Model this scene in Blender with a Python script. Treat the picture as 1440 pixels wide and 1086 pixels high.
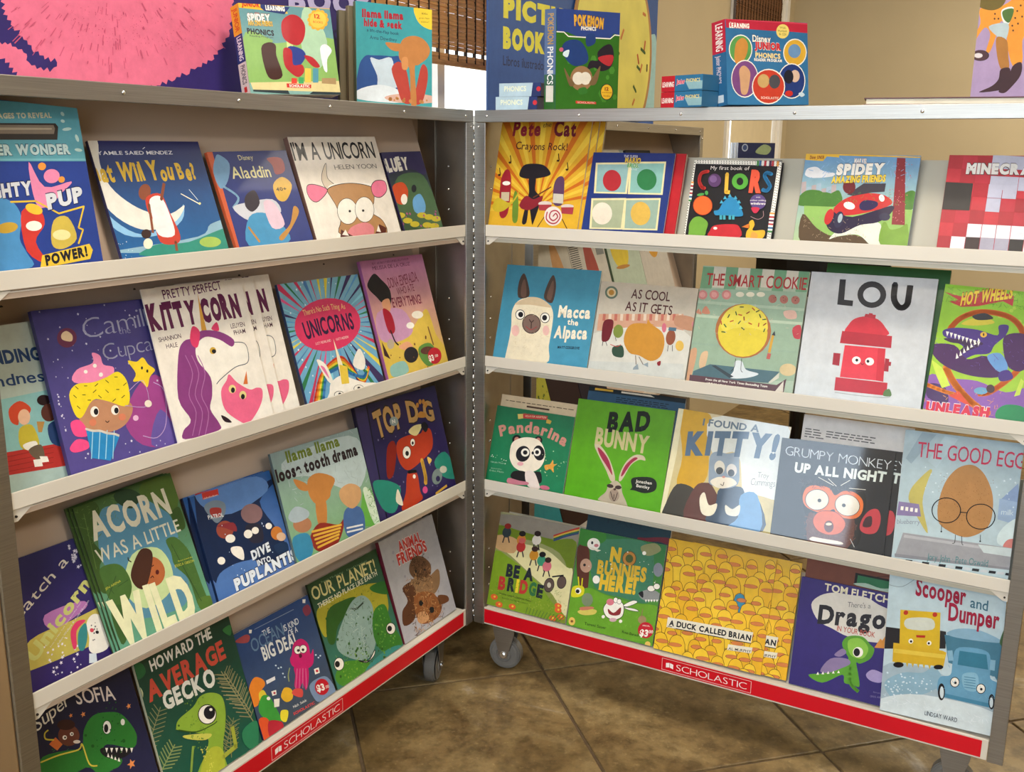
import bpy, bmesh, math, random
from mathutils import Vector, Matrix
from mathutils.geometry import tessellate_polygon
SC = bpy.context.scene
for o in list(bpy.data.objects): bpy.data.objects.remove(o)

# ---------------------------------------------------------------- camera, world, lights, exposure
cam = bpy.data.objects.new('camera', bpy.data.cameras.new('camera')); SC.collection.objects.link(cam)
cam.matrix_world = Matrix(((0.9999478, -0.0102203, -0.0000000, 0.08981), (0.0023049, 0.2255080, -0.9742386, -2.26237), (0.0099570, 0.9741877, 0.2255197, 1.24462), (0, 0, 0, 1)))
cam.data.sensor_width = 36; cam.data.lens = 35.3397; cam.data.clip_start = .05; cam.data.clip_end = 100
SC.camera = cam
RA = 1.041960            # azimuth of the room: the left case stands along the window wall
RB = -0.516314            # direction of the right case
RM = Matrix.Rotation(RA, 4, 'Z'); RMB = Matrix.Rotation(RB, 4, 'Z')
def room(x, y, z=0): return RM @ Vector((x, y, z))
w = bpy.data.worlds.new('sky'); SC.world = w; w.use_nodes = True
nt = w.node_tree; nt.nodes.clear(); wo = nt.nodes.new('ShaderNodeOutputWorld'); wb = nt.nodes.new('ShaderNodeBackground')
tc = nt.nodes.new('ShaderNodeTexCoord'); sx = nt.nodes.new('ShaderNodeSeparateXYZ'); cr = nt.nodes.new('ShaderNodeValToRGB')
cr.color_ramp.elements[0].position = .45; cr.color_ramp.elements[0].color = (.62, .60, .55, 1)
cr.color_ramp.elements[1].position = .62; cr.color_ramp.elements[1].color = (.72, .86, 1, 1)
mp = nt.nodes.new('ShaderNodeMath'); mp.operation = 'MULTIPLY_ADD'; mp.inputs[1].default_value = .5; mp.inputs[2].default_value = .5
nt.links.new(tc.outputs['Generated'], sx.inputs[0]); nt.links.new(sx.outputs['Z'], mp.inputs[0]); nt.links.new(mp.outputs[0], cr.inputs[0])
nt.links.new(cr.outputs[0], wb.inputs[0]); wb.inputs[1].default_value = 5.0; nt.links.new(wb.outputs[0], wo.inputs[0])
def area(name, loc, sx_, sy_, power, col, rot):
    l = bpy.data.lights.new(name, 'AREA'); l.shape = 'RECTANGLE'; l.size = sx_; l.size_y = sy_; l.energy = power; l.color = col
    o = bpy.data.objects.new(name, l); SC.collection.objects.link(o); o.location = loc; o.rotation_euler = rot; return o
area('ceiling_light_near_cases', (.26, -.98, 2.56), .34, .34, 22, (1, .90, .76), (0, 0, 0))
area('ceiling_light_behind', (-.9, -2.9, 2.56), 1.2, .6, 42, (1, .86, .68), (0, 0, RA))
area('ceiling_light_right', (2.2, -2.2, 2.56), 1.2, .6, 44, (1, .93, .82), (0, 0, RA))
area('ceiling_light_far', tuple(room(2.3, -1.6, 2.56)), 1.2, .6, 70, (1, .9, .75), (0, 0, RA))
# daylight of the window on the wall behind the camera
for nm_, yc_, wy_, pw_ in (('window_daylight_near', -.06, .64, 12), ('window_daylight_wide', -1.32, 1.30, 30)):
    wl = area(nm_, (0, 0, 0), wy_, 1.14, pw_, (.70, .85, 1), (0, 0, 0))
    wl.matrix_world = RM @ Matrix.Translation((-2.97, yc_, 1.60)) @ Matrix.Rotation(math.radians(-90), 4, 'Y') @ Matrix.Rotation(math.radians(90), 4, 'Z')
vs = SC.view_settings; vs.view_transform = 'Standard'; vs.look = 'None'; vs.exposure = -0.1; vs.gamma = 1; vs.use_curve_mapping = False

# ---------------------------------------------------------------- helpers
def lin(h):
    h = h.lstrip('#'); c = [int(h[i:i+2], 16)/255 for i in (0, 2, 4)]
    return tuple(x/12.92 if x <= .04045 else ((x+.055)/1.055)**2.4 for x in c)
_m = {}
def mat(name, col, rough=.5, metal=0, noise=0, nscale=20, bump=0, coat=0, spec=.5, aniso=0, stretch=None):
    if name in _m: return _m[name]
    m = bpy.data.materials.new(name); m.use_nodes = True; _m[name] = m
    n = m.node_tree; b = n.nodes['Principled BSDF']; c = lin(col) if isinstance(col, str) else col
    b.inputs['Base Color'].default_value = (*c, 1); b.inputs['Roughness'].default_value = rough; b.inputs['Metallic'].default_value = metal
    b.inputs['Specular IOR Level'].default_value = spec
    if coat: b.inputs['Coat Weight'].default_value = coat; b.inputs['Coat Roughness'].default_value = .12
    if noise or bump:
        t = n.nodes.new('ShaderNodeTexCoord'); no = n.nodes.new('ShaderNodeTexNoise'); no.inputs['Scale'].default_value = nscale; no.inputs['Detail'].default_value = 6
        mpn = n.nodes.new('ShaderNodeMapping'); n.links.new(t.outputs['Object'], mpn.inputs[0]); n.links.new(mpn.outputs[0], no.inputs['Vector'])
        if stretch: mpn.inputs['Scale'].default_value = stretch
        if noise:
            r = n.nodes.new('ShaderNodeValToRGB'); r.color_ramp.elements[0].position = .3; r.color_ramp.elements[1].position = .7
            r.color_ramp.elements[0].color = (*[x*(1-noise) for x in c], 1); r.color_ramp.elements[1].color = (*[min(1, x*(1+noise)) for x in c], 1)
            n.links.new(no.outputs[0], r.inputs[0]); n.links.new(r.outputs[0], b.inputs['Base Color'])
        if bump:
            bp = n.nodes.new('ShaderNodeBump'); bp.inputs['Strength'].default_value = bump; bp.inputs['Distance'].default_value = .002
            n.links.new(no.outputs[0], bp.inputs['Height']); n.links.new(bp.outputs[0], b.inputs['Normal'])
    return m
def printmat(name, rough, metal=0, coat=0, bump=0, bs=40):
    m = bpy.data.materials.new(name); m.use_nodes = True; n = m.node_tree; b = n.nodes['Principled BSDF']
    a = n.nodes.new('ShaderNodeVertexColor'); a.layer_name = 'Col'
    t = n.nodes.new('ShaderNodeTexCoord'); no = n.nodes.new('ShaderNodeTexNoise'); no.inputs['Scale'].default_value = 60; no.inputs['Detail'].default_value = 5
    n.links.new(t.outputs['Object'], no.inputs['Vector']); no.inputs['Scale'].default_value = 34; no.inputs['Roughness'].default_value = .7
    mr = n.nodes.new('ShaderNodeMapRange'); mr.inputs['To Min'].default_value = .74; mr.inputs['To Max'].default_value = 1.2; n.links.new(no.outputs[0], mr.inputs[0])
    vm = n.nodes.new('ShaderNodeVectorMath'); vm.operation = 'SCALE'; n.links.new(a.outputs['Color'], vm.inputs[0]); n.links.new(mr.outputs[0], vm.inputs['Scale'])
    n.links.new(vm.outputs[0], b.inputs['Base Color'])
    b.inputs['Roughness'].default_value = rough; b.inputs['Metallic'].default_value = metal; b.inputs['Specular IOR Level'].default_value = .25
    if coat: b.inputs['Coat Weight'].default_value = coat; b.inputs['Coat Roughness'].default_value = .05
    if bump:
        n2 = n.nodes.new('ShaderNodeTexNoise'); n2.inputs['Scale'].default_value = bs; n2.inputs['Detail'].default_value = 3; 
        mq = n.nodes.new('ShaderNodeMapping'); mq.inputs['Scale'].default_value = (1.6, 1, .35); n.links.new(t.outputs['Object'], mq.inputs[0]); n.links.new(mq.outputs[0], n2.inputs['Vector'])
        bp = n.nodes.new('ShaderNodeBump'); bp.inputs['Strength'].default_value = bump; bp.inputs['Distance'].default_value = .002
        n.links.new(n2.outputs[0], bp.inputs['Height']); n.links.new(bp.outputs[0], b.inputs['Normal'])
    return m
PR = {'matte': printmat('printed_card', .5), 'gloss': printmat('printed_gloss_laminate', .42, coat=.06, bump=.02, bs=12),
      'foil': printmat('printed_foil_laminate', .5, metal=.0, coat=1, bump=.22, bs=16)}
M_STEEL = mat('brushed_aluminium', (.36, .345, .32), .42, 1, noise=.12, nscale=30, bump=.05, stretch=(.3, 4, 30))
M_STEELD = mat('dull_side_metal', (.40, .37, .32), .38, 1, noise=.15, nscale=12)
M_LIP = mat('white_enamel_lip', 'dad2c4', .45, noise=.03, nscale=8)
M_PANEL = mat('beige_enamel_panel', 'c2ac98', .5, noise=.05, nscale=5)
M_PANELR = mat('pale_enamel_panel', 'b9b4a4', .45, noise=.05, nscale=5)
M_PAGE = mat('page_edges', 'ddd5c2', .8, noise=.12, nscale=300, stretch=(.05, 1, .05))
M_DARK = mat('dark_screw', '241f1c', .5)
M_RED = mat('red_label_strip', 'd4001c', .35, noise=.03, nscale=6)
M_WHITE = mat('white_print', 'f4efe8', .45)
M_SIDE = mat('brown_laminate_side', '80623f', .5, noise=.12, nscale=14, stretch=(1, 1, .15))
M_CHROME = mat('chrome', (.85, .85, .85), .15, 1)
M_GREY = mat('grey_rubber_wheel', '74726e', .55, noise=.06, nscale=40)
M_BLACK = mat('black_plastic', '0c0c0d', .3, noise=.1, nscale=40)
def link(o, parent=None):
    SC.collection.objects.link(o)
    if parent: o.parent = parent
    return o
def mesh(name, bm, m, parent=None, smooth=False):
    me = bpy.data.meshes.new(name); bmesh.ops.recalc_face_normals(bm, faces=bm.faces); bm.to_mesh(me); bm.free()
    if smooth:
        for p in me.polygons: p.use_smooth = True
    for mm in (m if isinstance(m, list) else [m]): me.materials.append(mm)
    return link(bpy.data.objects.new(name, me), parent)
def box(bm, x0, x1, y0, y1, z0, z1, mi=0, bev=0):
    r = bmesh.ops.create_cube(bm, size=1, matrix=Matrix.Translation(((x0+x1)/2, (y0+y1)/2, (z0+z1)/2)) @ Matrix.Diagonal((x1-x0, y1-y0, z1-z0, 1)))
    fs = set(f for v in r['verts'] for f in v.link_faces)
    for f in fs: f.material_index = mi
    if bev:
        es = list(set(e for v in r['verts'] for e in v.link_edges)); bmesh.ops.bevel(bm, geom=es, offset=bev, segments=2, affect='EDGES', profile=.5)
def cyl(bm, p0, p1, r0, r1=None, seg=16, mi=0):
    p0, p1 = Vector(p0), Vector(p1); d = p1-p0; r1 = r0 if r1 is None else r1
    M = Matrix.Translation((p0+p1)/2) @ d.to_track_quat('Z', 'Y').to_matrix().to_4x4()
    r = bmesh.ops.create_cone(bm, cap_ends=True, segments=seg, radius1=r0, radius2=r1, depth=d.length, matrix=M)
    for f in set(f for v in r['verts'] for f in v.link_faces): f.material_index = mi
def prism(bm, pts, ax, a0, a1):   # polygon pts in the plane across axis ax, extruded a0..a1
    def P(u, v, a): return {'x': (a, u, v), 'y': (u, a, v), 'z': (u, v, a)}[ax]
    A = [bm.verts.new(P(u, v, a0)) for u, v in pts]; Bv = [bm.verts.new(P(u, v, a1)) for u, v in pts]; n = len(pts)
    bm.faces.new(A); bm.faces.new(Bv[::-1])
    for i in range(n): bm.faces.new((A[i], A[(i+1) % n], Bv[(i+1) % n], Bv[i]))
def thing(name, label, cat, M=None, group=None):
    o = link(bpy.data.objects.new(name, None)); o.empty_display_size = .05
    if M is not None: o.matrix_world = M
    o['label'] = label; o['category'] = cat
    if group: o['group'] = group
    return o
def tag(o, label, cat, group=None):
    o['label'] = label; o['category'] = cat
    if group: o['group'] = group
    return o
def struct(o): o['kind'] = 'structure'; return o

# ---------------------------------------------------------------- flat print: shapes and lettering as coloured faces in one mesh
_g = {}
def glyph(ch, off):
    k = (ch, off)
    if k in _g: return _g[k]
    cu = bpy.data.curves.new('t', 'FONT'); cu.body = ch; cu.size = 1; cu.resolution_u = 3; cu.offset = off; cu.fill_mode = 'FRONT'
    o = bpy.data.objects.new('t', cu); SC.collection.objects.link(o)
    me = o.to_mesh(); me.calc_loop_triangles(); vs_ = [v.co.copy() for v in me.vertices]; tr = [tuple(t.vertices) for t in me.loop_triangles]
    o.to_mesh_clear(); bpy.data.objects.remove(o); bpy.data.curves.remove(cu)
    if vs_: x0 = min(v.x for v in vs_); x1 = max(v.x for v in vs_)
    else: x0 = 0; x1 = .22
    _g[k] = ([(v.x-x0, v.y) for v in vs_], tr, x1-x0); return _g[k]
CAP = max(v[1] for v in glyph('H', 0)[0])
def smoothpts(p, closed, n=5):
    L = len(p); out = []
    for i in range(L if closed else L-1):
        a, b, c, d = (p[(i-1) % L], p[i], p[(i+1) % L], p[(i+2) % L]) if closed else (p[max(i-1, 0)], p[i], p[i+1], p[min(i+2, L-1)])
        for k in range(n):
            t = k/n; t2, t3 = t*t, t*t*t
            out.append(tuple(.5*((2*b[j])+(-a[j]+c[j])*t+(2*a[j]-5*b[j]+4*c[j]-d[j])*t2+(-a[j]+3*b[j]-3*c[j]+d[j])*t3) for j in (0, 1)))
    if not closed: out.append(tuple(p[-1]))
    return out
def clip(poly, w, h):
    for ax, lim, sg in ((0, 0, 1), (0, w, -1), (1, 0, 1), (1, h, -1)):
        out = []; n = len(poly)
        for i in range(n):
            a, b = poly[i], poly[(i+1) % n]; da, db = (a[ax]-lim)*sg, (b[ax]-lim)*sg
            if da >= 0: out.append(a)
            if (da > 0 and db < 0) or (da < 0 and db > 0):
                t = da/(da-db); out.append((a[0]+(b[0]-a[0])*t, a[1]+(b[1]-a[1])*t))
        poly = out
        if len(poly) < 3: return []
    return poly
def artmesh(name, els, w, h, m, parent, y=-.00012):
    V = []; F = []; CV = []; lay = [0]
    def tri(pts, col, raw=None):
        q = clip(pts, w, h)
        if len(q) < 3: return
        s = len(V); z = y-lay[0]*1.1e-5
        for p in q: V.append((p[0], z, p[1]))
        F.append(tuple(range(s, s+len(q)))); CV.extend([(*col, 1)]*len(q))
    def poly(pts, col):
        if len(pts) < 3: return
        if len(pts) <= 4 and False: tri(pts, col); return
        for t in tessellate_polygon([[Vector((p[0], p[1], 0)) for p in pts]]): tri([pts[i] for i in t], col)
    def stroke(pts, wd, col):
        r = wd/2
        for i in range(len(pts)-1):
            (ax, ay), (bx, by) = pts[i], pts[i+1]; dx, dy = bx-ax, by-ay; L = math.hypot(dx, dy)
            if L < 1e-7: continue
            nx, ny = -dy/L*r, dx/L*r
            tri([(ax+nx, ay+ny), (bx+nx, by+ny), (bx-nx, by-ny), (ax-nx, ay-ny)], col)
            if r > .0006 or i: tri([(ax+r*math.cos(k*math.pi/3), ay+r*math.sin(k*math.pi/3)) for k in range(6)], col)
    def star(x, y_, r, col, rot=0.2):
        pts = [(x+(r if k % 2 == 0 else r*.42)*math.cos(rot+k*math.pi/5), y_+(r if k % 2 == 0 else r*.42)*math.sin(rot+k*math.pi/5)) for k in range(10)]
        for k in range(0, 10, 2): tri([pts[k], pts[(k+1) % 10], (x, y_), pts[k-1]], col)
    def text(s, A, Bp, hh, arc, col, off, wob):
        glyphs = [glyph(ch, off) for ch in s]; gap = .07
        wid = [(g[2] if ch != ' ' else .24) for g, ch in zip(glyphs, s)]; tot = sum(wid)+gap*(len(s)-1)
        d = (Bp[0]-A[0], Bp[1]-A[1]); Ln = math.hypot(*d); ux, uy = d[0]/Ln, d[1]/Ln; sxx = Ln/tot; syy = hh/CAP
        steep = abs(uy) > .35
        rr = random.Random(len(s)*7+ord(s[0])); x = 0
        for g, ch, wi in zip(glyphs, s, wid):
            tm = (x+wi/2)/tot; lift = -arc*4*tm*(1-tm)*-1 if arc else 0
            ang = (rr.uniform(-.12, .12)*wob) if wob else 0; dy = rr.uniform(-.06, .06)*wob*hh; sc = 1+rr.uniform(-.1, .1)*wob
            if arc: ang += math.atan2(arc*4*(1-2*tm), Ln)
            ca, sa = math.cos(ang), math.sin(ang)
            for t in g[1]:
                pts = []
                for i in t:
                    gx, gy = g[0][i]; px, py = (gx-wi/2)*sxx*sc, gy*syy*sc; px, py = px*ca-py*sa, px*sa+py*ca
                    px += (x+wi/2)*sxx; py += lift+dy
                    if steep: pts.append((A[0]+px*ux-py*uy, A[1]+px*uy+py*ux))
                    else: pts.append((A[0]+px*ux, A[1]+px*uy+py))
                tri(pts, col)
            x += wi+gap
    U = 1e-4
    for e in els:
        k = e[0]
        if k == 'U': U = e[1]; continue
        if k == 'G':
            c0, c1 = lin(e[1]), lin(e[2]); s = len(V); V.extend([(0, y, 0), (w, y, 0), (w, y, h), (0, y, h)]); F.append((s, s+1, s+2, s+3)); CV.extend([(*c0, 1), (*c0, 1), (*c1, 1), (*c1, 1)])
        elif k == 'P':
            p = [(e[2][i]*U, e[2][i+1]*U) for i in range(0, len(e[2]), 2)]
            poly(smoothpts(p, True, 4) if e[3] else p, lin(e[1]))
        elif k == 'E':
            c = [v*U for v in e[2]]; n = 10 if max(map(abs, e[2][2:]))*U < .004 else 24
            tri([(c[0]+c[2]*math.cos(t)+c[4]*math.sin(t), c[1]+c[3]*math.cos(t)+c[5]*math.sin(t)) for t in [2*math.pi*i/n for i in range(n)]], lin(e[1]))
        elif k == 'L':
            p = [(e[3][i]*U, e[3][i+1]*U) for i in range(0, len(e[3]), 2)]
            if e[4] == 1: p = smoothpts(p, False, 4)
            elif e[4] == 2: p = smoothpts(p[:-1], True, 4); p.append(p[0])
            elif e[4] == 3: p = [p[0], p[1]]+smoothpts(p[1:6], False, 3)+[p[6]]
            stroke(p, e[2]*U, lin(e[1]))
        elif k == 'T':
            _, s, q, col, off, ot, ob, wob = e; q = [v*U for v in q]
            if ot:
                text(s, (q[0], q[1]), (q[2], q[3]), q[4], q[5], lin(ot), ob, wob); lay[0] += 1
            text(s, (q[0], q[1]), (q[2], q[3]), q[4], q[5], lin(col), off, wob)
        elif k == 'R':
            _, n, seed, col, sz, q, kind = e; rr = random.Random(seed)
            for i in range(n):
                x, z = rr.uniform(q[0], q[2])*U, rr.uniform(q[1], q[3])*U; r = sz*U*rr.uniform(.4, 1)
                if kind == 's': star(x, z, r, lin(col), rr.uniform(0, 1))
                elif kind == 'f':
                    q_ = rr.uniform(0, 3.14); stroke([(x, z), (x+r*math.cos(q_), z+r*math.sin(q_))], r*.12, lin(col))
                else: tri([(x+r*.6*math.cos(t*math.pi/3), z+r*.6*math.sin(t*math.pi/3)) for t in range(6)], lin(col))
        elif k == 'S': star(e[2][0]*U, e[2][1]*U, e[3]*U, lin(e[1]), .3)
        lay[0] += 1
    me = bpy.data.meshes.new(name); me.from_pydata(V, [], F); me.materials.append(m)
    ca = me.color_attributes.new('Col', 'FLOAT_COLOR', 'POINT')
    ca.data.foreach_set('color', [c for v in CV for c in v])
    return link(bpy.data.objects.new(name, me), parent)

# ---------------------------------------------------------------- room
HC = 2.6
M_WALL = mat('beige_wall_paint', 'bcac8a', .75, noise=.04, nscale=3, bump=.05)
M_CEIL = mat('ceiling_paint', 'cfc7b6', .8, noise=.02)
M_FRAME = mat('white_window_frame', 'ece8df', .4, noise=.02)
M_GROUT = mat('grout', '5e4c36', .8, noise=.15, nscale=60)
RX0, RX1, RY0, RY1 = -3.0, 3.52, -4.7, .3
def wall_with_holes(name, axis, pos, a0, a1, holes, thick):
    bm = bmesh.new(); cuts = sorted(set([a0, a1]+[v for h in holes for v in h[:2]]))
    for p, q in zip(cuts, cuts[1:]):
        hs = [h for h in holes if h[0] <= p and h[1] >= q]; zs = [(0, HC)]
        if hs: zs = [(0, hs[0][2]), (hs[0][3], HC)]
        for z0, z1 in zs:
            if axis == 'x': box(bm, p, q, min(pos, pos+thick), max(pos, pos+thick), z0, z1)
            else: box(bm, min(pos, pos+thick), max(pos, pos+thick), p, q, z0, z1)
    bmesh.ops.remove_doubles(bm, verts=bm.verts, dist=1e-5)
    o = mesh(name, bm, M_WALL); o.matrix_world = RM; return struct(o)
wall_with_holes('wall_left', 'x', RY1, RX0-.15, RX1+.15, [(-.55, .80, 1.02, 2.25), (2.57, 3.36, 1.19, 2.25)], .15)
wall_with_holes('wall_back', 'y', RX1, RY0-.15, RY1+.15, [], .15)
wall_with_holes('wall_front', 'y', RX0, RY0-.15, RY1+.15, [(-2.0, -.64, 1.0, 2.2), (-.40, .28, 1.0, 2.2)], -.15)
wall_with_holes('wall_right', 'x', RY0, RX0-.15, RX1+.15, [], -.15)
bm = bmesh.new(); box(bm, RX0-.15, RX1+.15, RY0-.15, RY1+.15, HC, HC+.1); o = struct(mesh('ceiling', bm, M_CEIL)); o.matrix_world = RM
# stone floor tiles
def tilemat():
    m = bpy.data.materials.new('slate_tile'); m.use_nodes = True; n = m.node_tree; b = n.nodes['Principled BSDF']
    g = n.nodes.new('ShaderNodeNewGeometry'); oi = n.nodes.new('ShaderNodeObjectInfo')
    def N(sc, det, off=0, dist=0):
        x = n.nodes.new('ShaderNodeTexNoise'); x.inputs['Scale'].default_value = sc; x.inputs['Detail'].default_value = det; x.inputs['Distortion'].default_value = dist
        x.inputs['Roughness'].default_value = .62
        a = n.nodes.new('ShaderNodeVectorMath'); a.operation = 'ADD'; s = n.nodes.new('ShaderNodeVectorMath'); s.operation = 'SCALE'; s.inputs[0].default_value = (9, 5, 3)
        n.links.new(oi.outputs['Random'], s.inputs['Scale']); n.links.new(g.outputs['Position'], a.inputs[0]); n.links.new(s.outputs[0], a.inputs[1]); n.links.new(a.outputs[0], x.inputs['Vector']); return x
    n1 = N(4.2, 9, 0, .8); n2 = N(28, 10); n3 = N(90, 6)
    r = n.nodes.new('ShaderNodeValToRGB'); el = r.color_ramp.elements
    for e_, (p, c) in zip((el[0], el[1], el.new(.45), el.new(.55), el.new(.62)), ((.3, '66522f'), (.78, 'a8946c'), (.43, '7a6440'), (.52, '8a744c'), (.62, '97825a'))): e_.position = p; e_.color = (*lin(c), 1)
    n.links.new(n1.outputs[0], r.inputs[0])
    r2 = n.nodes.new('ShaderNodeValToRGB'); r2.color_ramp.elements[0].position = .36; r2.color_ramp.elements[0].color = (*lin('4a3a20'), 1); r2.color_ramp.elements[1].position = .60; r2.color_ramp.elements[1].color = (1, 1, 1, 1)
    n.links.new(n2.outputs[0], r2.inputs[0])
    mx = n.nodes.new('ShaderNodeMix'); mx.data_type = 'RGBA'; mx.blend_type = 'MULTIPLY'; mx.inputs[0].default_value = .5; n.links.new(r.outputs[0], mx.inputs[6]); n.links.new(r2.outputs[0], mx.inputs[7])
    r3 = n.nodes.new('ShaderNodeValToRGB'); r3.color_ramp.elements[0].position = .58; r3.color_ramp.elements[0].color = (0, 0, 0, 1); r3.color_ramp.elements[1].position = .7; r3.color_ramp.elements[1].color = (*lin('5a5038'), 1)
    n.links.new(n3.outputs[0], r3.inputs[0])
    ad = n.nodes.new('ShaderNodeMix'); ad.data_type = 'RGBA'; ad.blend_type = 'ADD'; ad.inputs[0].default_value = .8; n.links.new(mx.outputs[2], ad.inputs[6]); n.links.new(r3.outputs[0], ad.inputs[7])
    n.links.new(ad.outputs[2], b.inputs['Base Color']); b.inputs['Roughness'].default_value = .42
    bp = n.nodes.new('ShaderNodeBump'); bp.inputs['Strength'].default_value = .35; bp.inputs['Distance'].default_value = .004; n.links.new(n2.outputs[0], bp.inputs['Height']); n.links.new(bp.outputs[0], b.inputs['Normal'])
    return m
M_TILE = tilemat()
bm = bmesh.new(); box(bm, RX0-.1, RX1+.1, RY0-.1, RY1+.1, -.06, -.004); floor = struct(mesh('floor', bm, M_GROUT)); floor.matrix_world = RM
TP = .48
bm = bmesh.new(); box(bm, -TP/2+.0035, TP/2-.0035, -TP/2+.0035, TP/2-.0035, -.012, 0, bev=.0022); tile_me = mesh('tile', bm, M_TILE); tme = tile_me.data; bpy.data.objects.remove(tile_me)
TM = Matrix.Translation((.1744, .003, 0)) @ Matrix.Rotation(math.radians(15.2), 4, 'Z')
RMI = RM.inverted(); cnt = 0
for i in range(-14, 15):
    for j in range(-14, 15):
        p = TM @ Vector(((i+.5)*TP, (j+.5)*TP, 0)); q = RMI @ p
        if RX0+.1 < q.x < RX1-.0 and RY0+.2 < q.y < RY1-.0 and (p.y > -2.2 or (abs(p.x) < 1 and p.y > -3)):
            o = link(bpy.data.objects.new('tile', tme)); o.parent = floor; rr = random.Random(i*31+j)
            o.matrix_world = Matrix.Translation((0, 0, rr.uniform(-.0004, .0004))) @ TM @ Matrix.Translation(((i+.5)*TP, (j+.5)*TP, 0)) @ Matrix.Rotation(math.pi/2*rr.randrange(4), 4, 'Z'); cnt += 1

# windows: frame, glass, sill, woven shade
M_GLASS = bpy.data.materials.new('window_glass'); M_GLASS.use_nodes = True
gn = M_GLASS.node_tree; gb = gn.nodes['Principled BSDF']; gb.inputs['Transmission Weight'].default_value = 1; gb.inputs['Roughness'].default_value = 0; gb.inputs['IOR'].default_value = 1.02
def window(name, a0, a1, z0, z1, axis, pos, sgn, mull):
    bm = bmesh.new(); f = .035
    def bx(p, q, u0, u1, s0, s1):
        y0, y1 = sorted((pos+sgn*u0, pos+sgn*u1))
        if axis == 'x': box(bm, p, q, y0, y1, s0, s1)
        else: box(bm, y0, y1, p, q, s0, s1)
    bx(a0, a0+f, .0, .09, z0, z1); bx(a1-f, a1, .0, .09, z0, z1); bx(a0+f, a1-f, .0, .09, z1-f, z1); bx(a0+f, a1-f, .0, .09, z0, z0+f)
    for m_ in mull: bx(m_-.016, m_+.016, .03, .08, z0+f, z1-f)
    bx(a0-.04, a0, -.012, .0, z0-.04, z1+.04); bx(a1, a1+.04, -.012, 0, z0-.04, z1+.04); bx(a0-.04, a1+.04, -.025, 0, z0-.05, z0-.0)
    o = struct(mesh(name, bm, M_FRAME)); o.matrix_world = RM
    ed = [a0+f]+[v for m_ in mull for v in (m_-.016, m_+.016)]+[a1-f]
    for k in range(0, len(ed), 2):
        bm = bmesh.new(); bx(ed[k], ed[k+1], .050, .054, z0+f, z1-f); mesh('pane', bm, M_GLASS, o)
    return o
window('window_1', -.55, .80, 1.02, 2.25, 'x', RY1, 1, [.12, .36])
w2 = window('window_2', 2.57, 3.36, 1.19, 2.25, 'x', RY1, 1, [])
window('window_3', -.40, .28, 1.0, 2.2, 'y', RX0, -1, [])
window('window_4', -2.0, -.64, 1.0, 2.2, 'y', RX0, -1, [-1.32])
M_BAM = mat('woven_bamboo', 'dcb076', .6, noise=.35, nscale=30, stretch=(1, 1, 6)); 
for m_ in (M_BAM,):
    n_ = m_.node_tree; tb = n_.nodes.new('ShaderNodeBsdfTranslucent'); tb.inputs[0].default_value = (.75, .45, .18, 1); mxs = n_.nodes.new('ShaderNodeMixShader'); mxs.inputs[0].default_value = .35
    n_.links.new(n_.nodes['Principled BSDF'].outputs[0], mxs.inputs[1]); n_.links.new(tb.outputs[0], mxs.inputs[2]); n_.links.new(mxs.outputs[0], n_.nodes['Material Output'].inputs[0])
M_BAMD = mat('woven_bamboo_dark', '6a4220', .6, noise=.35, nscale=30, stretch=(1, 1, 6)); M_CORD = mat('shade_cord', '2a1a0c', .8)
def shade(label, a0, a1, zb, zt, y, m, group):
    t = thing('woven_shade', label, 'blind', RM, group); rr = random.Random(4)
    z = zb; k = 0
    me = None
    bm = bmesh.new(); box(bm, a0, a1, -.0026, .0026, -.0047, .0047); prot = mesh('slat', bm, m, t); prot.location = (0, y, zb+.004); me = prot.data
    z = zb+.0135
    while z < zt:
        if rr.random() > .07:
            s = link(bpy.data.objects.new('slat', me), t); s.location = (0, y+rr.uniform(-.001, .001), z); s.rotation_euler = (rr.uniform(-.25, .25), 0, 0); s.scale = (1, 1, rr.uniform(.85, 1.05))
        z += .0098; k += 1
    bm = bmesh.new(); x = a0+.02
    while x < a1: box(bm, x-.0012, x+.0012, y-.005, y+.005, zb, zt); x += .042
    c = mesh('cord', bm, M_CORD, t); c['kind'] = 'stuff'
    bm = bmesh.new(); box(bm, a0, a1, y-.010, y+.010, zb-.004, zb+.045, bev=.002); 
    bm.free()
    bm = bmesh.new(); cyl(bm, (a0, y, zb-.004), (a1, y, zb-.004), .007, seg=10); mesh('bottom_bar', bm, m, t, True)
    bm = bmesh.new(); box(bm, a0-.01, a1+.01, y-.02, y+.018, zt, zt+.05); mesh('head_rail', bm, m, t)
    return t
shade('bamboo roman shade half lowered over the bright near window', -.56, .62, 1.470, 2.26, RY1-.03, M_BAM, None)
shade('dark woven shade high on the far wall behind the red and blue box', 2.52, 3.19, 1.76, 2.28, RY1-.03, M_BAMD, None)
bm = bmesh.new(); box(bm, 2.69, 3.32, RY1+.02, RY1+.023, 1.225, 2.2); o = mesh('roller_blind', bm, mat('cream_blind', 'd8c8a4', .8, noise=.03)); o.matrix_world = RM
tag(o, 'plain cream roller blind inside the far window recess', 'blind')

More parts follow.
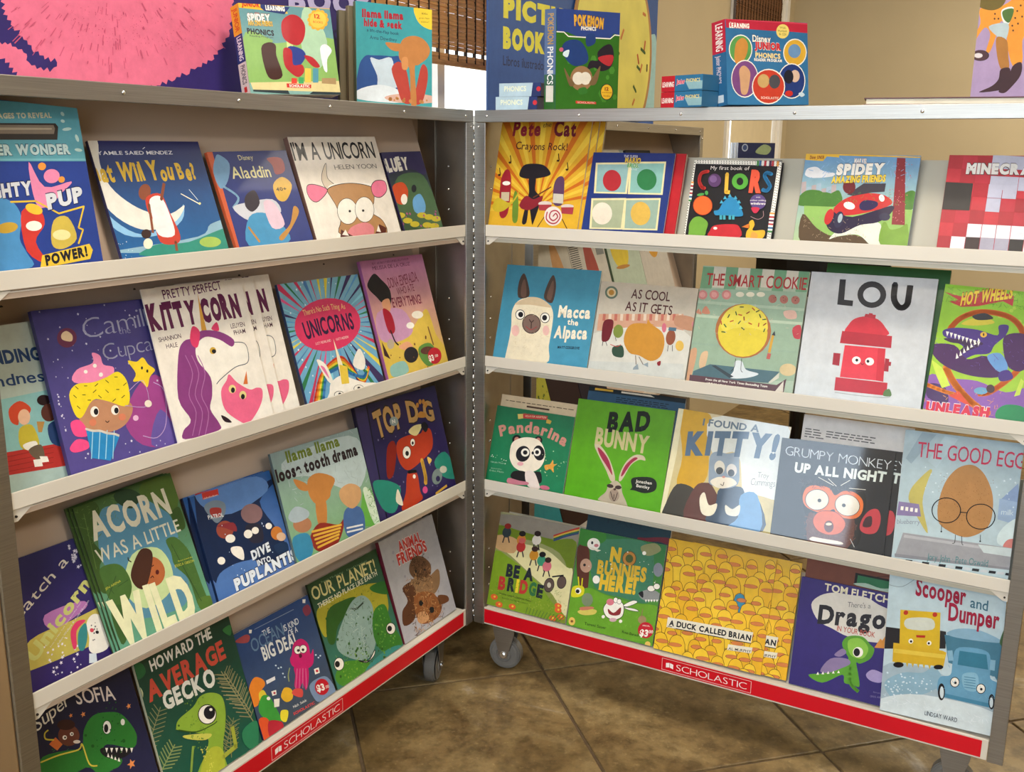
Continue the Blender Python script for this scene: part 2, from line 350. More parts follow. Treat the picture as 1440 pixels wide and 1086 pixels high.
# ---------------------------------------------------------------- display cases
ZT = 1.3350; LZ = [(1.0903, 1.0649), (0.7948, 0.7708), (0.4992, 0.4743), (0.175, 0.135)]     # lip top / lip bottom heights per row, row 4 = floor line and red strip
CW = 1.1728
T17 = math.radians(18.6)
def case(name, label, M, left, third=False, panel_top=(.25, .252, .245, .26), depth=.2, back=.126, closed=True, mp=None, label_text=True):
    # local x: 0..CW from hinge, or -CW..0 when left; y into the case; z up
    t = thing('display_case', label, 'display case', M, 'rolling book display cases')
    X0, X1 = (-CW, 0) if left else (0, CW)
    fr = .0272; o_ = .004
    i0, i1 = X0+fr+(o_ if not left else 0), X1-fr-(o_ if left else 0)
    zb = LZ[3][1]-.004
    # front frame strips
    for (a, b_) in ((X0 if left else X0+o_, i0), (i1, X1 if not left else X1-o_)):
        bm = bmesh.new(); box(bm, a, b_, -.002, .004, zb, ZT-.0262, bev=.0008); mesh('frame_strip', bm, M_STEEL, t)
    bm = bmesh.new(); box(bm, X0+(0 if left else o_), X1-(o_ if left else 0), -.0025, .004, ZT-.0255, ZT, bev=.001); rail = mesh('top_rail', bm, M_STEEL, t)
    for k in range(6):
        bm = bmesh.new(); xx = X0+.035+k*(CW-.07)/5; cyl(bm, (xx, -.0045, ZT-.0125), (xx, -.002, ZT-.0125), .0026, .0034, seg=12); mesh('rivet', bm, M_CHROME, rail, True)
    for xx, zz in ((X0+.014, ZT-.035), (X1-.014, ZT-.035)):
        bm = bmesh.new(); cyl(bm, (xx, -.0045, zz), (xx, -.002, zz), .0024, .003, seg=12); mesh('rivet', bm, M_CHROME, rail, True)
    bm = bmesh.new(); box(bm, X0+.001, X1-.001, .0045, depth, ZT-.003, ZT-.0005); mesh('top_board', bm, M_STEEL, t)
    # side walls
    for (a, b_) in ((X0+.0005, X0+.003), (X1-.0065, X1-.004)):
        if not left and a < .1: a, b_ = a+.005, b_+.005
        bm = bmesh.new(); box(bm, a, b_, .0045, depth, zb, ZT-.0035)
        outer = (left and a < -1) or (not left and a > 1)
        s = mesh('side_wall', bm, [M_STEELD], t)
        if outer:
            aa = a-.002 if left else b_+.0002
            bm = bmesh.new(); box(bm, aa, aa+.0016, .006, depth, zb, ZT-.004); mesh('side_laminate', bm, M_SIDE, s)
            for zz in (.36, .62, .647, .66, .95, 1.2):
                bm = bmesh.new(); xq = aa-.0015 if left else aa+.0016; cyl(bm, (xq, .03, zz), (xq+.0025, .03, zz), .0034, seg=10); mesh('rivet', bm, M_CHROME, s, True)
        else:
            xi = a-.0014 if (left) else b_
            for r in range(4):
                for dz in (.03, .075, .125):
                    zz = LZ[r][0]+dz; bm = bmesh.new(); cyl(bm, (xi, .062, zz), (xi+.0014, .062, zz), .0026, seg=10); mesh('rivet', bm, M_CHROME, s, True)
            bm = bmesh.new(); box(bm, xi-.0015 if left else xi, xi if left else xi+.0015, back-.03, back-.004, zb, ZT-.004); mesh('corner_flange', bm, M_STEELD, s)
    if closed:
        bm = bmesh.new(); box(bm, X0+.004, X1-.0068, back+.018, back+.020, zb, ZT-.0035); mesh('back_panel', bm, M_PANEL, t)
        bm = bmesh.new(); box(bm, X0+.004, X1-.055, back-.0015, back, LZ[0][0]+.170, ZT-.0035); mesh('upper_panel', bm, M_PANEL, t)
    mp = mp or M_PANEL
    bm = bmesh.new(); box(bm, X0+.003, X1-.0068, depth-.002, depth, zb, LZ[3][0] + .02); mesh('base_back', bm, mp, t)
    for r in range(4):
        zt, zl = LZ[r]; off = .024+.021 if r < 3 else .018+.022
        sh = bpy.data.objects.new('shelf', None); link(sh, t); sh.empty_display_size = .02
        yb = off-(zt-zl-.002)*math.tan(T17) if r < 3 else off
        zf = zl+.002 if r < 3 else zt
        bm = bmesh.new(); fz = zf-(.0046 if r < 3 else .0032); box(bm, i0, i1, .0045, yb+.004, fz-.0015, fz); mesh('shelf_floor', bm, M_LIP, sh)
        H = panel_top[r]; zt_ = zt+H*math.cos(T17); yt = off+H*math.sin(T17)
        bm = bmesh.new(); prism(bm, [(yb-.0012, zf-.0045), (yt, zt_), (yt+.0016, zt_), (yb+.0004, zf-.0045)], 'x', i0+.006 if not left else i0-.02, i1-.03 if left else i1+.018)
        mesh('slanted_panel', bm, mp, sh)
        if left:
            bm = bmesh.new(); prism(bm, [(yb-.0004, zf), (yt-.0004, zt_), (yt-.0004, zt_-.012), (yb-.0004+.0045, zf)], 'x', i1-.034, i1-.0305); bm.free()
            bm = bmesh.new(); xs = X0+.1
            for q in range(5):
                cyl(bm, (X0+.12+q*.23, yt-.003, zt_-.010), (X0+.12+q*.23, yt+.001, zt_-.008), .0028, seg=8)
            mesh('screw', bm, M_DARK, sh)
        if r < 3:
            bm = bmesh.new(); box(bm, i0, i1, .0004, .0034, zl, zt, bev=.0009); mesh('lip', bm, M_LIP, sh)
            for xa, sg in ((i0+.0005, 1), (i1-.0005, -1)):
                bm = bmesh.new(); prism(bm, [(xa, zl-.001), (xa+sg*.032, zl-.001), (xa+sg*.008, zl-.018), (xa, zl-.018)], 'y', .0035, .0055); mesh('bracket', bm, M_LIP, sh)
            bm = bmesh.new()
            for xa in (i0+.006, i1-.006): cyl(bm, (xa, .0015, zl-.0105), (xa, .0036, zl-.0105), .0018, seg=8)
            mesh('screw', bm, M_DARK, sh)
            bm = bmesh.new(); box(bm, i0+.004, i1-.004, .006, .0075, zl-.012, zl-.0005); mesh('lip_return', bm, mp, sh)
        else:
            bm = bmesh.new(); box(bm, i0+.001, i1-.001, -.0005, .0044, zl-.002, zt, bev=.0006); lp = mesh('lip', bm, M_LIP, sh)
            xr0, xr1 = i0+.002, i1-.002
            if left: xr1 -= .010
            else: xr1 -= .010
            bm = bmesh.new(); box(bm, xr0, xr1, -.0010, -.0006, zl+.0015, zt-.0035); mesh('red_strip', bm, M_RED, lp)
            if label_text:
                sx0 = (-.696 if left else .489); ln = .207 if left else .203
                lp2 = bpy.data.objects.new('lettering', None); bpy.data.objects.remove(lp2)
                els = [('L', 'f6e8e2', 8, [20, 30, int(ln*1e4)-20, 30, int(ln*1e4)-20, 300, 20, 300, 20, 30], 0),
                       ('P', 'fff4f0', [110, 95, 190, 115, 190, 225, 110, 205], 0), ('P', 'fff4f0', [200, 115, 280, 95, 280, 205, 200, 225], 0),
                       ('T', 'SCHOLASTIC', [350, 85, int(ln*1e4)-110, 85, 150, 0], 'fbeeea', -.012, None, 0, 0)]
                bx_ = artmesh('lettering', els, ln, .034, PR['matte'], lp, y=0); bx_.location = (sx0, -.00112, zl+.0020)
                bx_['label'] = 'white publisher lettering in a thin white outline'
    # casters
    for q, xx in enumerate((X0+.085, X1-.085)) if not third else []:
        if left: xx = X0+.085 if q == 0 else X1-.088
        elif q == 0: xx = X0+.062
        fk = bpy.data.objects.new('caster', None); link(fk, t); fk.location = (xx, .058, 0); fk.rotation_euler = (0, 0, (.15, .0)[q] if not left else (.3, .35)[q])
        fk.empty_display_size = .02
        bm = bmesh.new(); box(bm, -.032, .032, -.03, .03, zb-.005, zb-.001)
        for sy in (-1, 1):
            prism(bm, [(-.030, zb-.006), (.030, zb-.006), (.028, zb-.03), (.010, .032), (-.010, .032), (-.026, zb-.03)], 'y', sy*.021-.0012, sy*.021+.0012)
        box(bm, -.026, .026, -.021, .021, zb-.010, zb-.006); mesh('caster_fork', bm, M_STEEL, fk)
        bm = bmesh.new(); R_ = .041
        cyl(bm, (0, -.0125, R_), (0, .0125, R_), R_-.002, seg=40); 
        for sy in (-1, 1): cyl(bm, (0, sy*.015, R_), (0, sy*.0165, R_), R_-.006, R_-.010, seg=40)
        for sy in (-1, 1): cyl(bm, (0, sy*.0168, R_), (0, sy*.0195, R_), .020, .017, seg=28)
        cyl(bm, (0, -.009, R_), (0, .009, R_), R_, seg=40)
        mesh('wheel', bm, M_GREY, fk, False)
        bm = bmesh.new(); cyl(bm, (0, -.026, R_), (0, .026, R_), .005, seg=6); cyl(bm, (0, -.0235, R_), (0, -.022, R_), .009, seg=14); mesh('axle_bolt', bm, M_CHROME, fk)
        if not left and q == 0:
            bm = bmesh.new(); prism(bm, [(.030, .118), (.052, .100), (.049, .095), (.028, .108)], 'y', .008, .024); mesh('brake_lever', bm, M_STEEL, fk)
    return t
HL = RM; HR = RMB
cL = case('L', 'left half of the rolling aluminium book case, with closed beige back', HL, True)
cR = case('R', 'right half of the rolling aluminium book case, room showing through its back', HR, False, panel_top=(.158, .186, .172, .222), depth=.225, back=.19, closed=False, mp=M_PANELR)
c3 = case('T', 'third aluminium book case seen at a slant through the open right case', RM @ Matrix.Translation((.268, 0, 0)), False, third=True, label_text=False)
# piano hinge between the two halves: part of the left case
bm = bmesh.new(); z = LZ[3][1]; k = 0
hinge = link(bpy.data.objects.new('hinge', None), cL)
while z < ZT-.035:
    xo = -.0021 if k % 2 else .0021
    cyl(bm, (xo, -.002, z), (xo, -.002, z+.0142), .0018, seg=8); z += .0139; k += 1
hk = mesh('hinge_knuckle', bm, M_CHROME, hinge, True); hk['kind'] = 'stuff'
bm = bmesh.new(); cyl(bm, (0, -.001, LZ[3][1]), (0, -.001, ZT-.03), .0012, seg=8); mesh('hinge_pin', bm, M_DARK, hinge)

# ---------------------------------------------------------------- books: shapes and flat print (units 0.1 mm on the cover)
B={}
B['pup']=('L1',-1.1558,-.0140,.1938,.2392,-.0512,.2047,.0140,[
('G','27408f','27408f'),
('P','62a9b8',[255,951,857,971,796,659,195,629],0),
('P','7ab9c4',[197,643,799,674,797,664,195,633],0),
('T','10 IMAGES TO REVEAL',[207,850,604,889,26,0],'e4dcb8',.045,None,.05,0),
('T','WATER WONDER',[57,652,686,696,49,0],'cfe6e4',.06,'17475e',.105,0),
('P','3a3430',[232,829,620,859,634,841,615,768,216,741],0),
('P','8a7c6c',[231,820,607,848,612,829,600,799,222,773],0),
('P','b8a890',[228,806,593,831,591,822,225,792],0),
('E','c6e4dc',[687,832,30,5,-1,-9]),
('E','c6e4dc',[742,786,5,-20,-10,-4]),
('E','c6e4dc',[738,719,24,-2,-4,-9]),
('E','c6e4dc',[669,875,11,-5,-7,-8]),
('E','c6e4dc',[675,915,6,-11,-10,-5]),
('P','e88ab0',[417,637,486,505,658,540,590,478,487,398,416,417],1),
('E','e88ab0',[541,565,49,2,-8,-39]),
('E','f09a42',[492,616,24,1,-4,-21]),
('E','f09a42',[598,548,20,1,-4,-18]),
('P','4f93c9',[154,413,274,424,319,340,287,226,313,150,329,73,88,64],1),
('E','c9a23a',[228,283,61,9,0,-28]),
('P','d13b33',[324,368,430,378,447,301,376,206,427,88,315,159],1),
('E','f2c33c',[400,383,46,-16,-15,-25]),
('E','f4efe4',[382,292,47,0,-5,-27]),
('P','cfb64e',[505,321,596,340,629,221,529,164,469,194],1),
('E','efe0a0',[539,242,55,-1,-6,-29]),
('L','e9c33c',9.5,[273,419,418,426,545,360,710,401,652,281,679,270,634,191],0),
('T','MIGHTY',[89,425,410,465,65,0],'d5d8de',.06,'1a2350',.105,0),
('T','PUP',[482,384,715,436,74,0],'d5d8de',.06,'1a2350',.105,0),
('P','e9c33c',[399,133,703,190,719,154,692,104,374,61],0),
('T','POWER!',[413,79,681,125,49,0],'1c1c2a',.06,None,.05,0)])
B['moon']=('L1',-.9201,-.0246,.2097,.1994,.0082,.3138,.0240,[
('G','1d6aa8','2b2c5e'),
('P','8fb6c9',[610,177,743,250,919,263,863,74,284,101,-92,134,-41,140],1),
('P','2f8f7c',[187,131,303,155,526,149,901,216,855,50,172,89],1),
('E','a5c25a',[700,135,89,-7,-13,-34]),
('P','8fc2e6',[-21,809,-70,556,-14,363,144,234,306,239,512,346,571,389,519,288,323,210,65,229,-75,398,-106,662],1),
('P','e8e4da',[-15,809,67,799,38,660,65,520,179,407,316,345,452,337,576,383,477,290,308,245,156,266,14,372,-58,556],1),
('T','YAMILE SAIED MENDEZ',[41,712,602,714,22,0],'dfe0e6',.01,None,.05,0),
('L','dfe0e6',3.8,[378,748,398,759],0),
('T','What Will You Be?',[-152,558,741,552,102,0],'d8b23a',.045,None,.05,1),
('E','8a4b32',[299,480,42,-8,-28,-49]),
('P','c8402e',[298,446,414,464,442,349,473,199,425,145,307,166,301,301,280,358],1),
('P','e9ecec',[321,434,408,447,438,338,431,202,309,211,303,346],1),
('L','8a4b32',20.5,[408,430,465,530],0),
('L','8a4b32',17.4,[303,401,271,225],0),
('L','8a4b32',20.4,[422,157,412,101],0),
('E','3a2420',[220,223,36,-3,-10,-28]),
('E','f2ecd2',[212,163,34,-3,-12,-32]),
('L','f2ecd2',6.7,[574,458,696,389],0),
('E','f6e9a0',[703,389,10,0,-3,-8]),
('L','e8f0f0',4.0,[649,484,697,412],0),
('R',16,3,'ffffff',4,[-122,85,92,189],'s'),
('P','c45a34',[874,818,908,818,885,48,839,52],0)])
B['alad']=('L1',-.6916,-.0248,.1890,.1852,.0241,.3340,.0240,[
('G','24357f','1f2e72'),
('P','cc5b33',[-43,759,49,758,19,26,-134,43],0),
('P','6f9bc0',[98,721,168,657,102,537,19,491,1,602,56,697],1),
('L','7fa9c8',17.4,[55,502,153,423,75,354],1),
('T','Disney',[268,680,405,681,32,0],'c9c49a',.01,None,.05,1),
('T','Aladdin',[157,553,530,551,80,0],'e4dca4',.012,None,.05,0),
('P','a23a3a',[539,686,682,683,679,591,578,568,570,633],1),
('P','d7ac44',[518,493,632,547,707,484,604,378,518,389],1),
('T','40+',[534,447,639,448,25,0],'4a3a20',.03,None,.05,0),
('P','c9ccd6',[75,354,202,383,465,392,515,299,360,271,184,259],1),
('P','3f93c2',[194,283,371,296,501,183,492,79,112,91],1),
('P','2b2230',[223,431,321,464,335,374,242,317,192,358],1),
('P','e0c3d4',[369,372,472,366,512,208,379,193],1),
('L','c08a3a',17.7,[163,211,220,105],0),
('P','c08a3a',[657,328,695,286,572,177,445,97,421,125,565,204],1)])
B['imu']=('L1',-.4938,-.0246,.2566,.2128,.0216,.3102,.0240,[
('G','efe9de','e9dfd2'),
('T',"I'M A UNICORN",[6,678,969,681,127,0],'1b1a20',.012,None,.05,.2),
('T','HELEN YOON',[425,597,943,593,37,0],'1b1a20',-.01,None,.05,0),
('P','d6c8b4',[268,579,342,649,311,537,376,472,274,450,239,512],1),
('L','1b1a20',5.2,[268,579,342,649,311,537,376,472,274,450,239,512,268,579],2),
('P','f4f0e8',[276,456,416,491,803,475,835,445,746,348,847,108,729,2,225,49,322,178,311,345],1),
('P','b88a5c',[274,450,411,481,584,484,751,460,821,424,778,317,702,250,827,168,799,54,288,98,324,206,319,317,288,387],1),
('L','1b1a20',5.4,[274,450,411,481,584,484,751,460,821,424,778,317,702,250,827,168,799,54,288,98,324,206,319,317,288,387,274,450],2),
('P','e87a9a',[73,492,169,488,271,443,137,366,64,379,41,440],1),
('L','1b1a20',5.0,[73,492,169,488,271,443,137,366,64,379,41,440,73,492],2),
('P','e87a9a',[802,446,880,492,993,482,988,408,889,358,804,374],1),
('L','1b1a20',5.8,[802,446,880,492,993,482,988,408,889,358,804,374,802,446],2),
('E','1b1a20',[431,271,123,3,-23,-102]),
('E','f4efe4',[431,271,118,3,-22,-98]),
('E','1b1a20',[641,271,121,-1,-32,-102]),
('E','f4efe4',[641,271,116,-1,-30,-98]),
('E','1b1a20',[458,270,15,-1,-4,-10]),
('E','1b1a20',[619,264,15,-1,-4,-10]),
('P','e08a90',[413,143,600,171,690,121,610,42,357,64],1),
('P','5a2a22',[260,73,297,139,425,72,345,37],0),
('P','f4efe4',[292,98,346,135,366,84],0),
('P','5a2a22',[676,64,769,144,847,108,804,39],0),
('P','f4efe4',[711,90,755,138,763,79],0)])
B['blu']=('L1',-.2231,-.0248,.1378,.1874,.0261,.3329,.0240,[
('G','3c5a3a','2c2448'),
('P','4c6a4a',[67,502,352,567,520,482,525,69,3,174],1),
('P','38305c',[-8,745,568,734,525,545,316,600,-70,568],1),
('T','BLUEY',[-50,585,320,607,96,0],'f4efe4',.075,None,.05,.6),
('P','c8502e',[9,460,160,491,206,420,124,317,4,325],1),
('E','f4efe4',[115,348,44,-3,-22,-44]),
('P','6aa6d8',[238,341,361,380,392,284,328,211,210,235],1),
('E','20242c',[296,430,35,-2,-17,-33]),
('E','c8b83a',[1,219,62,-5,-12,-23]),
('E','c8b83a',[75,168,63,-5,-12,-23]),
('E','c8b83a',[158,131,64,-5,-12,-24]),
('E','c8b83a',[295,198,66,-5,-12,-24]),
('E','c8b83a',[389,175,67,-5,-13,-24]),
('E','c8b83a',[486,152,68,-5,-13,-24]),
('E','c8b83a',[329,109,66,-6,-12,-24]),
('E','c8b83a',[428,93,68,-6,-13,-24]),
('R',14,5,'b4528c',23,[-16,69,525,236],'d'),
('L','f4efe4',30.9,[581,717,578,64],0)])
B['hand']=('L2',-1.1650,-.0230,.2350,.2405,.0000,.2880,.0350,[
('G','a9c0b8','b9c4ba'),
('P','8cc0c0',[183,559,718,556,593,151,96,259],0),
('P','b8332e',[101,277,596,237,578,101,66,157],0),
('L','8a2420',3.1,[113,249,476,229],0),
('L','8a2420',3.1,[106,223,468,201],0),
('L','8a2420',3.1,[98,197,460,174],0),
('L','8a2420',3.0,[90,171,451,146],0),
('T','FINDING',[195,760,555,736,70,0],'1f3f6e',.045,None,.05,0),
('T','kindness',[145,637,591,607,66,0],'1f3f6e',.012,None,.05,.4),
('P','d04a2c',[281,498,354,529,406,481,384,444,324,427,305,400,271,429],1),
('E','efc0a0',[354,436,35,-8,-13,-43]),
('P','c9b83a',[310,379,387,381,397,264,316,253,284,292],1),
('P','f4efe4',[304,287,382,289,377,238,316,253],1),
('E','2b1a1c',[497,504,41,-8,-9,-30]),
('E','5a3026',[508,428,48,-11,-15,-50]),
('P','27406c',[482,360,574,360,556,225,473,256],1),
('P','b88a4a',[419,395,466,384,433,329,412,334],0),
('P','6a5a48',[326,251,407,262,404,178,353,192],1),
('P','f4efe4',[336,191,384,184,382,142,334,150],0),
('P','f4efe4',[378,201,424,189,426,157,383,163],0)])
B['cam']=('L2',-1.0385,-.0164,.2378,.2499,-.0275,.2800,.0230,[
('G','5a4f94','3f3a72'),
('P','a0468c',[597,474,767,493,824,202,765,50,517,104,435,278],1),
('P','6a58a4',[709,294,805,88,778,47,581,90],1),
('T','Camilla',[302,795,866,835,118,0],'9c9cb4',-.015,None,.05,.6),
('T','the',[540,799,628,797,40,0],'8a8aa8',-.01,None,.05,0),
('T','Cupcake',[399,651,906,678,97,0],'9c9cb4',-.015,None,.05,.6),
('R',46,7,'cfcfe0',10,[35,448,754,1017],'s'),
('R',20,8,'e8e4f4',11,[74,-68,716,222],'s'),
('R',12,18,'e8e4f4',9,[29,207,46,568],'s'),
('E','6a2f4a',[184,821,63,-8,-16,-57]),
('P','e8c8a0',[152,814,155,846,191,861,222,832,207,797],1),
('P','f08cb4',[159,557,196,627,312,652,322,711,372,688,381,631,448,599,373,511],1),
('E','f4efe4',[321,633,13,-2,-3,-12]),
('E','f4efe4',[251,607,13,-2,-3,-11]),
('E','f4efe4',[347,574,14,-2,-4,-13]),
('P','c08a68',[146,399,152,291,294,229,426,247,509,331,468,395,252,434],1),
('P','f2d82c',[109,491,173,544,280,538,384,554,467,574,514,511,506,399,458,358,345,412,252,434,156,349,115,373],1),
('L','4a4018',4.4,[160,534,176,514],0),
('L','4a4018',4.5,[218,526,239,523],0),
('L','4a4018',4.6,[287,512,313,525],0),
('L','4a4018',4.6,[369,537,386,517],0),
('L','4a4018',4.7,[434,546,457,542],0),
('L','4a4018',4.8,[482,484,509,498],0),
('L','4a4018',4.4,[135,485,151,465],0),
('L','4a4018',4.5,[192,477,213,473],0),
('L','4a4018',4.5,[265,477,291,490],0),
('L','4a4018',4.6,[352,480,369,459],0),
('L','4a4018',4.7,[426,469,448,466],0),
('L','4a4018',4.7,[448,412,475,425],0),
('L','4a4018',4.4,[141,420,157,399],0),
('L','4a4018',4.5,[218,440,239,436],0),
('L','4a4018',4.7,[381,402,408,415],0),
('L','4a4018',4.6,[296,456,313,436],0),
('E','f4efe4',[245,365,28,-5,-9,-31]),
('E','1b1a20',[254,363,15,-3,-5,-19]),
('E','f4efe4',[384,349,27,-5,-8,-29]),
('E','1b1a20',[392,344,15,-3,-5,-18]),
('L','1b1a20',4.6,[301,299,312,286,327,294],1),
('E','d88060',[216,305,23,-5,-6,-21]),
('E','d88060',[421,298,25,-5,-6,-21]),
('P','f2508c',[73,328,129,338,163,289,161,235,82,252],1),
('P','f2508c',[30,189,88,229,152,205,147,163,56,157],1),
('P','2c8cc8',[160,278,372,191,271,59,154,102],0),
('L','a8dcee',5.6,[203,259,149,98],0),
('L','a8dcee',5.6,[250,249,195,87],0),
('L','a8dcee',5.7,[297,240,241,77],0),
('L','a8dcee',5.7,[344,230,288,66],0),
('L','f4efe4',13.6,[162,276,203,257,249,247,292,224,339,209,369,191],1),
('P','f2d030',[554,628,616,614,669,634,696,585,737,544,687,506,649,445,614,489,557,498,590,544],1),
('E','1b1a20',[644,570,8,-1,-3,-10]),
('E','1b1a20',[678,545,8,-1,-3,-10]),
('L','c8a8d8',4.9,[704,468,768,400,723,198,632,125,533,157],1),
('L','c8a8d8',3.6,[508,444,629,492,624,333,459,363],1),
('E','f2e4d4',[627,344,26,-5,-6,-22]),
('E','e8b8d8',[513,274,20,-4,-5,-17])])
B['kit']=('L2',-.8495,-.0189,.2141,.2635,-.0187,.2782,.0140,[
('G','f2eee4','efe4d6'),
('T','PRETTY PERFECT',[159,974,660,995,58,0],'5e2050',.01,None,.05,.4),
('T','KITTY CORN',[7,794,781,803,140,0],'5e1846',.075,None,.05,.5),
('T','SHANNON',[41,708,222,713,29,0],'4a2438',.005,None,.05,0),
('T','HALE',[87,661,177,660,29,0],'4a2438',.005,None,.05,0),
('T','LEUYEN',[658,720,788,720,32,0],'4a2438',.005,None,.05,0),
('T','PHAM',[672,672,779,674,31,0],'4a2438',.005,None,.05,0),
('P','d8a040',[442,988,443,732,399,738],0),
('P','f4efe4',[311,653,459,682,651,631,764,564,728,481,629,458,491,431,416,370,342,456],1),
('L','55606c',5.7,[649,625,743,605,759,540,729,468,612,455,465,398,416,370],1),
('P','8a3f80',[163,603,233,688,326,699,399,738,547,713,655,643,624,597,531,660,416,693,322,640,309,545,379,425,358,307,314,218,359,112,337,68,58,69,62,127,137,182,81,334],1),
('L','b070a8',6.5,[219,595,241,472,171,341,193,218,120,79],1),
('L','b070a8',6.6,[269,587,291,464,220,332,243,208,169,68],1),
('L','b070a8',6.7,[319,580,342,456,270,323,293,198,218,57],1),
('P','e0406c',[290,704,334,776,382,734,337,638,295,649],1),
('P','e0406c',[484,739,544,779,546,719],1),
('E','f4efe4',[449,609,53,-8,-13,-41]),
('E','d0a840',[453,594,27,-4,-7,-23]),
('E','1b1a20',[461,588,18,-3,-4,-14]),
('P','ec6a90',[439,317,507,379,543,416,595,351,691,284,759,285,804,264,780,191,704,116,602,61,517,104,433,195],1),
('P','d8743a',[646,330,702,415,686,323],0),
('E','e8d890',[539,314,31,-6,-9,-28]),
('E','1b1a20',[542,306,17,-3,-6,-18]),
('E','e8d890',[618,257,31,-6,-9,-28]),
('E','1b1a20',[615,247,17,-3,-6,-18]),
('P','2a1a24',[390,161,437,133,465,96,407,114],1)])
B['uni']=('L2',-.5373,-.0199,.2323,.2394,-.0136,.2968,.0240,[
('G','6aa8d0','7fb4c8'),
('P','c83a5c',[741,551,1583,410,1564,376],0),
('P','4a7ab0',[726,528,1515,302,1470,249],0),
('P','c83a5c',[706,507,1423,202,1343,136],0),
('P','e8d44c',[679,487,1311,113,1272,88],0),
('P','e8d44c',[648,470,1183,37,1110,2],0),
('P','3a2c5c',[613,456,1041,-25,931,-61],0),
('P','2f7a4c',[574,445,890,-72,841,-84],0),
('P','3a2c5c',[533,437,734,-104,652,-114],0),
('P','5a9ad0',[490,433,577,-120,463,-122],0),
('P','3a2c5c',[447,431,422,-120,375,-117],0),
('P','8ad0e0',[404,434,273,-106,197,-94],0),
('P','e05a8c',[361,440,131,-79,34,-51],0),
('P','c83a5c',[321,448,0,-39,-39,-24],0),
('P','2f7a4c',[283,460,-119,12,-176,42],0),
('P','c83a5c',[249,475,-225,72,-293,122],0),
('P','4a7ab0',[218,491,-315,141,-341,165],0),
('P','c83a5c',[193,510,-390,218,-423,260],0),
('P','e8d44c',[172,531,-449,300,-481,363],0),
('P','e8d44c',[156,553,-490,386,-499,414],0),
('P','3a2c5c',[146,575,-514,476,-519,524],0),
('P','2f7a4c',[142,598,-520,567,-514,635],0),
('P','3a2c5c',[143,621,-509,659,-502,688],0),
('P','5a9ad0',[150,644,-481,750,-459,797],0),
('P','3a2c5c',[163,666,-436,839,-392,902],0),
('P','8ad0e0',[182,686,-374,924,-351,950],0),
('P','e05a8c',[205,705,-295,1005,-248,1045],0),
('P','c83a5c',[234,722,-202,1079,-124,1130],0),
('P','2f7a4c',[266,736,-94,1146,-58,1166],0),
('P','c83a5c',[302,748,26,1205,95,1231],0),
('P','4a7ab0',[341,757,159,1253,262,1280],0),
('P','c83a5c',[382,763,300,1289,347,1298],0),
('P','e8d44c',[425,766,450,1312,530,1319],0),
('P','e8d44c',[469,765,603,1322,718,1320],0),
('P','3a2c5c',[512,761,759,1317,807,1312],0),
('P','2f7a4c',[554,753,912,1296,991,1279],0),
('P','3a2c5c',[594,742,1061,1260,1164,1223],0),
('P','5a9ad0',[631,728,1200,1208,1241,1188],0),
('P','3a2c5c',[664,712,1326,1140,1385,1100],0),
('P','8ad0e0',[693,692,1435,1060,1502,992],0),
('P','e05a8c',[716,671,1523,967,1547,935],0),
('P','c83a5c',[734,648,1589,864,1613,807],0),
('P','2f7a4c',[745,624,1628,754,1640,670],0),
('P','c83a5c',[750,600,1641,639,1639,603],0),
('P','4a7ab0',[749,575,1626,524,1607,464],0),
('R',50,9,'e8f4f8',13,[43,-50,888,954],'s'),
('E','d83a64',[444,599,377,-21,-51,-203]),
('T',"There's No Such Thing As",[196,695,677,695,44,14],'f0c884',.0,None,.05,0),
('T','UNICORNS',[160,520,728,528,124,11],'2a1c40',.03,None,.05,0),
('T','LUCY ROWLAND',[245,463,420,466,19,0],'f0d8d0',.0,None,.05,0),
('T','KATY HUDSON',[482,463,629,465,19,0],'f0d8d0',.0,None,.05,0),
('L','d8402c',26.0,[78,48,205,219,360,305,494,327,570,242,668,94,785,207],1),
('L','f0902c',26.0,[101,44,220,216,360,290,487,308,565,229,673,105,772,197],1),
('L','f0d83c',26.0,[123,40,236,214,361,274,480,289,560,215,677,116,759,188],1),
('L','48a04c',26.0,[145,35,251,211,361,258,473,270,555,201,681,127,746,178],1),
('L','3a80c0',26.0,[168,31,266,208,362,243,466,251,550,188,685,138,733,168],1),
('P','f4efe4',[306,159,444,192,555,144,689,90,834,50,694,-72,199,-17,257,84],1),
('P','f4efe4',[209,350,297,301,329,155,272,179],1),
('P','e87aa8',[234,298,277,277,296,189],1),
('P','f4efe4',[600,252,717,365,759,270,706,191],1),
('P','f2e8c8',[451,483,504,124,418,125],0),
('P','e8c848',[444,277,530,249,505,116,418,125],0),
('E','1b1a20',[359,50,57,-11,-11,-30]),
('E','f4efe4',[359,50,51,-10,-10,-26]),
('E','1b1a20',[367,56,16,-3,-4,-11]),
('E','1b1a20',[598,56,60,-11,-12,-30]),
('E','f4efe4',[598,56,54,-10,-11,-27]),
('E','1b1a20',[600,60,17,-3,-4,-11])])
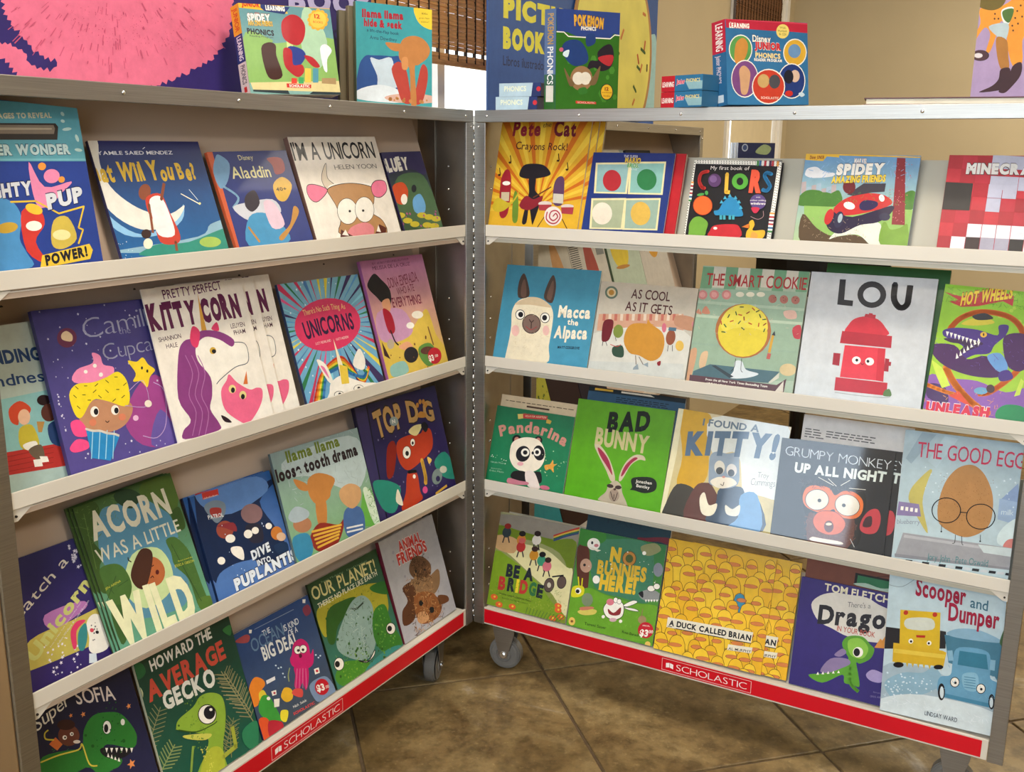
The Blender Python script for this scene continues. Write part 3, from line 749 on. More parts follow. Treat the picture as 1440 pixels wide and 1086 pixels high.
B['don']=('L2',-.2890,-.0208,.2187,.2622,-.0101,.2937,.0240,[
('G','d8b84a','c87fb0'),
('P','d8b84a',[-93,388,307,361,489,430,626,507,754,556,794,323,881,64,-16,44,-4,254],1),
('P','c894b8',[63,608,403,598,477,400,248,338,24,386],1),
('T','BY #1 BESTSELLING AUTHOR',[156,1008,669,1014,17,0],'6a2048',-.01,None,.05,0),
('T','MELISSA DE LA CRUZ',[143,963,667,963,30,0],'5a1840',.0,None,.05,0),
('T','DONA ESMERALDA,',[301,792,732,817,86,0],'7a1c3c',.0,None,.05,.4),
('T','WHO ATE',[390,724,641,737,62,0],'7a1c3c',.0,None,.05,.3),
('T','EVERYTHING!',[289,627,704,618,79,0],'7a1c3c',.015,None,.05,.4),
('P','181418',[32,860,143,933,218,880,301,780,265,660,163,680,103,739,35,807],1),
('P','e0a078',[155,688,259,707,248,616,178,594],1),
('P','a81c30',[143,629,236,587,248,462,204,414,143,445],1),
('L','28181c',15.7,[178,441,201,345,236,309],1),
('P','3a1c1c',[29,370,86,209,18,251],0),
('E','b8a890',[135,332,46,-7,-16,-40]),
('P','e0a078',[231,294,367,321,422,265,313,251],1),
('E','181418',[371,203,97,-15,-27,-66]),
('P','5a8a3c',[508,252,684,258,737,120,577,66,484,161],1),
('E','5a3028',[609,205,99,-5,-4,-34]),
('P','8ab8b0',[63,152,254,167,278,69,63,61],1),
('E','f0e8d8',[595,527,81,-10,-14,-33]),
('L','7a5028',17.0,[703,401,717,237],0),
('R',18,4,'6a4020',22,[75,-16,679,394],'d'),
('E','c01c2c',[697,143,98,-16,-30,-70]),
('T','$3',[600,107,676,106,49,0],'f4efe4',.045,None,.05,0),
('T','.00',[690,128,745,127,24,0],'f4efe4',.0,None,.05,0),
('E','f4efe4',[458,449,54,-7,-11,-27])])
B['cat']=('L3',-1.1580,-.0241,.2150,.1970,.0000,.3176,.0340,[
('G','3a2a6a','2e2c66'),
('P','c8b85a',[201,317,475,325,861,322,828,146,182,151,84,195],1),
('P','b878b8',[326,419,566,413,586,360,353,319],1),
('R',40,11,'f0e8f4',13,[261,6,469,254],'s'),
('R',20,12,'e8e4f4',17,[595,609,655,767],'s'),
('T','Catch a',[141,428,567,663,60,0],'e8e0d4',.0,None,.05,.3),
('T','Unicorn',[188,187,665,485,74,0],'cfcf7c',.045,None,.05,.3),
('T','From the New York Times Bestselling Team',[306,228,568,401,8,0],'e0dce4',-.01,None,.05,0),
('T','Adam Wallace & Andy Elkerton',[350,220,622,392,12,0],'e0dce4',-.01,None,.05,0),
('P','f4efe4',[563,273,619,307,672,274,675,204,660,82,567,76,530,115,553,185],1),
('E','d84a5c',[583,219,13,-6,-4,-12]),
('E','1b1a20',[613,194,11,-5,-3,-10]),
('R',8,2,'2c3040',10,[571,157,620,258],'s'),
('P','e0406c',[435,167,449,263,506,307,563,290,490,257,460,168],1),
('P','3a8a8c',[468,153,497,243,558,275,542,190,497,129],1),
('P','dfe8f0',[523,95,567,76,556,23,505,41],0)])
B['aco']=('L3',-.9849,-.0242,.1894,.2467,.0259,.3347,.0190,[
('G','6aa88c','4a6a38'),
('P','5a8fa8',[162,897,278,918,489,884,597,787,655,704,656,515,590,161,343,142,103,245,111,479,73,659],1),
('P','c8dca0',[286,578,477,556,537,409,477,258,261,225,158,389],1),
('P','3f5a28',[-16,1003,143,986,162,897,62,768,96,650,42,577,65,427,-4,455,-18,693,-24,880],1),
('P','55702f',[527,983,757,962,749,787,664,727,562,848,485,910],1),
('P','2f4a30',[302,981,413,982,485,910,392,855,306,920],1),
('P','4a6e34',[559,576,633,574,682,505,710,419,720,210,725,28,644,62,634,270,563,399,567,485],1),
('P','4a6e34',[42,577,146,572,205,513,213,390,122,296,42,366,34,486],1),
('L','33502a',4.7,[19,376,131,495],1),
('P','3f6030',[26,325,142,276,87,134,18,94],1),
('P','3f5a28',[704,751,745,737,741,611,678,608,659,716],1),
('P','5a7a34',[653,122,757,105,748,44,653,46],1),
('L','5f7a3c',4.6,[58,932,20,586],1),
('L','5f7a3c',3.4,[58,827,-13,876],1),
('L','5f7a3c',3.5,[45,739,131,778],1),
('L','33502a',3.6,[119,429,205,441],1),
('L','33502a',3.5,[80,397,53,467],1),
('L','33502a',5.2,[589,539,675,100],1),
('L','33502a',3.9,[629,373,710,419],1),
('R',70,66,'6a8a44',24,[-5,744,294,1034],'f'),
('R',60,67,'5a7a3c',26,[576,34,712,619],'f'),
('T','ACORN',[64,756,675,735,163,0],'e4dcc0',.038,None,.05,.3),
('T','WAS A LITTLE',[48,610,696,595,84,0],'e0dcc4',.01,None,.05,.2),
('E','b8683c',[383,426,99,-15,-7,-98]),
('P','4a2c22',[267,513,359,587,426,556,411,482,310,351,247,370,227,445],1),
('L','28201c',7.2,[263,539,249,556,253,573],1),
('L','402018',6.2,[393,471,397,457,413,459],1),
('L','402018',6.2,[361,391,378,397,383,383],1),
('E','5a1c1c',[421,407,13,-5,-6,-15]),
('T','JEN ARENA',[33,440,151,449,14,0],'c8c84a',.0,None,.05,0),
('T','JESSICA GIBSON',[558,386,720,366,16,0],'c8c84a',.0,None,.05,0),
('T','Illustrated by',[598,410,717,397,9,0],'c8c84a',.0,None,.05,0),
('T','WILD',[10,74,620,22,282,0],'ecebc0',.068,None,.05,.2)])
B['pat']=('L3',-.7791,-.0213,.1909,.1960,-.0147,.3247,.0240,[
('G','5a7ab8','2a5a9a'),
('P','16284c',[272,1594,302,750,827,718,593,589,684,342,719,136,429,151,-37,259],1),
('P','5c84c0',[51,808,191,795,625,772,693,644,313,577,101,678],1),
('P','c83a30',[107,786,254,778,248,734,103,739],0),
('T','nickelodeon',[110,740,238,733,12,0],'f4efe4',-.005,None,.05,0),
('P','7a8a98',[97,692,193,710,277,666,255,594,170,551,124,607],1),
('P','a83a34',[145,665,234,639,198,585,135,616],1),
('T','PATROL',[104,597,238,579,27,0],'e4e4e4',.03,None,.05,0),
('P','5078b8',[42,195,189,235,354,218,408,187,418,-86,17,36],1),
('E','9a4a3a',[217,488,73,-22,-22,-59]),
('E','f4efe4',[241,415,42,-13,-10,-28]),
('P','8a3038',[158,533,302,515,311,446,213,503],1),
('P','f4efe4',[227,354,318,324,303,236,225,302],1),
('E','f4efe4',[113,294,32,-11,-9,-25]),
('E','8a6a6c',[490,526,97,-29,-25,-67]),
('P','28283a',[402,458,534,431,526,311,410,335],1),
('E','f4efe4',[406,397,38,-12,-11,-29]),
('E','f4efe4',[478,401,32,-10,-9,-24]),
('E','f4efe4',[612,394,30,-9,-8,-22]),
('E','c87a34',[668,322,54,-17,-18,-47]),
('E','e0b898',[701,284,44,-14,-11,-30]),
('P','1c3458',[610,243,737,230,721,138,637,166],1),
('T','DIVE',[381,210,569,223,59,0],'dfe6ee',.06,'141c34',.105,0),
('T','INTO',[413,153,547,148,39,0],'dfe6ee',.045,'141c34',.09,0),
('T','PUPLANTIS',[166,58,798,87,73,0],'e8eef4',.068,'141c34',.113,0),
('R',30,13,'cfe2f4',9,[128,-119,660,542],'d')])
B['lla']=('L3',-.5903,-.0167,.2521,.2203,-.0285,.3002,.0160,[
('G','7fae78','8fa4a4'),
('P','b8c8c8',[151,811,889,838,1033,608,813,388,380,615,124,678],1),
('P','6ab04a',[928,389,1035,239,1053,33,718,130,662,220,794,213],1),
('P','d8e8d0',[897,367,981,345,1037,53,930,84],1),
('R',90,88,'a8b8b8',57,[106,412,960,960],'f'),
('R',80,89,'5a9a40',39,[918,19,1048,361],'f'),
('T','llama llama',[150,781,758,783,80,0],'6a7a20',.045,None,.05,0),
('T','loose tooth drama',[5,663,944,667,88,0],'28141c',.053,None,.05,0),
('P','c07f40',[315,603,446,628,606,545,533,461,495,412,362,390,292,480],1),
('P','c07f40',[348,437,451,409,395,223,311,247],1),
('P','c07f40',[171,645,287,581,287,524,200,561],1),
('P','8c2c24',[215,204,334,254,520,187,593,210,549,119,419,27,242,53,192,140],1),
('L','e0b040',16.8,[228,214,559,175],0),
('L','e0b040',16.8,[233,181,542,154],0),
('L','e0b040',16.8,[237,149,526,132],0),
('L','e0b040',16.7,[242,116,509,111],0),
('L','e0b040',16.7,[247,83,493,89],0),
('P','4a6aa0',[652,282,809,254,835,141,774,38,603,59,583,183],1),
('P','d0a070',[627,436,752,464,865,405,840,306,722,263,622,349],1),
('L','e8e8e8',14.2,[608,132,799,106],0),
('L','e8e8e8',14.1,[601,101,788,76],0),
('P','3a8ab0',[28,231,178,214,197,96,134,31,37,34,-7,131],1),
('E','b07a58',[147,294,93,-27,-21,-57]),
('P','a8b8c0',[23,385,120,442,237,381,219,330,80,327],1)])
B['top']=('L3',-.3311,-.0170,.2898,.2507,-.0232,.2645,.0240,[
('G','2f2458','2c2250'),
('P','3a3060',[9,1005,160,1000,103,20,-11,6],0),
('L','141024',15.3,[157,992,103,20],0),
('R',34,14,'8a80a8',14,[195,26,1027,962],'s'),
('P','2a8a78',[23,351,177,343,346,253,344,174,224,48,76,121],1),
('P','2a8a78',[908,326,1100,382,1205,186,1176,107,993,170],1),
('T','TOP',[217,709,582,743,200,0],'c89c60',.045,'2a1c1c',.09,.6),
('T','D G',[673,754,1055,693,170,0],'c89c60',.045,'2a1c1c',.09,.3),
('P','c88a3c',[805,771,860,810,932,780,914,745],1),
('E','c88a3c',[841,872,20,-4,-8,-22]),
('E','c88a3c',[890,896,21,-4,-8,-22]),
('E','c88a3c',[937,887,21,-4,-8,-22]),
('E','c88a3c',[963,852,21,-4,-8,-22]),
('E','9aa8a4',[468,798,57,-12,-14,-39]),
('T','N',[442,784,485,782,30,0],'f4efe4',.045,None,.05,0),
('P','b83a1e',[446,611,611,640,791,618,859,653,957,616,921,456,704,374,508,348,418,458],1),
('P','8a2018',[302,596,404,637,415,539,307,358,221,363],1),
('P','e8d898',[634,667,727,705,844,689,735,613],1),
('P','1b1a20',[828,684,892,709,929,655,872,614],1),
('E','1b1a20',[549,500,58,-13,-20,-55]),
('E','f4efe4',[549,500,53,-12,-18,-51]),
('E','1b1a20',[551,491,24,-6,-7,-21]),
('E','1b1a20',[660,567,34,-8,-12,-35]),
('E','f4efe4',[660,567,30,-7,-11,-30]),
('E','1b1a20',[658,561,15,-3,-5,-15]),
('P','b83a1e',[500,326,625,303,618,133,616,52,321,36,419,170],1),
('L','1b1a20',28.7,[515,330,627,311],1),
('E','f4efe4',[580,274,20,-5,-6,-18]),
('L','e8b848',46.2,[734,383,736,235,714,174],1),
('E','d84a8a',[690,123,35,-9,-11,-30]),
('P','e8c060',[821,396,877,358,825,329],1),
('P','e8e0c8',[266,131,324,227,348,77],1),
('E','7a8a88',[902,193,69,-26,-45,-63]),
('E','2c2250',[908,171,31,-8,-9,-25]),
('E','c8c8b8',[1016,232,53,-13,-12,-31]),
('L','e8b848',21.7,[836,51,1018,79],1)])
B['sof']=('L4',-1.1529,.0000,.2350,.2508,.0000,.2967,.0180,[
('G','2a2c50','1f1e36'),
('T','Super',[237,882,490,943,82,0],'f4efe4',.0,None,.05,.3),
('T','SOFIA',[529,918,792,822,95,0],'efe0d8',.01,None,.05,.2),
('S','e89050',[470,872],15),
('S','e89050',[549,841],19),
('S','e89050',[864,743],20),
('S','e89050',[771,389],33),
('P','2f7a30',[190,649,231,725,412,676,478,641,525,748,607,802,707,778,798,720,855,593,856,518,805,482,646,590,603,540,649,430,544,439,468,528,238,515,136,572],1),
('P','2f7a30',[577,541,713,457,672,418,577,457],1),
('P','1b1a20',[605,587,803,477,713,457,611,523],1),
('P','f4efe4',[628,575,646,565,628,541],0),
('P','f4efe4',[660,558,679,548,660,524],0),
('P','f4efe4',[693,541,712,531,693,507],0),
('P','f4efe4',[726,524,745,514,726,489],0),
('P','f4efe4',[759,506,778,496,759,472],0),
('P','f4efe4',[793,489,812,479,793,454],0),
('P','f4efe4',[623,517,638,504,637,536],0),
('P','f4efe4',[643,497,658,484,658,516],0),
('P','f4efe4',[664,476,679,463,678,495],0),
('P','f4efe4',[684,455,700,442,699,474],0),
('E','1b1a20',[678,689,29,-14,-13,-42]),
('E','f4efe4',[678,689,26,-13,-12,-38]),
('E','1b1a20',[670,686,14,-7,-8,-25]),
('E','f4efe4',[792,668,14,-7,-6,-19]),
('E','1f5a20',[763,553,11,-6,-4,-12]),
('E','1f5a20',[526,712,9,-5,-3,-8]),
('E','1f5a20',[551,627,11,-6,-3,-10]),
('R',40,69,'1f5a24',11,[551,472,801,830],'d'),
('R',40,70,'3f8a3a',17,[253,409,642,759],'f'),
('E','6a3a2c',[422,765,65,-34,-19,-60]),
('E','3a1e1a',[424,834,55,-27,-10,-30]),
('E','f4efe4',[393,766,14,-7,-4,-13]),
('E','1b1a20',[395,765,6,-3,-2,-6]),
('E','f4efe4',[442,764,12,-6,-4,-11]),
('E','1b1a20',[443,763,5,-3,-2,-5]),
('P','d8743a',[288,776,338,796,368,734,325,716],0),
('L','e0d050',8.9,[322,787,277,816,281,849,308,858],1),
('L','e0d050',9.2,[211,701,328,685,456,653,488,672,497,537,544,499],1),
('E','e8d8c8',[459,704,22,-11,-3,-10])])
B['how']=('L4',-.9106,.0017,.2128,.2511,-.0078,.2942,.0180,[
('G','1f5a48','24402e'),
('T','HOWARD THE',[118,873,663,891,73,0],'f4efe4',.03,None,.05,.4),
('T','AVERAGE',[43,695,738,710,125,0],'d0503c',.045,None,.05,.3),
('T','GECKO',[141,585,596,569,115,0],'f0ede0',.045,None,.05,.3),
('L','8c8c60',6.4,[-81,392,112,624],0),
('L','8c8c60',5.1,[-62,415,10,401],0),
('L','8c8c60',5.0,[-62,415,-87,484],0),
('L','8c8c60',5.1,[-43,438,35,423],0),
('L','8c8c60',5.1,[-43,438,-70,512],0),
('L','8c8c60',5.1,[-24,461,60,446],0),
('L','8c8c60',5.1,[-24,461,-53,540],0),
('L','8c8c60',5.2,[-5,484,85,468],0),
('L','8c8c60',5.1,[-5,484,-36,568],0),
('L','8c8c60',5.2,[15,507,105,491],0),
('L','8c8c60',5.1,[15,507,-17,591],0),
('L','8c8c60',5.2,[34,530,119,516],0),
('L','8c8c60',5.1,[34,530,4,610],0),
('L','8c8c60',5.2,[53,554,133,540],0),
('L','8c8c60',5.1,[53,554,25,628],0),
('L','8c8c60',5.2,[73,577,147,565],0),
('L','8c8c60',5.2,[73,577,47,646],0),
('L','8c8c60',5.2,[92,601,161,590],0),
('L','8c8c60',5.2,[92,601,68,664],0),
('L','9a9468',7.3,[820,176,661,635],0),
('L','9a9468',6.0,[807,215,865,269],0),
('L','9a9468',5.9,[807,215,714,267],0),
('L','9a9468',6.0,[793,254,855,311],0),
('L','9a9468',5.9,[793,254,694,308],0),
('L','9a9468',5.9,[780,293,845,353],0),
('L','9a9468',5.9,[780,293,676,350],0),
('L','9a9468',5.9,[767,331,835,396],0),
('L','9a9468',5.8,[767,331,657,391],0),
('L','9a9468',5.9,[753,370,825,438],0),
('L','9a9468',5.8,[753,370,638,432],0),
('L','9a9468',5.9,[740,408,811,476],0),
('L','9a9468',5.8,[740,408,626,469],0),
('L','9a9468',5.9,[727,446,794,510],0),
('L','9a9468',5.8,[727,446,619,503],0),
('L','9a9468',5.8,[713,484,777,545],0),
('L','9a9468',5.8,[713,484,612,538],0),
('L','9a9468',5.8,[700,522,760,579],0),
('L','9a9468',5.7,[700,522,605,572],0),
('L','9a9468',5.8,[687,560,743,614],0),
('L','9a9468',5.7,[687,560,598,606],0),
('L','9a9468',5.8,[674,597,726,648],0),
('L','9a9468',5.7,[674,597,591,640],0),
('L','8a9a60',9.1,[-18,221,141,341],0),
('L','8a9a60',7.3,[1,236,76,209],0),
('L','8a9a60',7.2,[1,236,-13,307],0),
('L','8a9a60',7.3,[21,251,103,221],0),
('L','8a9a60',7.2,[21,251,5,329],0),
('L','8a9a60',7.3,[41,266,130,234],0),
('L','8a9a60',7.2,[41,266,24,350],0),
('L','8a9a60',7.3,[61,281,152,248],0),
('L','8a9a60',7.3,[61,281,43,367],0),
('L','8a9a60',7.4,[81,296,166,266],0),
('L','8a9a60',7.3,[81,296,64,375],0),
('L','8a9a60',7.4,[101,311,179,284],0),
('L','8a9a60',7.3,[101,311,86,384],0),
('L','8a9a60',7.4,[121,326,192,302],0),
('L','8a9a60',7.3,[121,326,107,393],0),
('L','7a8458',7.2,[486,71,661,281],0),
('L','7a8458',5.7,[505,94,577,81],0),
('L','7a8458',5.6,[505,94,478,159],0),
('L','7a8458',5.7,[525,117,603,103],0),
('L','7a8458',5.7,[525,117,495,188],0),
('L','7a8458',5.7,[544,141,628,126],0),
('L','7a8458',5.7,[544,141,512,216],0),
('L','7a8458',5.8,[563,164,654,148],0),
('L','7a8458',5.7,[563,164,528,245],0),
('L','7a8458',5.8,[583,187,668,172],0),
('L','7a8458',5.7,[583,187,550,263],0),
('L','7a8458',5.8,[602,210,682,197],0),
('L','7a8458',5.7,[602,210,571,281],0),
('L','7a8458',5.8,[622,234,696,222],0),
('L','7a8458',5.7,[622,234,593,300],0),
('L','7a8458',5.8,[641,258,710,247],0),
('L','7a8458',5.8,[641,258,615,318],0),
('L','9a9468',7.3,[819,243,685,621],0),
('L','9a9468',6.0,[808,275,865,329],0),
('L','9a9468',5.9,[808,275,715,325],0),
('L','9a9468',5.9,[797,307,858,365],0),
('L','9a9468',5.9,[797,307,698,360],0),
('L','9a9468',5.9,[785,339,850,400],0),
('L','9a9468',5.8,[785,339,681,394],0),
('L','9a9468',5.9,[774,371,842,436],0),
('L','9a9468',5.8,[774,371,664,429],0),
('L','9a9468',5.9,[763,402,834,471],0),
('L','9a9468',5.8,[763,402,647,463],0),
('L','9a9468',5.9,[752,434,822,502],0),
('L','9a9468',5.8,[752,434,638,493],0),
('L','9a9468',5.9,[740,465,807,530],0),
('L','9a9468',5.8,[740,465,633,521],0),
('L','9a9468',5.8,[729,496,792,558],0),
('L','9a9468',5.8,[729,496,628,549],0),
('L','9a9468',5.8,[718,528,777,585],0),
('L','9a9468',5.8,[718,528,622,577],0),
('L','9a9468',5.8,[707,559,763,613],0),
('L','9a9468',5.7,[707,559,617,604],0),
('L','9a9468',5.8,[696,590,748,641],0),
('L','9a9468',5.7,[696,590,612,632],0),
('L','8a8a58',7.2,[553,34,618,272],0),
('L','8a8a58',5.7,[561,64,628,72],0),
('L','8a8a58',5.7,[561,64,514,125],0),
('L','8a8a58',5.8,[569,94,643,102],0),
('L','8a8a58',5.7,[569,94,518,160],0),
('L','8a8a58',5.8,[577,123,657,133],0),
('L','8a8a58',5.7,[577,123,521,195],0),
('L','8a8a58',5.8,[586,153,667,163],0),
('L','8a8a58',5.7,[586,153,528,226],0),
('L','8a8a58',5.8,[594,183,668,192],0),
('L','8a8a58',5.7,[594,183,541,250],0),
('L','8a8a58',5.8,[602,213,670,222],0),
('L','8a8a58',5.7,[602,213,553,274],0),
('L','8a8a58',5.8,[610,243,672,251],0),
('L','8a8a58',5.7,[610,243,565,298],0),
('P','2f6a3c',[-8,981,57,959,73,895,27,866,-24,888],1),
('P','2f8058',[708,162,852,161,785,-29,691,61],1),
('P','2a7a50',[618,3,785,-29,744,-146,600,-97],1),
('P','c8c89a',[-12,833,12,772,-22,713,-27,765],1),
('P','3a7a40',[762,905,843,913,818,841],1),
('P','8cae3a',[181,437,219,483,354,509,432,551,526,535,605,471,606,362,563,248,502,117,474,-164,203,-41,260,85,374,183,391,280,197,416],1),
('P','b4bc3c',[216,-48,303,115,406,180,495,121,469,-54,429,-246,147,-113],1),
('P','c8c858',[226,363,437,271,381,252,246,327],1),
('L','3a5a20',8.2,[197,416,329,338,470,321,514,326],1),
('R',60,71,'6a9030',11,[273,222,454,600],'d'),
('R',90,72,'dcd860',9,[319,-242,396,211],'d'),
('E','1b1a20',[450,408,75,-36,-22,-65]),
('E','f4efe4',[450,408,68,-33,-20,-59]),
('E','1b1a20',[471,411,46,-22,-15,-43]),
('E','f4efe4',[489,425,13,-6,-3,-10]),
('E','3a5a20',[206,444,8,-4,-2,-7]),
('L','a8b040',31.5,[486,71,612,88,626,230],0),
('L','8aa848',18.9,[206,114,272,262],0)])
B['oce']=('L4',-.6930,.0000,.2041,.2068,.0039,.3203,.0180,[
('G','44505c','2c4a80'),
('T','THE',[268,703,349,705,42,0],'e8ecf0',.01,None,.05,.3),
('T','OCEAN',[132,634,473,631,97,0],'6a88a8',.005,None,.05,.3),
('T','IS KIND',[482,653,649,653,48,0],'e8ecf0',.01,None,.05,.3),
('T','OF A',[512,602,613,598,44,0],'e8ecf0',.01,None,.05,.3),
('T','BIG DEAL',[211,535,590,507,100,0],'f0f0ec',.03,None,.05,.3),
('L','8a9ab0',4.8,[206,787,633,775],0),
('P','a84a4c',[1,775,112,784,147,755,107,723],1),
('P','8a3a50',[723,743,791,754,803,689,738,677],1),
('P','f4efe4',[157,804,183,794,170,771,148,780],0),
('P','f4efe4',[751,812,783,802,768,775,741,786],0),
('P','c8206c',[487,463,534,531,618,536,675,470,670,382,713,408,671,306,585,300,468,368,454,433],1),
('P','c8206c',[477,364,604,322,580,213,523,150,509,216,454,183,422,228,460,298],1),
('L','e088b0',4.8,[498,340,429,210],0),
('L','e088b0',4.9,[525,327,463,194],0),
('L','e088b0',4.9,[553,315,497,177],0),
('L','e088b0',4.9,[581,302,532,161],0),
('E','1b1a20',[556,469,38,-17,-13,-31]),
('E','f4efe4',[556,469,33,-15,-11,-28]),
('E','1b1a20',[560,463,14,-6,-4,-10]),
('E','1b1a20',[613,452,38,-17,-13,-32]),
('E','f4efe4',[613,452,34,-15,-11,-28]),
('E','1b1a20',[608,448,14,-6,-4,-10]),
('E','5a1030',[566,416,16,-7,-6,-15]),
('P','e8862c',[5,410,79,460,146,415,155,367,97,338,38,259,-31,293],1),
('P','e0c83c',[76,334,125,339,138,276,69,267],1),
('P','3f9a3c',[30,219,91,302,157,278,183,201,210,73,184,57,77,125],1),
('E','f4efe4',[149,260,16,-8,-5,-12]),
('P','e8d838',[229,121,294,89,249,24,205,61],1),
('P','e0562c',[8,160,93,117,58,-21,-9,0],1),
('P','b82838',[89,105,200,49,197,-7,62,-9],1),
('P','e8b430',[267,218,324,263,386,219,370,154,302,157],1),
('P','d8504a',[376,194,422,209,488,171,468,121,417,146],1),
('P','7a90b0',[567,163,658,180,772,143,815,-15,626,0,572,71],1),
('P','f4efe4',[192,296,240,285,232,252,191,260],0),
('E','b83a4c',[217,271,11,-5,-3,-8]),
('P','f4efe4',[195,231,249,212,224,159,177,175],0),
('P','f4efe4',[660,262,714,252,709,209,657,218],0),
('E','c8283c',[686,235,14,-7,-4,-10]),
('P','e8e8ec',[173,391,265,384,261,358,171,363],0),
('T','Nick Seluk',[351,82,498,70,20,0],'f0f0f0',.0,None,.05,0),
('T','SCHOLASTIC',[335,32,569,13,20,0],'e04a4c',.03,None,.05,0),
('E','c01c2c',[689,98,72,-34,-24,-58]),
('T','$3',[630,85,713,64,51,0],'f4efe4',.045,None,.05,0),
('T','.00',[719,68,763,58,24,0],'f4efe4',.0,None,.05,0),
('E','cfe0ec',[303,454,8,-4,-2,-6]),
('E','cfe0ec',[320,424,8,-4,-2,-6]),
('E','cfe0ec',[347,419,8,-4,-2,-6]),
('E','cfe0ec',[347,368,8,-4,-2,-6]),
('E','cfe0ec',[354,336,8,-4,-2,-6]),
('E','cfe0ec',[720,355,9,-4,-3,-6]),
('E','cfe0ec',[739,324,9,-4,-3,-6]),
('E','cfe0ec',[763,329,9,-4,-3,-6]),
('L','9aa870',11.1,[425,376,392,333,383,286],1)])
B['pla']=('L4',-.4819,.0000,.2235,.2253,.0018,.3265,.0180,[
('G','3a7a6a','2c4426'),
('P','a8a030',[20,667,166,701,483,689,752,636,870,559,825,344,629,358,248,576,55,438,3,521],1),
('P','2f5a24',[133,622,322,641,494,605,366,528,203,469,108,354,44,412],1),
('P','8aa49c',[284,498,442,594,583,587,657,477,617,330,565,157,408,81,184,212,127,345],1),
('P','3a7a2c',[653,413,807,418,831,243,886,19,639,44,568,221],1),
('P','4a8a2c',[39,137,167,173,382,76,507,-28,332,-92,88,-10,11,73],1),
('P','3a8a84',[490,45,743,48,852,1,460,-23,347,-3],1),
('P','2f6a2c',[697,624,889,602,889,485,721,566],1),
('R',70,15,'2c5a20',23,[57,-198,631,652],'d'),
('R',50,16,'6aa040',18,[611,10,830,430],'d'),
('R',40,19,'7aa838',17,[85,-129,413,194],'d'),
('L','2c3c30',14.8,[408,543,455,516,532,526,558,532],1),
('L','4a6a70',11.0,[461,282,452,206,418,157],1),
('R',150,79,'2f5a20',35,[101,149,737,757],'f'),
('R',120,80,'7ab040',29,[83,-148,453,241],'f'),
('R',90,81,'a8bcb4',44,[346,103,467,536],'f'),
('T','OUR PLANET!',[19,759,829,723,106,0],'d8cc8c',.015,None,.05,.2),
('T',"THERE'S NO PLACE LIKE EARTH",[47,679,824,684,41,0],'e8e4c8',.01,None,.05,0),
('T','Stacy McAnulty   David Litchfield',[155,860,741,837,15,0],'8aa880',-.01,None,.05,0),
('E','1b1a20',[92,183,55,-25,-21,-49]),
('E','f4efe4',[92,183,49,-22,-19,-44]),
('E','1b1a20',[73,191,26,-12,-10,-23]),
('E','1b1a20',[798,198,59,-25,-22,-47]),
('E','f4efe4',[798,198,52,-22,-19,-42]),
('E','1b1a20',[783,204,28,-12,-10,-22]),
('P','f4efe4',[316,114,426,65,533,114,502,72,400,61],1),
('L','1b1a20',7.3,[316,114,426,65,533,114,502,72,400,61,316,114],2),
('L','1b1a20',5.5,[360,79,371,105],0),
('L','1b1a20',5.5,[410,74,423,103],0),
('L','1b1a20',5.6,[457,69,471,102],0)])
B['ani']=('L4',-.2519,.0000,.2065,.2379,.0088,.2899,.0180,[
('G','b0b0b8','a8a4a4'),
('R',30,17,'98949c',32,[123,-182,676,1031],'d'),
('T','ANIMAL',[244,779,585,764,89,0],'c0342c',.045,'e8d0c8',.09,0),
('T','FRIENDS',[186,673,628,661,94,0],'c0342c',.045,'e8d0c8',.09,0),
('P','6a4a34',[327,622,431,670,551,618,622,514,551,417,394,451,308,543],1),
('P','8a6a4c',[301,494,526,427,711,446,683,314,568,253,406,281,275,368],1),
('P','5a3624',[153,466,289,465,316,334,212,154,48,154,74,278,180,337],1),
('P','8a5430',[292,344,524,287,629,123,533,38,311,60,241,158],1),
('P','6a4028',[611,218,739,168,745,112,604,133],1),
('P','c89468',[277,178,380,153,403,74,289,73,241,124],1),
('E','1b1a20',[350,248,29,-12,-10,-24]),
('E','1b1a20',[472,133,35,-14,-12,-27]),
('E','1b1a20',[389,539,19,-7,-5,-12]),
('R',160,60,'3a2416',42,[352,397,557,681],'f'),
('R',160,61,'b08458',48,[171,-64,607,510],'f'),
('R',120,62,'4a2c18',48,[159,-89,626,481],'f'),
('E','1b1a20',[350,248,24,-10,-8,-19]),
('E','1b1a20',[472,133,27,-11,-9,-21]),
('E','1b1a20',[389,539,15,-5,-4,-9]),
('E','1b1a20',[518,508,15,-6,-4,-9]),
('R',30,20,'3a2418',13,[370,417,551,657],'d'),
('R',26,21,'c8a070',14,[218,2,576,492],'d')])
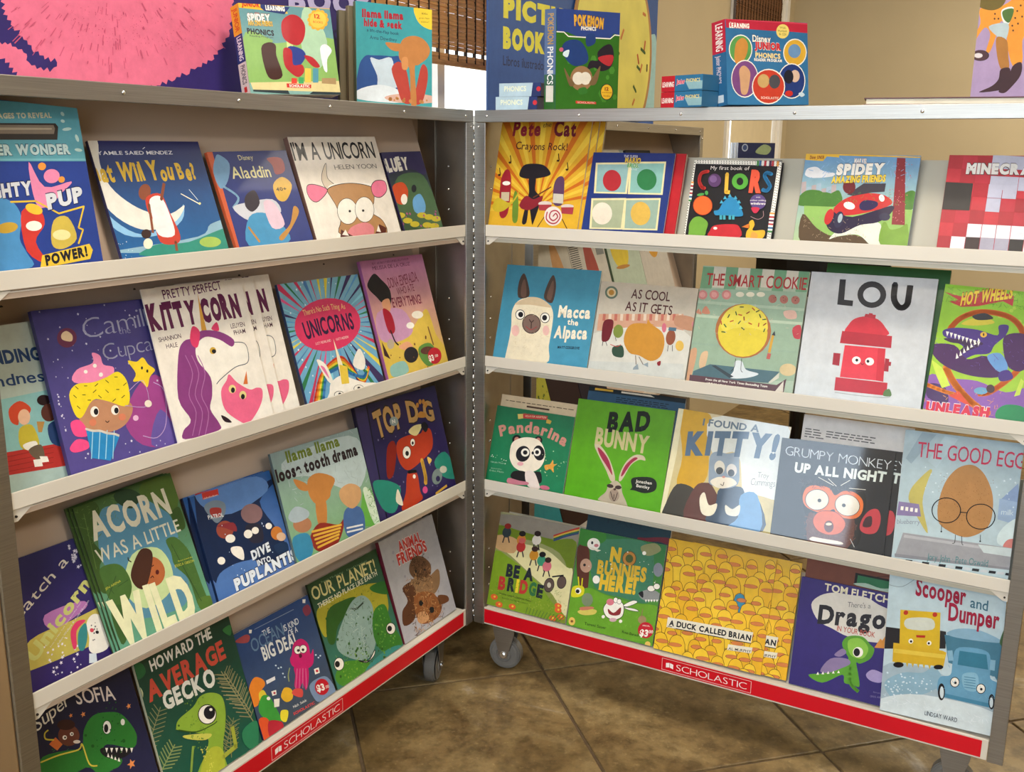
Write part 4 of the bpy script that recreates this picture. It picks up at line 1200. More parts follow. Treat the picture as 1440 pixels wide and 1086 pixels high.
B['pet']=('R1',.0267,-.0244,.2211,.2563,.0067,.2747,.0200,[
('G','e0b030','d8a028'),
('P','e8c040',[469,270,-1221,69,-1249,176],0),
('P','c86a1c',[469,270,-1267,288,-1276,396],0),
('P','e8c040',[469,270,-1275,508,-1264,614],0),
('P','c86a1c',[469,270,-1243,722,-1214,823],0),
('P','e8c040',[469,270,-1174,925,-1126,1019],0),
('P','c86a1c',[469,270,-1069,1112,-1005,1197],0),
('P','e8c040',[469,270,-931,1279,-853,1351],0),
('P','c86a1c',[469,270,-765,1421,-674,1480],0),
('P','e8c040',[469,270,-575,1535,-475,1581],0),
('P','c86a1c',[469,270,-367,1621,-259,1651],0),
('P','e8c040',[469,270,-145,1676,-34,1691],0),
('P','c86a1c',[469,270,84,1700,197,1701],0),
('P','e8c040',[469,270,315,1694,428,1681],0),
('P','c86a1c',[469,270,544,1660,653,1633],0),
('P','e8c040',[469,270,765,1599,870,1559],0),
('P','c86a1c',[469,270,976,1512,1073,1462],0),
('P','e8c040',[469,270,1171,1404,1261,1343],0),
('P','c86a1c',[469,270,1349,1275,1429,1206],0),
('P','e8c040',[469,270,1506,1130,1575,1054],0),
('P','c86a1c',[469,270,1641,971,1698,889],0),
('P','e8c040',[469,270,1752,801,1797,715],0),
('P','c86a1c',[469,270,1837,623,1869,534],0),
('T','Pete',[123,899,402,900,118,0],'8a2430',.045,None,.05,.3),
('T','the',[417,966,500,975,38,0],'4a3830',.0,None,.05,0),
('T','Cat',[532,899,747,890,121,0],'6a1c2c',.045,None,.05,.3),
('T','Crayons Rock!',[176,774,687,766,63,0],'5a3020',.01,None,.05,.6),
('L','3a2010',8.6,[130,717,147,658],0),
('E','3a2010',[136,655,15,0,2,-10]),
('L','3a2010',8.7,[38,604,55,545],0),
('E','3a2010',[45,542,15,0,2,-10]),
('L','3a2010',8.3,[606,735,622,677],0),
('E','3a2010',[612,674,14,0,1,-9]),
('L','3a2010',8.2,[704,657,720,600],0),
('E','3a2010',[710,597,14,0,1,-9]),
('P','9c2430',[69,468,97,581,143,581,179,470,185,199,106,180],1),
('E','f4efe4',[129,469,40,1,3,-19]),
('P','c8b898',[91,388,173,390,180,310,100,308],0),
('P','5a3c5c',[605,461,637,532,690,525,710,417,709,293,625,298],1),
('P','cfc8b8',[612,387,709,383,718,301,617,306],0),
('P','6a8a30',[219,327,234,407,273,328,294,139,244,137],1),
('P','c8b030',[20,258,62,339,197,295,270,408,246,328,153,230,65,211],1),
('P','201c24',[350,520,416,521,429,411,494,334,456,129,438,128,390,268,386,126,341,125,358,299,370,394],1),
('P','8a2430',[296,297,348,362,424,332,507,366,499,303,404,237,312,250],1),
('L','6a3820',11.7,[422,348,582,445],0),
('P','201c24',[247,551,279,630,375,647,483,632,554,570,532,538,396,513,288,519],1),
('E','d8c8c0',[544,296,66,2,4,-22]),
('P','a83a44',[481,286,609,290,606,235,495,237],0),
('E','d8c8c0',[762,279,61,2,3,-18]),
('P','a83a44',[704,269,824,273,823,211,717,215],0),
('E','e8dcd4',[638,190,86,3,13,-85]),
('L','b83a4c',11.5,[639,190,661,214,683,183,645,151,605,181,615,228,666,237,707,192,681,137,631,127,577,164,577,227],1),
('L','4a2c18',6.6,[498,83,553,179],0),
('L','4a2c18',6.5,[793,79,728,169],0)])
B['mar']=('R1',.2602,-.0238,.1835,.1894,-.0040,.2996,.0140,[
('G','243a80','223272'),
('P','e8dca8',[36,668,351,676,364,409,62,406],0),
('P','8fb4b4',[56,653,338,660,346,422,79,419],0),
('P','e8dca8',[344,681,664,689,678,412,371,408],0),
('P','88b8b0',[363,666,651,673,661,425,388,421],0),
('P','e8dca8',[48,361,362,375,375,109,73,100],0),
('P','a8b090',[67,346,349,358,357,121,91,113],0),
('P','e8dca8',[348,371,667,385,681,117,374,107],0),
('P','98b0a0',[367,357,655,369,663,129,391,120],0),
('T','THE SUPER',[282,718,410,715,21,0],'d8d8e0',.0,None,.05,0),
('T','MARIO',[300,677,441,673,39,0],'d8b840',.045,'7a2c2c',.09,0),
('T','BROS.',[328,635,432,633,33,0],'5aa050',.045,'e8e0d0',.09,0),
('T','MOVIE',[356,611,420,610,12,0],'d8d8e0',.0,None,.05,0),
('E','b02c34',[210,519,84,2,16,-91]),
('E','2f7a48',[519,534,87,2,15,-89]),
('E','e8dcc8',[168,236,91,4,16,-94]),
('E','d8b050',[512,250,87,4,17,-98])])
B['col']=('R1',.4855,-.0244,.1771,.1752,.0051,.2834,.0240,[
('G','1d1b1f','1d1b1f'),
('P','f4efe4',[-8,706,715,693,719,661,-3,672],0),
('E','222222',[4,696,5,0,1,-4]),
('E','222222',[6,681,5,0,1,-4]),
('E','222222',[26,696,5,0,1,-4]),
('E','222222',[29,680,5,0,1,-4]),
('E','222222',[48,695,5,0,1,-4]),
('E','222222',[51,680,5,0,1,-4]),
('E','222222',[71,695,5,0,1,-4]),
('E','222222',[73,680,5,0,1,-4]),
('E','222222',[92,695,5,0,1,-4]),
('E','222222',[95,679,5,0,1,-4]),
('E','222222',[114,694,5,0,1,-4]),
('E','222222',[117,679,5,0,1,-4]),
('E','222222',[136,694,4,0,1,-4]),
('E','222222',[138,679,4,0,1,-4]),
('E','222222',[158,693,4,0,1,-4]),
('E','222222',[160,678,4,0,1,-4]),
('E','222222',[180,693,4,0,1,-4]),
('E','222222',[182,678,4,0,1,-4]),
('E','222222',[202,693,4,0,1,-4]),
('E','222222',[204,678,4,0,1,-4]),
('E','222222',[223,692,4,0,1,-4]),
('E','222222',[225,677,4,0,1,-4]),
('E','222222',[245,692,4,0,1,-4]),
('E','222222',[247,677,4,0,1,-4]),
('E','222222',[266,692,4,0,1,-4]),
('E','222222',[268,677,4,0,1,-4]),
('E','222222',[288,691,4,0,1,-4]),
('E','222222',[290,676,4,0,1,-4]),
('E','222222',[309,691,4,0,1,-4]),
('E','222222',[311,676,4,0,1,-4]),
('E','222222',[330,691,4,0,1,-4]),
('E','222222',[333,676,4,0,1,-4]),
('E','222222',[352,690,4,0,1,-4]),
('E','222222',[354,675,4,0,1,-4]),
('E','222222',[373,690,4,0,1,-4]),
('E','222222',[375,675,4,0,1,-4]),
('E','222222',[394,689,4,0,1,-4]),
('E','222222',[396,675,4,0,1,-4]),
('E','222222',[415,689,4,0,1,-4]),
('E','222222',[417,674,4,0,1,-4]),
('E','222222',[436,689,4,0,1,-4]),
('E','222222',[439,674,4,0,1,-4]),
('E','222222',[457,688,4,0,1,-4]),
('E','222222',[460,674,4,0,1,-4]),
('E','222222',[478,688,4,0,1,-4]),
('E','222222',[481,673,4,0,1,-4]),
('E','222222',[499,688,4,0,1,-4]),
('E','222222',[501,673,4,0,1,-4]),
('E','222222',[520,687,4,0,1,-4]),
('E','222222',[522,673,4,0,1,-4]),
('E','222222',[541,687,4,0,1,-4]),
('E','222222',[543,672,4,0,1,-4]),
('E','222222',[562,687,4,0,1,-4]),
('E','222222',[564,672,4,0,1,-4]),
('E','222222',[583,686,4,0,1,-4]),
('E','222222',[585,672,4,0,1,-4]),
('E','222222',[603,686,4,0,1,-4]),
('E','222222',[605,671,4,0,1,-4]),
('E','222222',[624,686,4,0,1,-4]),
('E','222222',[626,671,4,0,1,-4]),
('E','222222',[644,685,4,0,1,-4]),
('E','222222',[646,671,4,0,1,-4]),
('E','222222',[665,685,4,0,1,-4]),
('E','222222',[667,670,4,0,1,-4]),
('E','222222',[685,685,4,0,1,-4]),
('E','222222',[687,670,4,0,1,-4]),
('E','222222',[706,684,4,0,1,-4]),
('E','222222',[708,670,4,0,1,-4]),
('P','f4efe4',[679,680,671,74,703,75,711,680],0),
('E','222222',[688,670,4,0,1,-4]),
('E','222222',[703,665,4,0,1,-4]),
('E','222222',[687,650,4,0,1,-4]),
('E','222222',[702,645,4,0,1,-4]),
('E','222222',[687,629,4,0,1,-4]),
('E','222222',[702,624,4,0,1,-4]),
('E','222222',[687,609,4,0,1,-4]),
('E','222222',[702,604,4,0,1,-4]),
('E','222222',[687,589,4,0,1,-4]),
('E','222222',[702,584,4,0,1,-4]),
('E','222222',[686,569,4,0,1,-4]),
('E','222222',[701,564,4,0,1,-4]),
('E','222222',[686,549,4,0,1,-4]),
('E','222222',[701,544,4,0,1,-4]),
('E','222222',[686,528,4,0,1,-4]),
('E','222222',[701,524,4,0,1,-4]),
('E','222222',[686,508,4,0,1,-4]),
('E','222222',[700,503,4,0,1,-4]),
('E','222222',[685,488,4,0,1,-4]),
('E','222222',[700,483,4,0,1,-4]),
('E','222222',[685,468,4,0,1,-4]),
('E','222222',[700,463,4,0,1,-4]),
('E','222222',[685,447,4,0,1,-4]),
('E','222222',[700,443,4,0,1,-4]),
('E','222222',[684,427,4,0,1,-4]),
('E','222222',[699,423,4,0,1,-4]),
('E','222222',[684,407,4,0,1,-4]),
('E','222222',[699,402,4,0,1,-4]),
('E','222222',[684,387,4,0,1,-4]),
('E','222222',[699,382,4,0,1,-4]),
('E','222222',[684,367,4,0,1,-4]),
('E','222222',[699,362,4,0,1,-4]),
('E','222222',[683,347,4,0,1,-4]),
('E','222222',[698,342,4,0,1,-4]),
('E','222222',[683,326,4,0,1,-4]),
('E','222222',[698,322,4,0,1,-4]),
('E','222222',[683,306,4,0,1,-4]),
('E','222222',[698,302,4,0,1,-4]),
('E','222222',[683,286,4,0,1,-4]),
('E','222222',[698,281,4,0,1,-4]),
('E','222222',[682,266,4,0,1,-4]),
('E','222222',[697,261,4,0,1,-4]),
('E','222222',[682,246,4,0,1,-4]),
('E','222222',[697,241,4,0,1,-4]),
('E','222222',[682,225,4,0,1,-4]),
('E','222222',[697,221,4,0,1,-4]),
('E','222222',[682,205,4,0,1,-4]),
('E','222222',[696,201,4,0,1,-4]),
('E','222222',[681,185,4,0,1,-4]),
('E','222222',[696,181,4,0,1,-4]),
('E','222222',[681,165,4,0,1,-4]),
('E','222222',[696,160,4,0,1,-4]),
('E','222222',[681,145,4,0,1,-4]),
('E','222222',[696,140,4,0,1,-4]),
('E','222222',[681,124,4,0,1,-4]),
('E','222222',[695,120,4,0,1,-4]),
('E','222222',[680,104,4,0,1,-4]),
('E','222222',[695,100,4,0,1,-4]),
('E','222222',[680,84,4,0,1,-4]),
('E','222222',[695,80,4,0,1,-4]),
('P','f4efe4',[-20,697,-25,70,11,72,15,697],0),
('E','222222',[-10,686,5,0,1,-4]),
('E','222222',[6,681,5,0,1,-4]),
('E','222222',[-10,665,5,0,1,-4]),
('E','222222',[6,660,5,0,1,-4]),
('E','222222',[-10,644,5,0,1,-4]),
('E','222222',[6,639,5,0,1,-4]),
('E','222222',[-11,623,5,0,1,-4]),
('E','222222',[6,618,5,0,1,-4]),
('E','222222',[-11,603,5,0,1,-4]),
('E','222222',[6,598,5,0,1,-4]),
('E','222222',[-11,582,5,0,1,-4]),
('E','222222',[5,577,5,0,1,-4]),
('E','222222',[-11,561,5,0,1,-4]),
('E','222222',[5,556,5,0,1,-4]),
('E','222222',[-11,540,5,0,1,-4]),
('E','222222',[5,535,5,0,1,-4]),
('E','222222',[-11,519,5,0,1,-4]),
('E','222222',[5,514,5,0,1,-4]),
('E','222222',[-11,498,5,0,1,-4]),
('E','222222',[5,493,5,0,1,-4]),
('E','222222',[-12,477,5,0,1,-4]),
('E','222222',[5,472,5,0,1,-4]),
('E','222222',[-12,456,5,0,1,-4]),
('E','222222',[4,452,5,0,1,-4]),
('E','222222',[-12,435,5,0,1,-4]),
('E','222222',[4,431,5,0,1,-4]),
('E','222222',[-12,415,5,0,1,-4]),
('E','222222',[4,410,5,0,1,-4]),
('E','222222',[-12,394,5,0,1,-4]),
('E','222222',[4,389,5,0,1,-4]),
('E','222222',[-12,373,5,0,1,-4]),
('E','222222',[4,368,5,0,1,-4]),
('E','222222',[-13,352,5,0,1,-4]),
('E','222222',[4,347,5,0,1,-4]),
('E','222222',[-13,331,5,0,1,-4]),
('E','222222',[3,326,5,0,1,-4]),
('E','222222',[-13,310,5,0,1,-4]),
('E','222222',[3,306,5,0,1,-4]),
('E','222222',[-13,289,5,0,1,-4]),
('E','222222',[3,285,5,0,1,-4]),
('E','222222',[-13,269,5,0,1,-4]),
('E','222222',[3,264,5,0,1,-4]),
('E','222222',[-13,248,5,0,1,-4]),
('E','222222',[3,243,5,0,1,-4]),
('E','222222',[-14,227,5,0,1,-4]),
('E','222222',[3,222,5,0,1,-4]),
('E','222222',[-14,206,5,0,1,-4]),
('E','222222',[3,201,5,0,1,-4]),
('E','222222',[-14,185,5,0,1,-4]),
('E','222222',[2,181,5,0,1,-4]),
('E','222222',[-14,164,5,0,1,-4]),
('E','222222',[2,160,5,0,1,-4]),
('E','222222',[-14,143,5,0,1,-4]),
('E','222222',[2,139,5,0,1,-4]),
('E','222222',[-14,123,5,0,1,-4]),
('E','222222',[2,118,5,0,1,-4]),
('E','222222',[-14,102,5,0,1,-4]),
('E','222222',[2,97,5,0,1,-4]),
('E','222222',[-15,81,5,0,1,-4]),
('E','222222',[2,76,5,0,1,-4]),
('P','e8a050',[-31,525,21,523,21,508,-31,510],0),
('P','f4efe4',[-31,510,21,508,21,493,-31,496],0),
('P','b8323c',[-31,496,21,493,21,478,-31,481],0),
('P','f4efe4',[-30,481,22,478,21,464,-31,466],0),
('P','5a2a50',[-30,466,22,464,22,449,-30,451],0),
('P','f4efe4',[-30,451,22,449,22,434,-30,436],0),
('P','b83a44',[-30,436,22,434,22,419,-30,422],0),
('P','f4efe4',[-29,422,23,419,23,405,-29,407],0),
('P','3a6a98',[-29,407,23,405,23,390,-29,392],0),
('P','f4efe4',[-29,392,23,390,23,375,-29,377],0),
('P','4a8a4c',[-28,377,24,375,23,360,-29,362],0),
('P','e8a050',[671,292,719,290,718,276,671,278],0),
('P','f4efe4',[671,278,719,276,719,262,671,263],0),
('P','b8323c',[671,263,719,262,719,248,671,249],0),
('P','f4efe4',[672,249,719,248,719,234,671,235],0),
('P','5a2a50',[672,235,720,234,719,219,672,221],0),
('P','f4efe4',[672,221,720,219,720,205,672,207],0),
('P','b83a44',[672,207,720,205,720,191,672,193],0),
('P','f4efe4',[672,193,720,191,720,177,672,178],0),
('P','3a6a98',[673,178,720,177,720,163,673,164],0),
('P','f4efe4',[673,164,721,163,720,149,673,150],0),
('P','4a8a4c',[673,150,721,149,721,135,673,136],0),
('P','4a8a4c',[512,699,529,698,532,656,514,657],0),
('P','3a6a98',[532,699,549,698,551,656,534,657],0),
('P','f4efe4',[552,698,569,697,571,656,554,656],0),
('P','b8323c',[572,698,588,697,591,655,573,656],0),
('P','f4efe4',[592,697,608,696,611,655,593,656],0),
('P','5a2a50',[611,697,628,696,630,654,613,655],0),
('P','b83a44',[631,696,647,695,650,654,632,655],0),
('P','f4efe4',[651,696,667,695,669,653,652,654],0),
('P','e8a050',[670,695,686,694,689,653,672,654],0),
('T','My first book of',[146,622,462,621,29,0],'efe6e0',.0,None,.05,0),
('L','d8403c',27.6,[127,607,75,590,67,527,97,477,121,471],1),
('E','5a3a68',[193,535,53,1,8,-54]),
('E','7a5a8c',[180,546,30,0,4,-29]),
('L','e8b840',29.3,[288,587,300,442,331,442],0),
('E','58a83c',[400,530,65,1,9,-64]),
('E','1d1b1f',[400,530,27,0,4,-31]),
('T','R',[480,457,579,456,152,0],'e8583c',.075,None,.05,0),
('L','3a90c8',28.5,[640,592,603,602,590,575,624,526,643,493,622,460,585,470],1),
('E','b8401c',[124,330,81,2,12,-79]),
('E','e8682c',[124,330,76,2,11,-74]),
('E','4a9a4c',[94,418,29,6,4,-11]),
('E','4a9a4c',[141,432,14,0,3,-18]),
('P','2a86b8',[223,288,261,301,287,358,337,404,396,383,432,328,463,263,415,250,358,254,278,257,239,255],1),
('P','48a8c8',[261,350,272,379,292,353],0),
('P','48a8c8',[284,384,296,414,315,387],0),
('P','48a8c8',[321,402,333,431,352,405],0),
('P','48a8c8',[368,386,380,416,399,390],0),
('P','48a8c8',[401,354,413,383,432,357],0),
('P','48a8c8',[422,310,433,339,453,313],0),
('P','48a8b8',[274,256,294,257,299,222,279,221],0),
('P','48a8b8',[302,257,322,258,328,223,307,222],0),
('P','48a8b8',[347,259,367,260,372,224,352,224],0),
('P','48a8b8',[375,260,395,261,400,225,380,225],0),
('E','5a4680',[566,371,63,2,9,-60]),
('T','with',[546,403,579,402,11,0],'f4efe4',0,None,.05,0),
('T','colour-adding',[502,377,628,378,12,0],'f4efe4',0,None,.05,0),
('T','windows',[510,349,627,350,18,0],'f4efe4',.03,None,.05,0),
('P','c8304c',[521,325,584,324,570,286,543,285],1),
('P','74a83c',[38,124,36,180,64,227,109,240,158,219,188,186,182,130,166,84,51,79],1),
('P','c82a34',[214,131,245,172,368,187,442,174,460,86,218,81],1),
('E','f4efe4',[254,150,16,1,2,-11]),
('L','c8a0a0',3.3,[525,254,583,234,623,257,617,301],1),
('P','e8b430',[520,210,546,227,565,190,557,145,649,149,637,83,522,78,509,132,527,166],1),
('P','d8782c',[465,169,522,199,522,160],0),
('P','e8a048',[553,134,600,114,593,81,550,79],1)])
B['spi']=('R1',.7037,-.0225,.2067,.1882,-.0092,.2810,.0240,[
('G','b8cc90','6a9ac8'),
('P','e8b83c',[-9,770,245,766,250,729,158,735,135,699,-5,705],0),
('P','e8b83c',[-7,763,826,745,825,737,163,745,137,708,2,705],0),
('T','Disney JUNIOR',[33,714,140,717,24,0],'8a3020',.03,None,.05,0),
('P','e4e4e8',[15,608,31,641,92,653,148,623,233,609,216,582,84,567,24,582],1),
('P','b0a0a0',[0,532,33,539,44,448,7,446],0),
('P','9ab0c0',[43,494,76,501,82,449,45,448],0),
('P','b0a0a0',[79,509,111,516,119,451,83,449],0),
('P','9ab0c0',[114,524,147,531,156,452,120,451],0),
('P','b0a0a0',[157,486,189,493,193,453,157,452],0),
('P','9ab0c0',[192,501,224,508,230,455,194,453],0),
('P','b0a0a0',[227,516,259,523,267,456,231,455],0),
('P','4a7a30',[-4,414,46,469,140,473,206,443,287,478,304,362,11,350],1),
('P','4a7a30',[725,443,794,496,836,467,832,365,738,351],1),
('P','4a7a30',[104,439,226,455,261,360,99,332],1),
('P','90b860',[44,351,833,355,834,79,87,64],0),
('P','5a4630',[43,287,163,186,295,129,453,149,572,83,346,59,66,62],1),
('P','e0e4d4',[267,107,346,196,501,235,618,241,642,77,573,78,473,150,335,132],1),
('P','8a2830',[664,735,723,733,788,240,696,240],0),
('R',60,22,'c86a70',8,[644,250,783,708],'d'),
('P','7aa03c',[640,88,629,232,655,254,692,204,757,218,800,251,817,201,833,89],1),
('P','281c3c',[268,170,228,232,267,318,414,283,676,379,676,317,597,251,473,223,352,154],1),
('P','c42c2c',[265,329,325,406,419,451,527,466,627,449,675,389,508,319,342,290],1),
('P','2c2050',[450,379,485,412,565,405,579,374,535,341,466,338],1),
('E','f4efe4',[377,366,42,-10,-3,-27]),
('E','f4efe4',[600,432,17,8,12,-25]),
('P','3a3440',[349,449,457,537,614,542,613,480,526,471,391,440],0),
('E','6a1c24',[356,507,46,2,8,-52]),
('E','48181f',[281,499,0,0,0,0]),
('E','302c48',[317,257,34,-8,-7,-62]),
('E','a8b8c0',[325,268,16,-4,-4,-35]),
('E','c42c2c',[242,275,30,-9,-12,-60]),
('E','302c48',[640,294,39,2,4,-29]),
('R',80,93,'5a8a34',21,[99,385,829,471],'f'),
('R',60,94,'b8a080',21,[57,104,569,266],'f'),
('R',50,96,'8ab4dc',42,[42,526,771,717],'f'),
('T','MARVEL',[365,690,457,688,33,0],'f4efe4',.045,'8a2a2c',.09,0),
('T','SPIDEY',[246,599,589,614,72,0],'f4efe4',.075,'28305c',.12,0),
('T','AMAZING FRIENDS',[220,534,607,557,46,0],'e8c83c',.06,'3a2018',.105,0)])
B['min']=('R1',.9600,-.0241,.1858,.1898,-.0017,.2793,.0240,[
('G','b82834','b02c38'),
('P','b02c38',[-3,759,90,755,90,662,-4,665],0),
('P','c43440',[-4,661,90,658,89,564,-4,567],0),
('P','a82834',[-4,563,89,560,89,467,-4,469],0),
('P','bc3040',[-4,465,89,463,89,370,-4,371],0),
('P','b02c38',[-4,367,89,366,89,273,-4,274],0),
('P','c43440',[-4,270,89,269,88,176,-5,176],0),
('P','a82834',[-5,172,88,172,88,78,-5,78],0),
('P','bc3040',[93,755,185,751,185,658,93,662],0),
('P','b02c38',[93,658,185,654,185,561,93,564],0),
('P','c43440',[93,560,185,558,185,465,93,467],0),
('P','a82834',[93,463,185,461,185,368,93,370],0),
('P','bc3040',[93,366,185,364,184,272,92,273],0),
('P','b02c38',[92,269,184,268,184,175,92,176],0),
('P','c43440',[92,172,184,171,184,79,92,78],0),
('P','a82834',[189,751,280,747,280,655,189,658],0),
('P','bc3040',[189,654,280,651,279,559,189,561],0),
('P','b02c38',[189,557,279,555,279,463,188,465],0),
('P','c43440',[188,461,279,459,279,367,188,368],0),
('P','a82834',[188,364,279,363,279,271,188,272],0),
('P','bc3040',[188,268,279,267,278,175,188,175],0),
('P','b02c38',[188,171,278,171,278,79,187,79],0),
('P','c43440',[283,747,373,743,373,651,283,655],0),
('P','a82834',[283,651,373,647,373,556,283,559],0),
('P','bc3040',[283,555,373,552,372,460,283,463],0),
('P','b02c38',[283,459,372,457,372,365,282,367],0),
('P','c43440',[282,363,372,361,372,270,282,271],0),
('P','a82834',[282,267,372,266,372,174,282,175],0),
('P','bc3040',[282,171,372,171,371,79,282,79],0),
('P','b02c38',[377,743,465,739,465,648,376,651],0),
('P','c43440',[376,647,465,644,465,553,376,556],0),
('P','a82834',[376,552,465,549,464,458,376,460],0),
('P','bc3040',[376,456,464,454,464,364,376,365],0),
('P','b02c38',[376,361,464,360,464,269,375,270],0),
('P','c43440',[375,266,464,265,464,174,375,174],0),
('P','a82834',[375,171,464,170,463,79,375,79],0),
('P','bc3040',[469,739,556,735,556,645,468,648],0),
('P','b02c38',[468,644,556,641,556,550,468,553],0),
('P','c43440',[468,549,556,546,555,456,468,458],0),
('P','a82834',[468,454,555,452,555,362,468,363],0),
('P','bc3040',[468,360,555,358,555,268,467,269],0),
('P','b02c38',[467,265,555,264,554,174,467,174],0),
('P','c43440',[467,170,554,170,554,80,467,79],0),
('P','a82834',[560,735,646,731,646,641,559,644],0),
('P','bc3040',[559,641,646,637,645,548,559,550],0),
('P','b02c38',[559,546,645,544,645,454,559,456],0),
('P','c43440',[559,452,645,450,645,360,558,362],0),
('P','a82834',[558,358,645,357,644,267,558,268],0),
('P','bc3040',[558,264,644,263,644,173,558,174],0),
('P','b02c38',[558,170,644,170,644,80,558,80],0),
('P','c43440',[649,731,735,727,734,638,649,641],0),
('P','a82834',[649,637,734,634,734,545,649,548],0),
('P','bc3040',[649,544,734,541,734,452,648,454],0),
('P','b02c38',[648,450,734,448,733,359,648,360],0),
('P','c43440',[648,357,733,355,733,266,648,267],0),
('P','a82834',[648,263,733,262,733,173,648,173],0),
('P','bc3040',[647,170,733,169,732,80,647,80],0),
('P','35302e',[-4,562,180,557,179,362,-4,365],0),
('P','b8b8cc',[283,762,373,758,373,662,283,665],0),
('P','b8b8cc',[372,758,461,754,461,659,372,662],0),
('P','b8b8cc',[460,754,548,750,547,656,460,659],0),
('P','b8b8cc',[288,613,377,610,377,514,287,517],0),
('P','b8b8cc',[376,610,465,607,465,512,376,514],0),
('P','b8b8cc',[468,607,556,604,555,510,468,512],0),
('P','bcbcd0',[283,554,373,551,372,456,283,458],0),
('P','bcbcd0',[376,551,465,548,464,453,376,455],0),
('P','bcbcd0',[283,455,372,453,372,357,282,359],0),
('P','dfe2ea',[183,268,274,267,274,173,183,173],0),
('P','dfe2ea',[278,267,367,266,367,173,278,173],0),
('P','dfe2ea',[371,266,459,265,459,172,371,172],0),
('P','dfe2ea',[463,265,550,264,550,172,463,172],0),
('P','dfe2ea',[554,264,640,263,640,171,554,172],0),
('P','dfe2ea',[644,263,729,262,729,171,643,171],0),
('P','dfe2ea',[732,262,816,261,816,171,732,171],0),
('P','dfe2ea',[88,173,180,172,179,49,87,48],0),
('P','3a2a2a',[183,172,274,172,274,49,183,49],0),
('P','a8a4b4',[278,172,367,172,367,50,277,49],0),
('P','a8a4b4',[371,172,459,171,459,50,370,50],0),
('P','2a2626',[463,171,550,171,550,51,462,50],0),
('P','dfe2ea',[554,171,640,171,639,51,553,51],0),
('P','3a2a2a',[643,171,728,170,728,51,643,51],0),
('P','a8a4b4',[732,170,816,170,816,52,731,51],0),
('T','MINECRAFT',[123,630,653,631,65,0],'e4e0dc',.075,'4a3434',.12,0)])
B['mac']=('R2',.0391,-.0231,.2382,.2333,.0021,.3051,.0240,[
('G','4a98b8','3f8096'),
('P','e8dcc0',[130,75,142,250,141,378,125,506,167,600,267,646,381,648,488,600,543,528,555,416,553,227,547,63,133,18],1),
('P','d0ba98',[142,572,267,643,381,648,488,600,507,570,307,579],1),
('P','4a3a32',[167,638,149,779,189,862,256,748,273,653],1),
('P','6a5044',[193,653,182,755,203,808,234,733,244,651],1),
('P','4a3a32',[430,652,443,774,487,866,532,768,520,615],1),
('P','6a5044',[456,661,473,763,495,816,513,741,502,639],1),
('E','1b1a20',[215,481,49,4,8,-47]),
('E','f4efe4',[215,481,43,4,7,-40]),
('E','1b1a20',[221,482,26,2,5,-25]),
('E','1b1a20',[471,474,48,4,8,-47]),
('E','f4efe4',[471,474,42,4,7,-41]),
('E','1b1a20',[468,474,25,2,4,-25]),
('E','3a2c28',[345,407,95,8,16,-89]),
('E','7c655c',[345,407,87,8,15,-81]),
('L','3a2420',8.1,[342,422,349,365],1),
('L','3a2420',8.1,[317,445,342,422,363,443],1),
('L','a83c3c',6.7,[293,379,350,353,405,387],1),
('E','e8b8b0',[193,332,40,4,9,-50]),
('E','e8b8b0',[502,361,33,3,8,-45]),
('R',150,83,'d8c8a4',28,[183,112,532,549],'f'),
('E','7c655c',[345,407,84,8,14,-79]),
('L','3a2420',8.1,[342,422,349,365],1),
('L','3a2420',8.1,[317,445,342,422,363,443],1),
('L','a83c3c',6.7,[293,379,350,353,405,387],1),
('E','1b1a20',[215,481,49,4,8,-47]),
('E','f4efe4',[215,481,43,4,7,-40]),
('E','1b1a20',[221,482,26,2,5,-25]),
('E','1b1a20',[471,474,48,4,8,-47]),
('E','f4efe4',[471,474,42,4,7,-41]),
('E','1b1a20',[468,474,25,2,4,-25]),
('T','Macca',[597,495,909,507,97,0],'efe4cc',.045,None,.05,0),
('T','the',[700,435,807,432,49,0],'efe4cc',.03,None,.05,0),
('T','Alpaca',[588,306,909,324,101,0],'efe4cc',.045,None,.05,0),
('T','MATT COSGROVE',[643,213,856,225,22,0],'1c2c3c',.03,None,.05,0)])
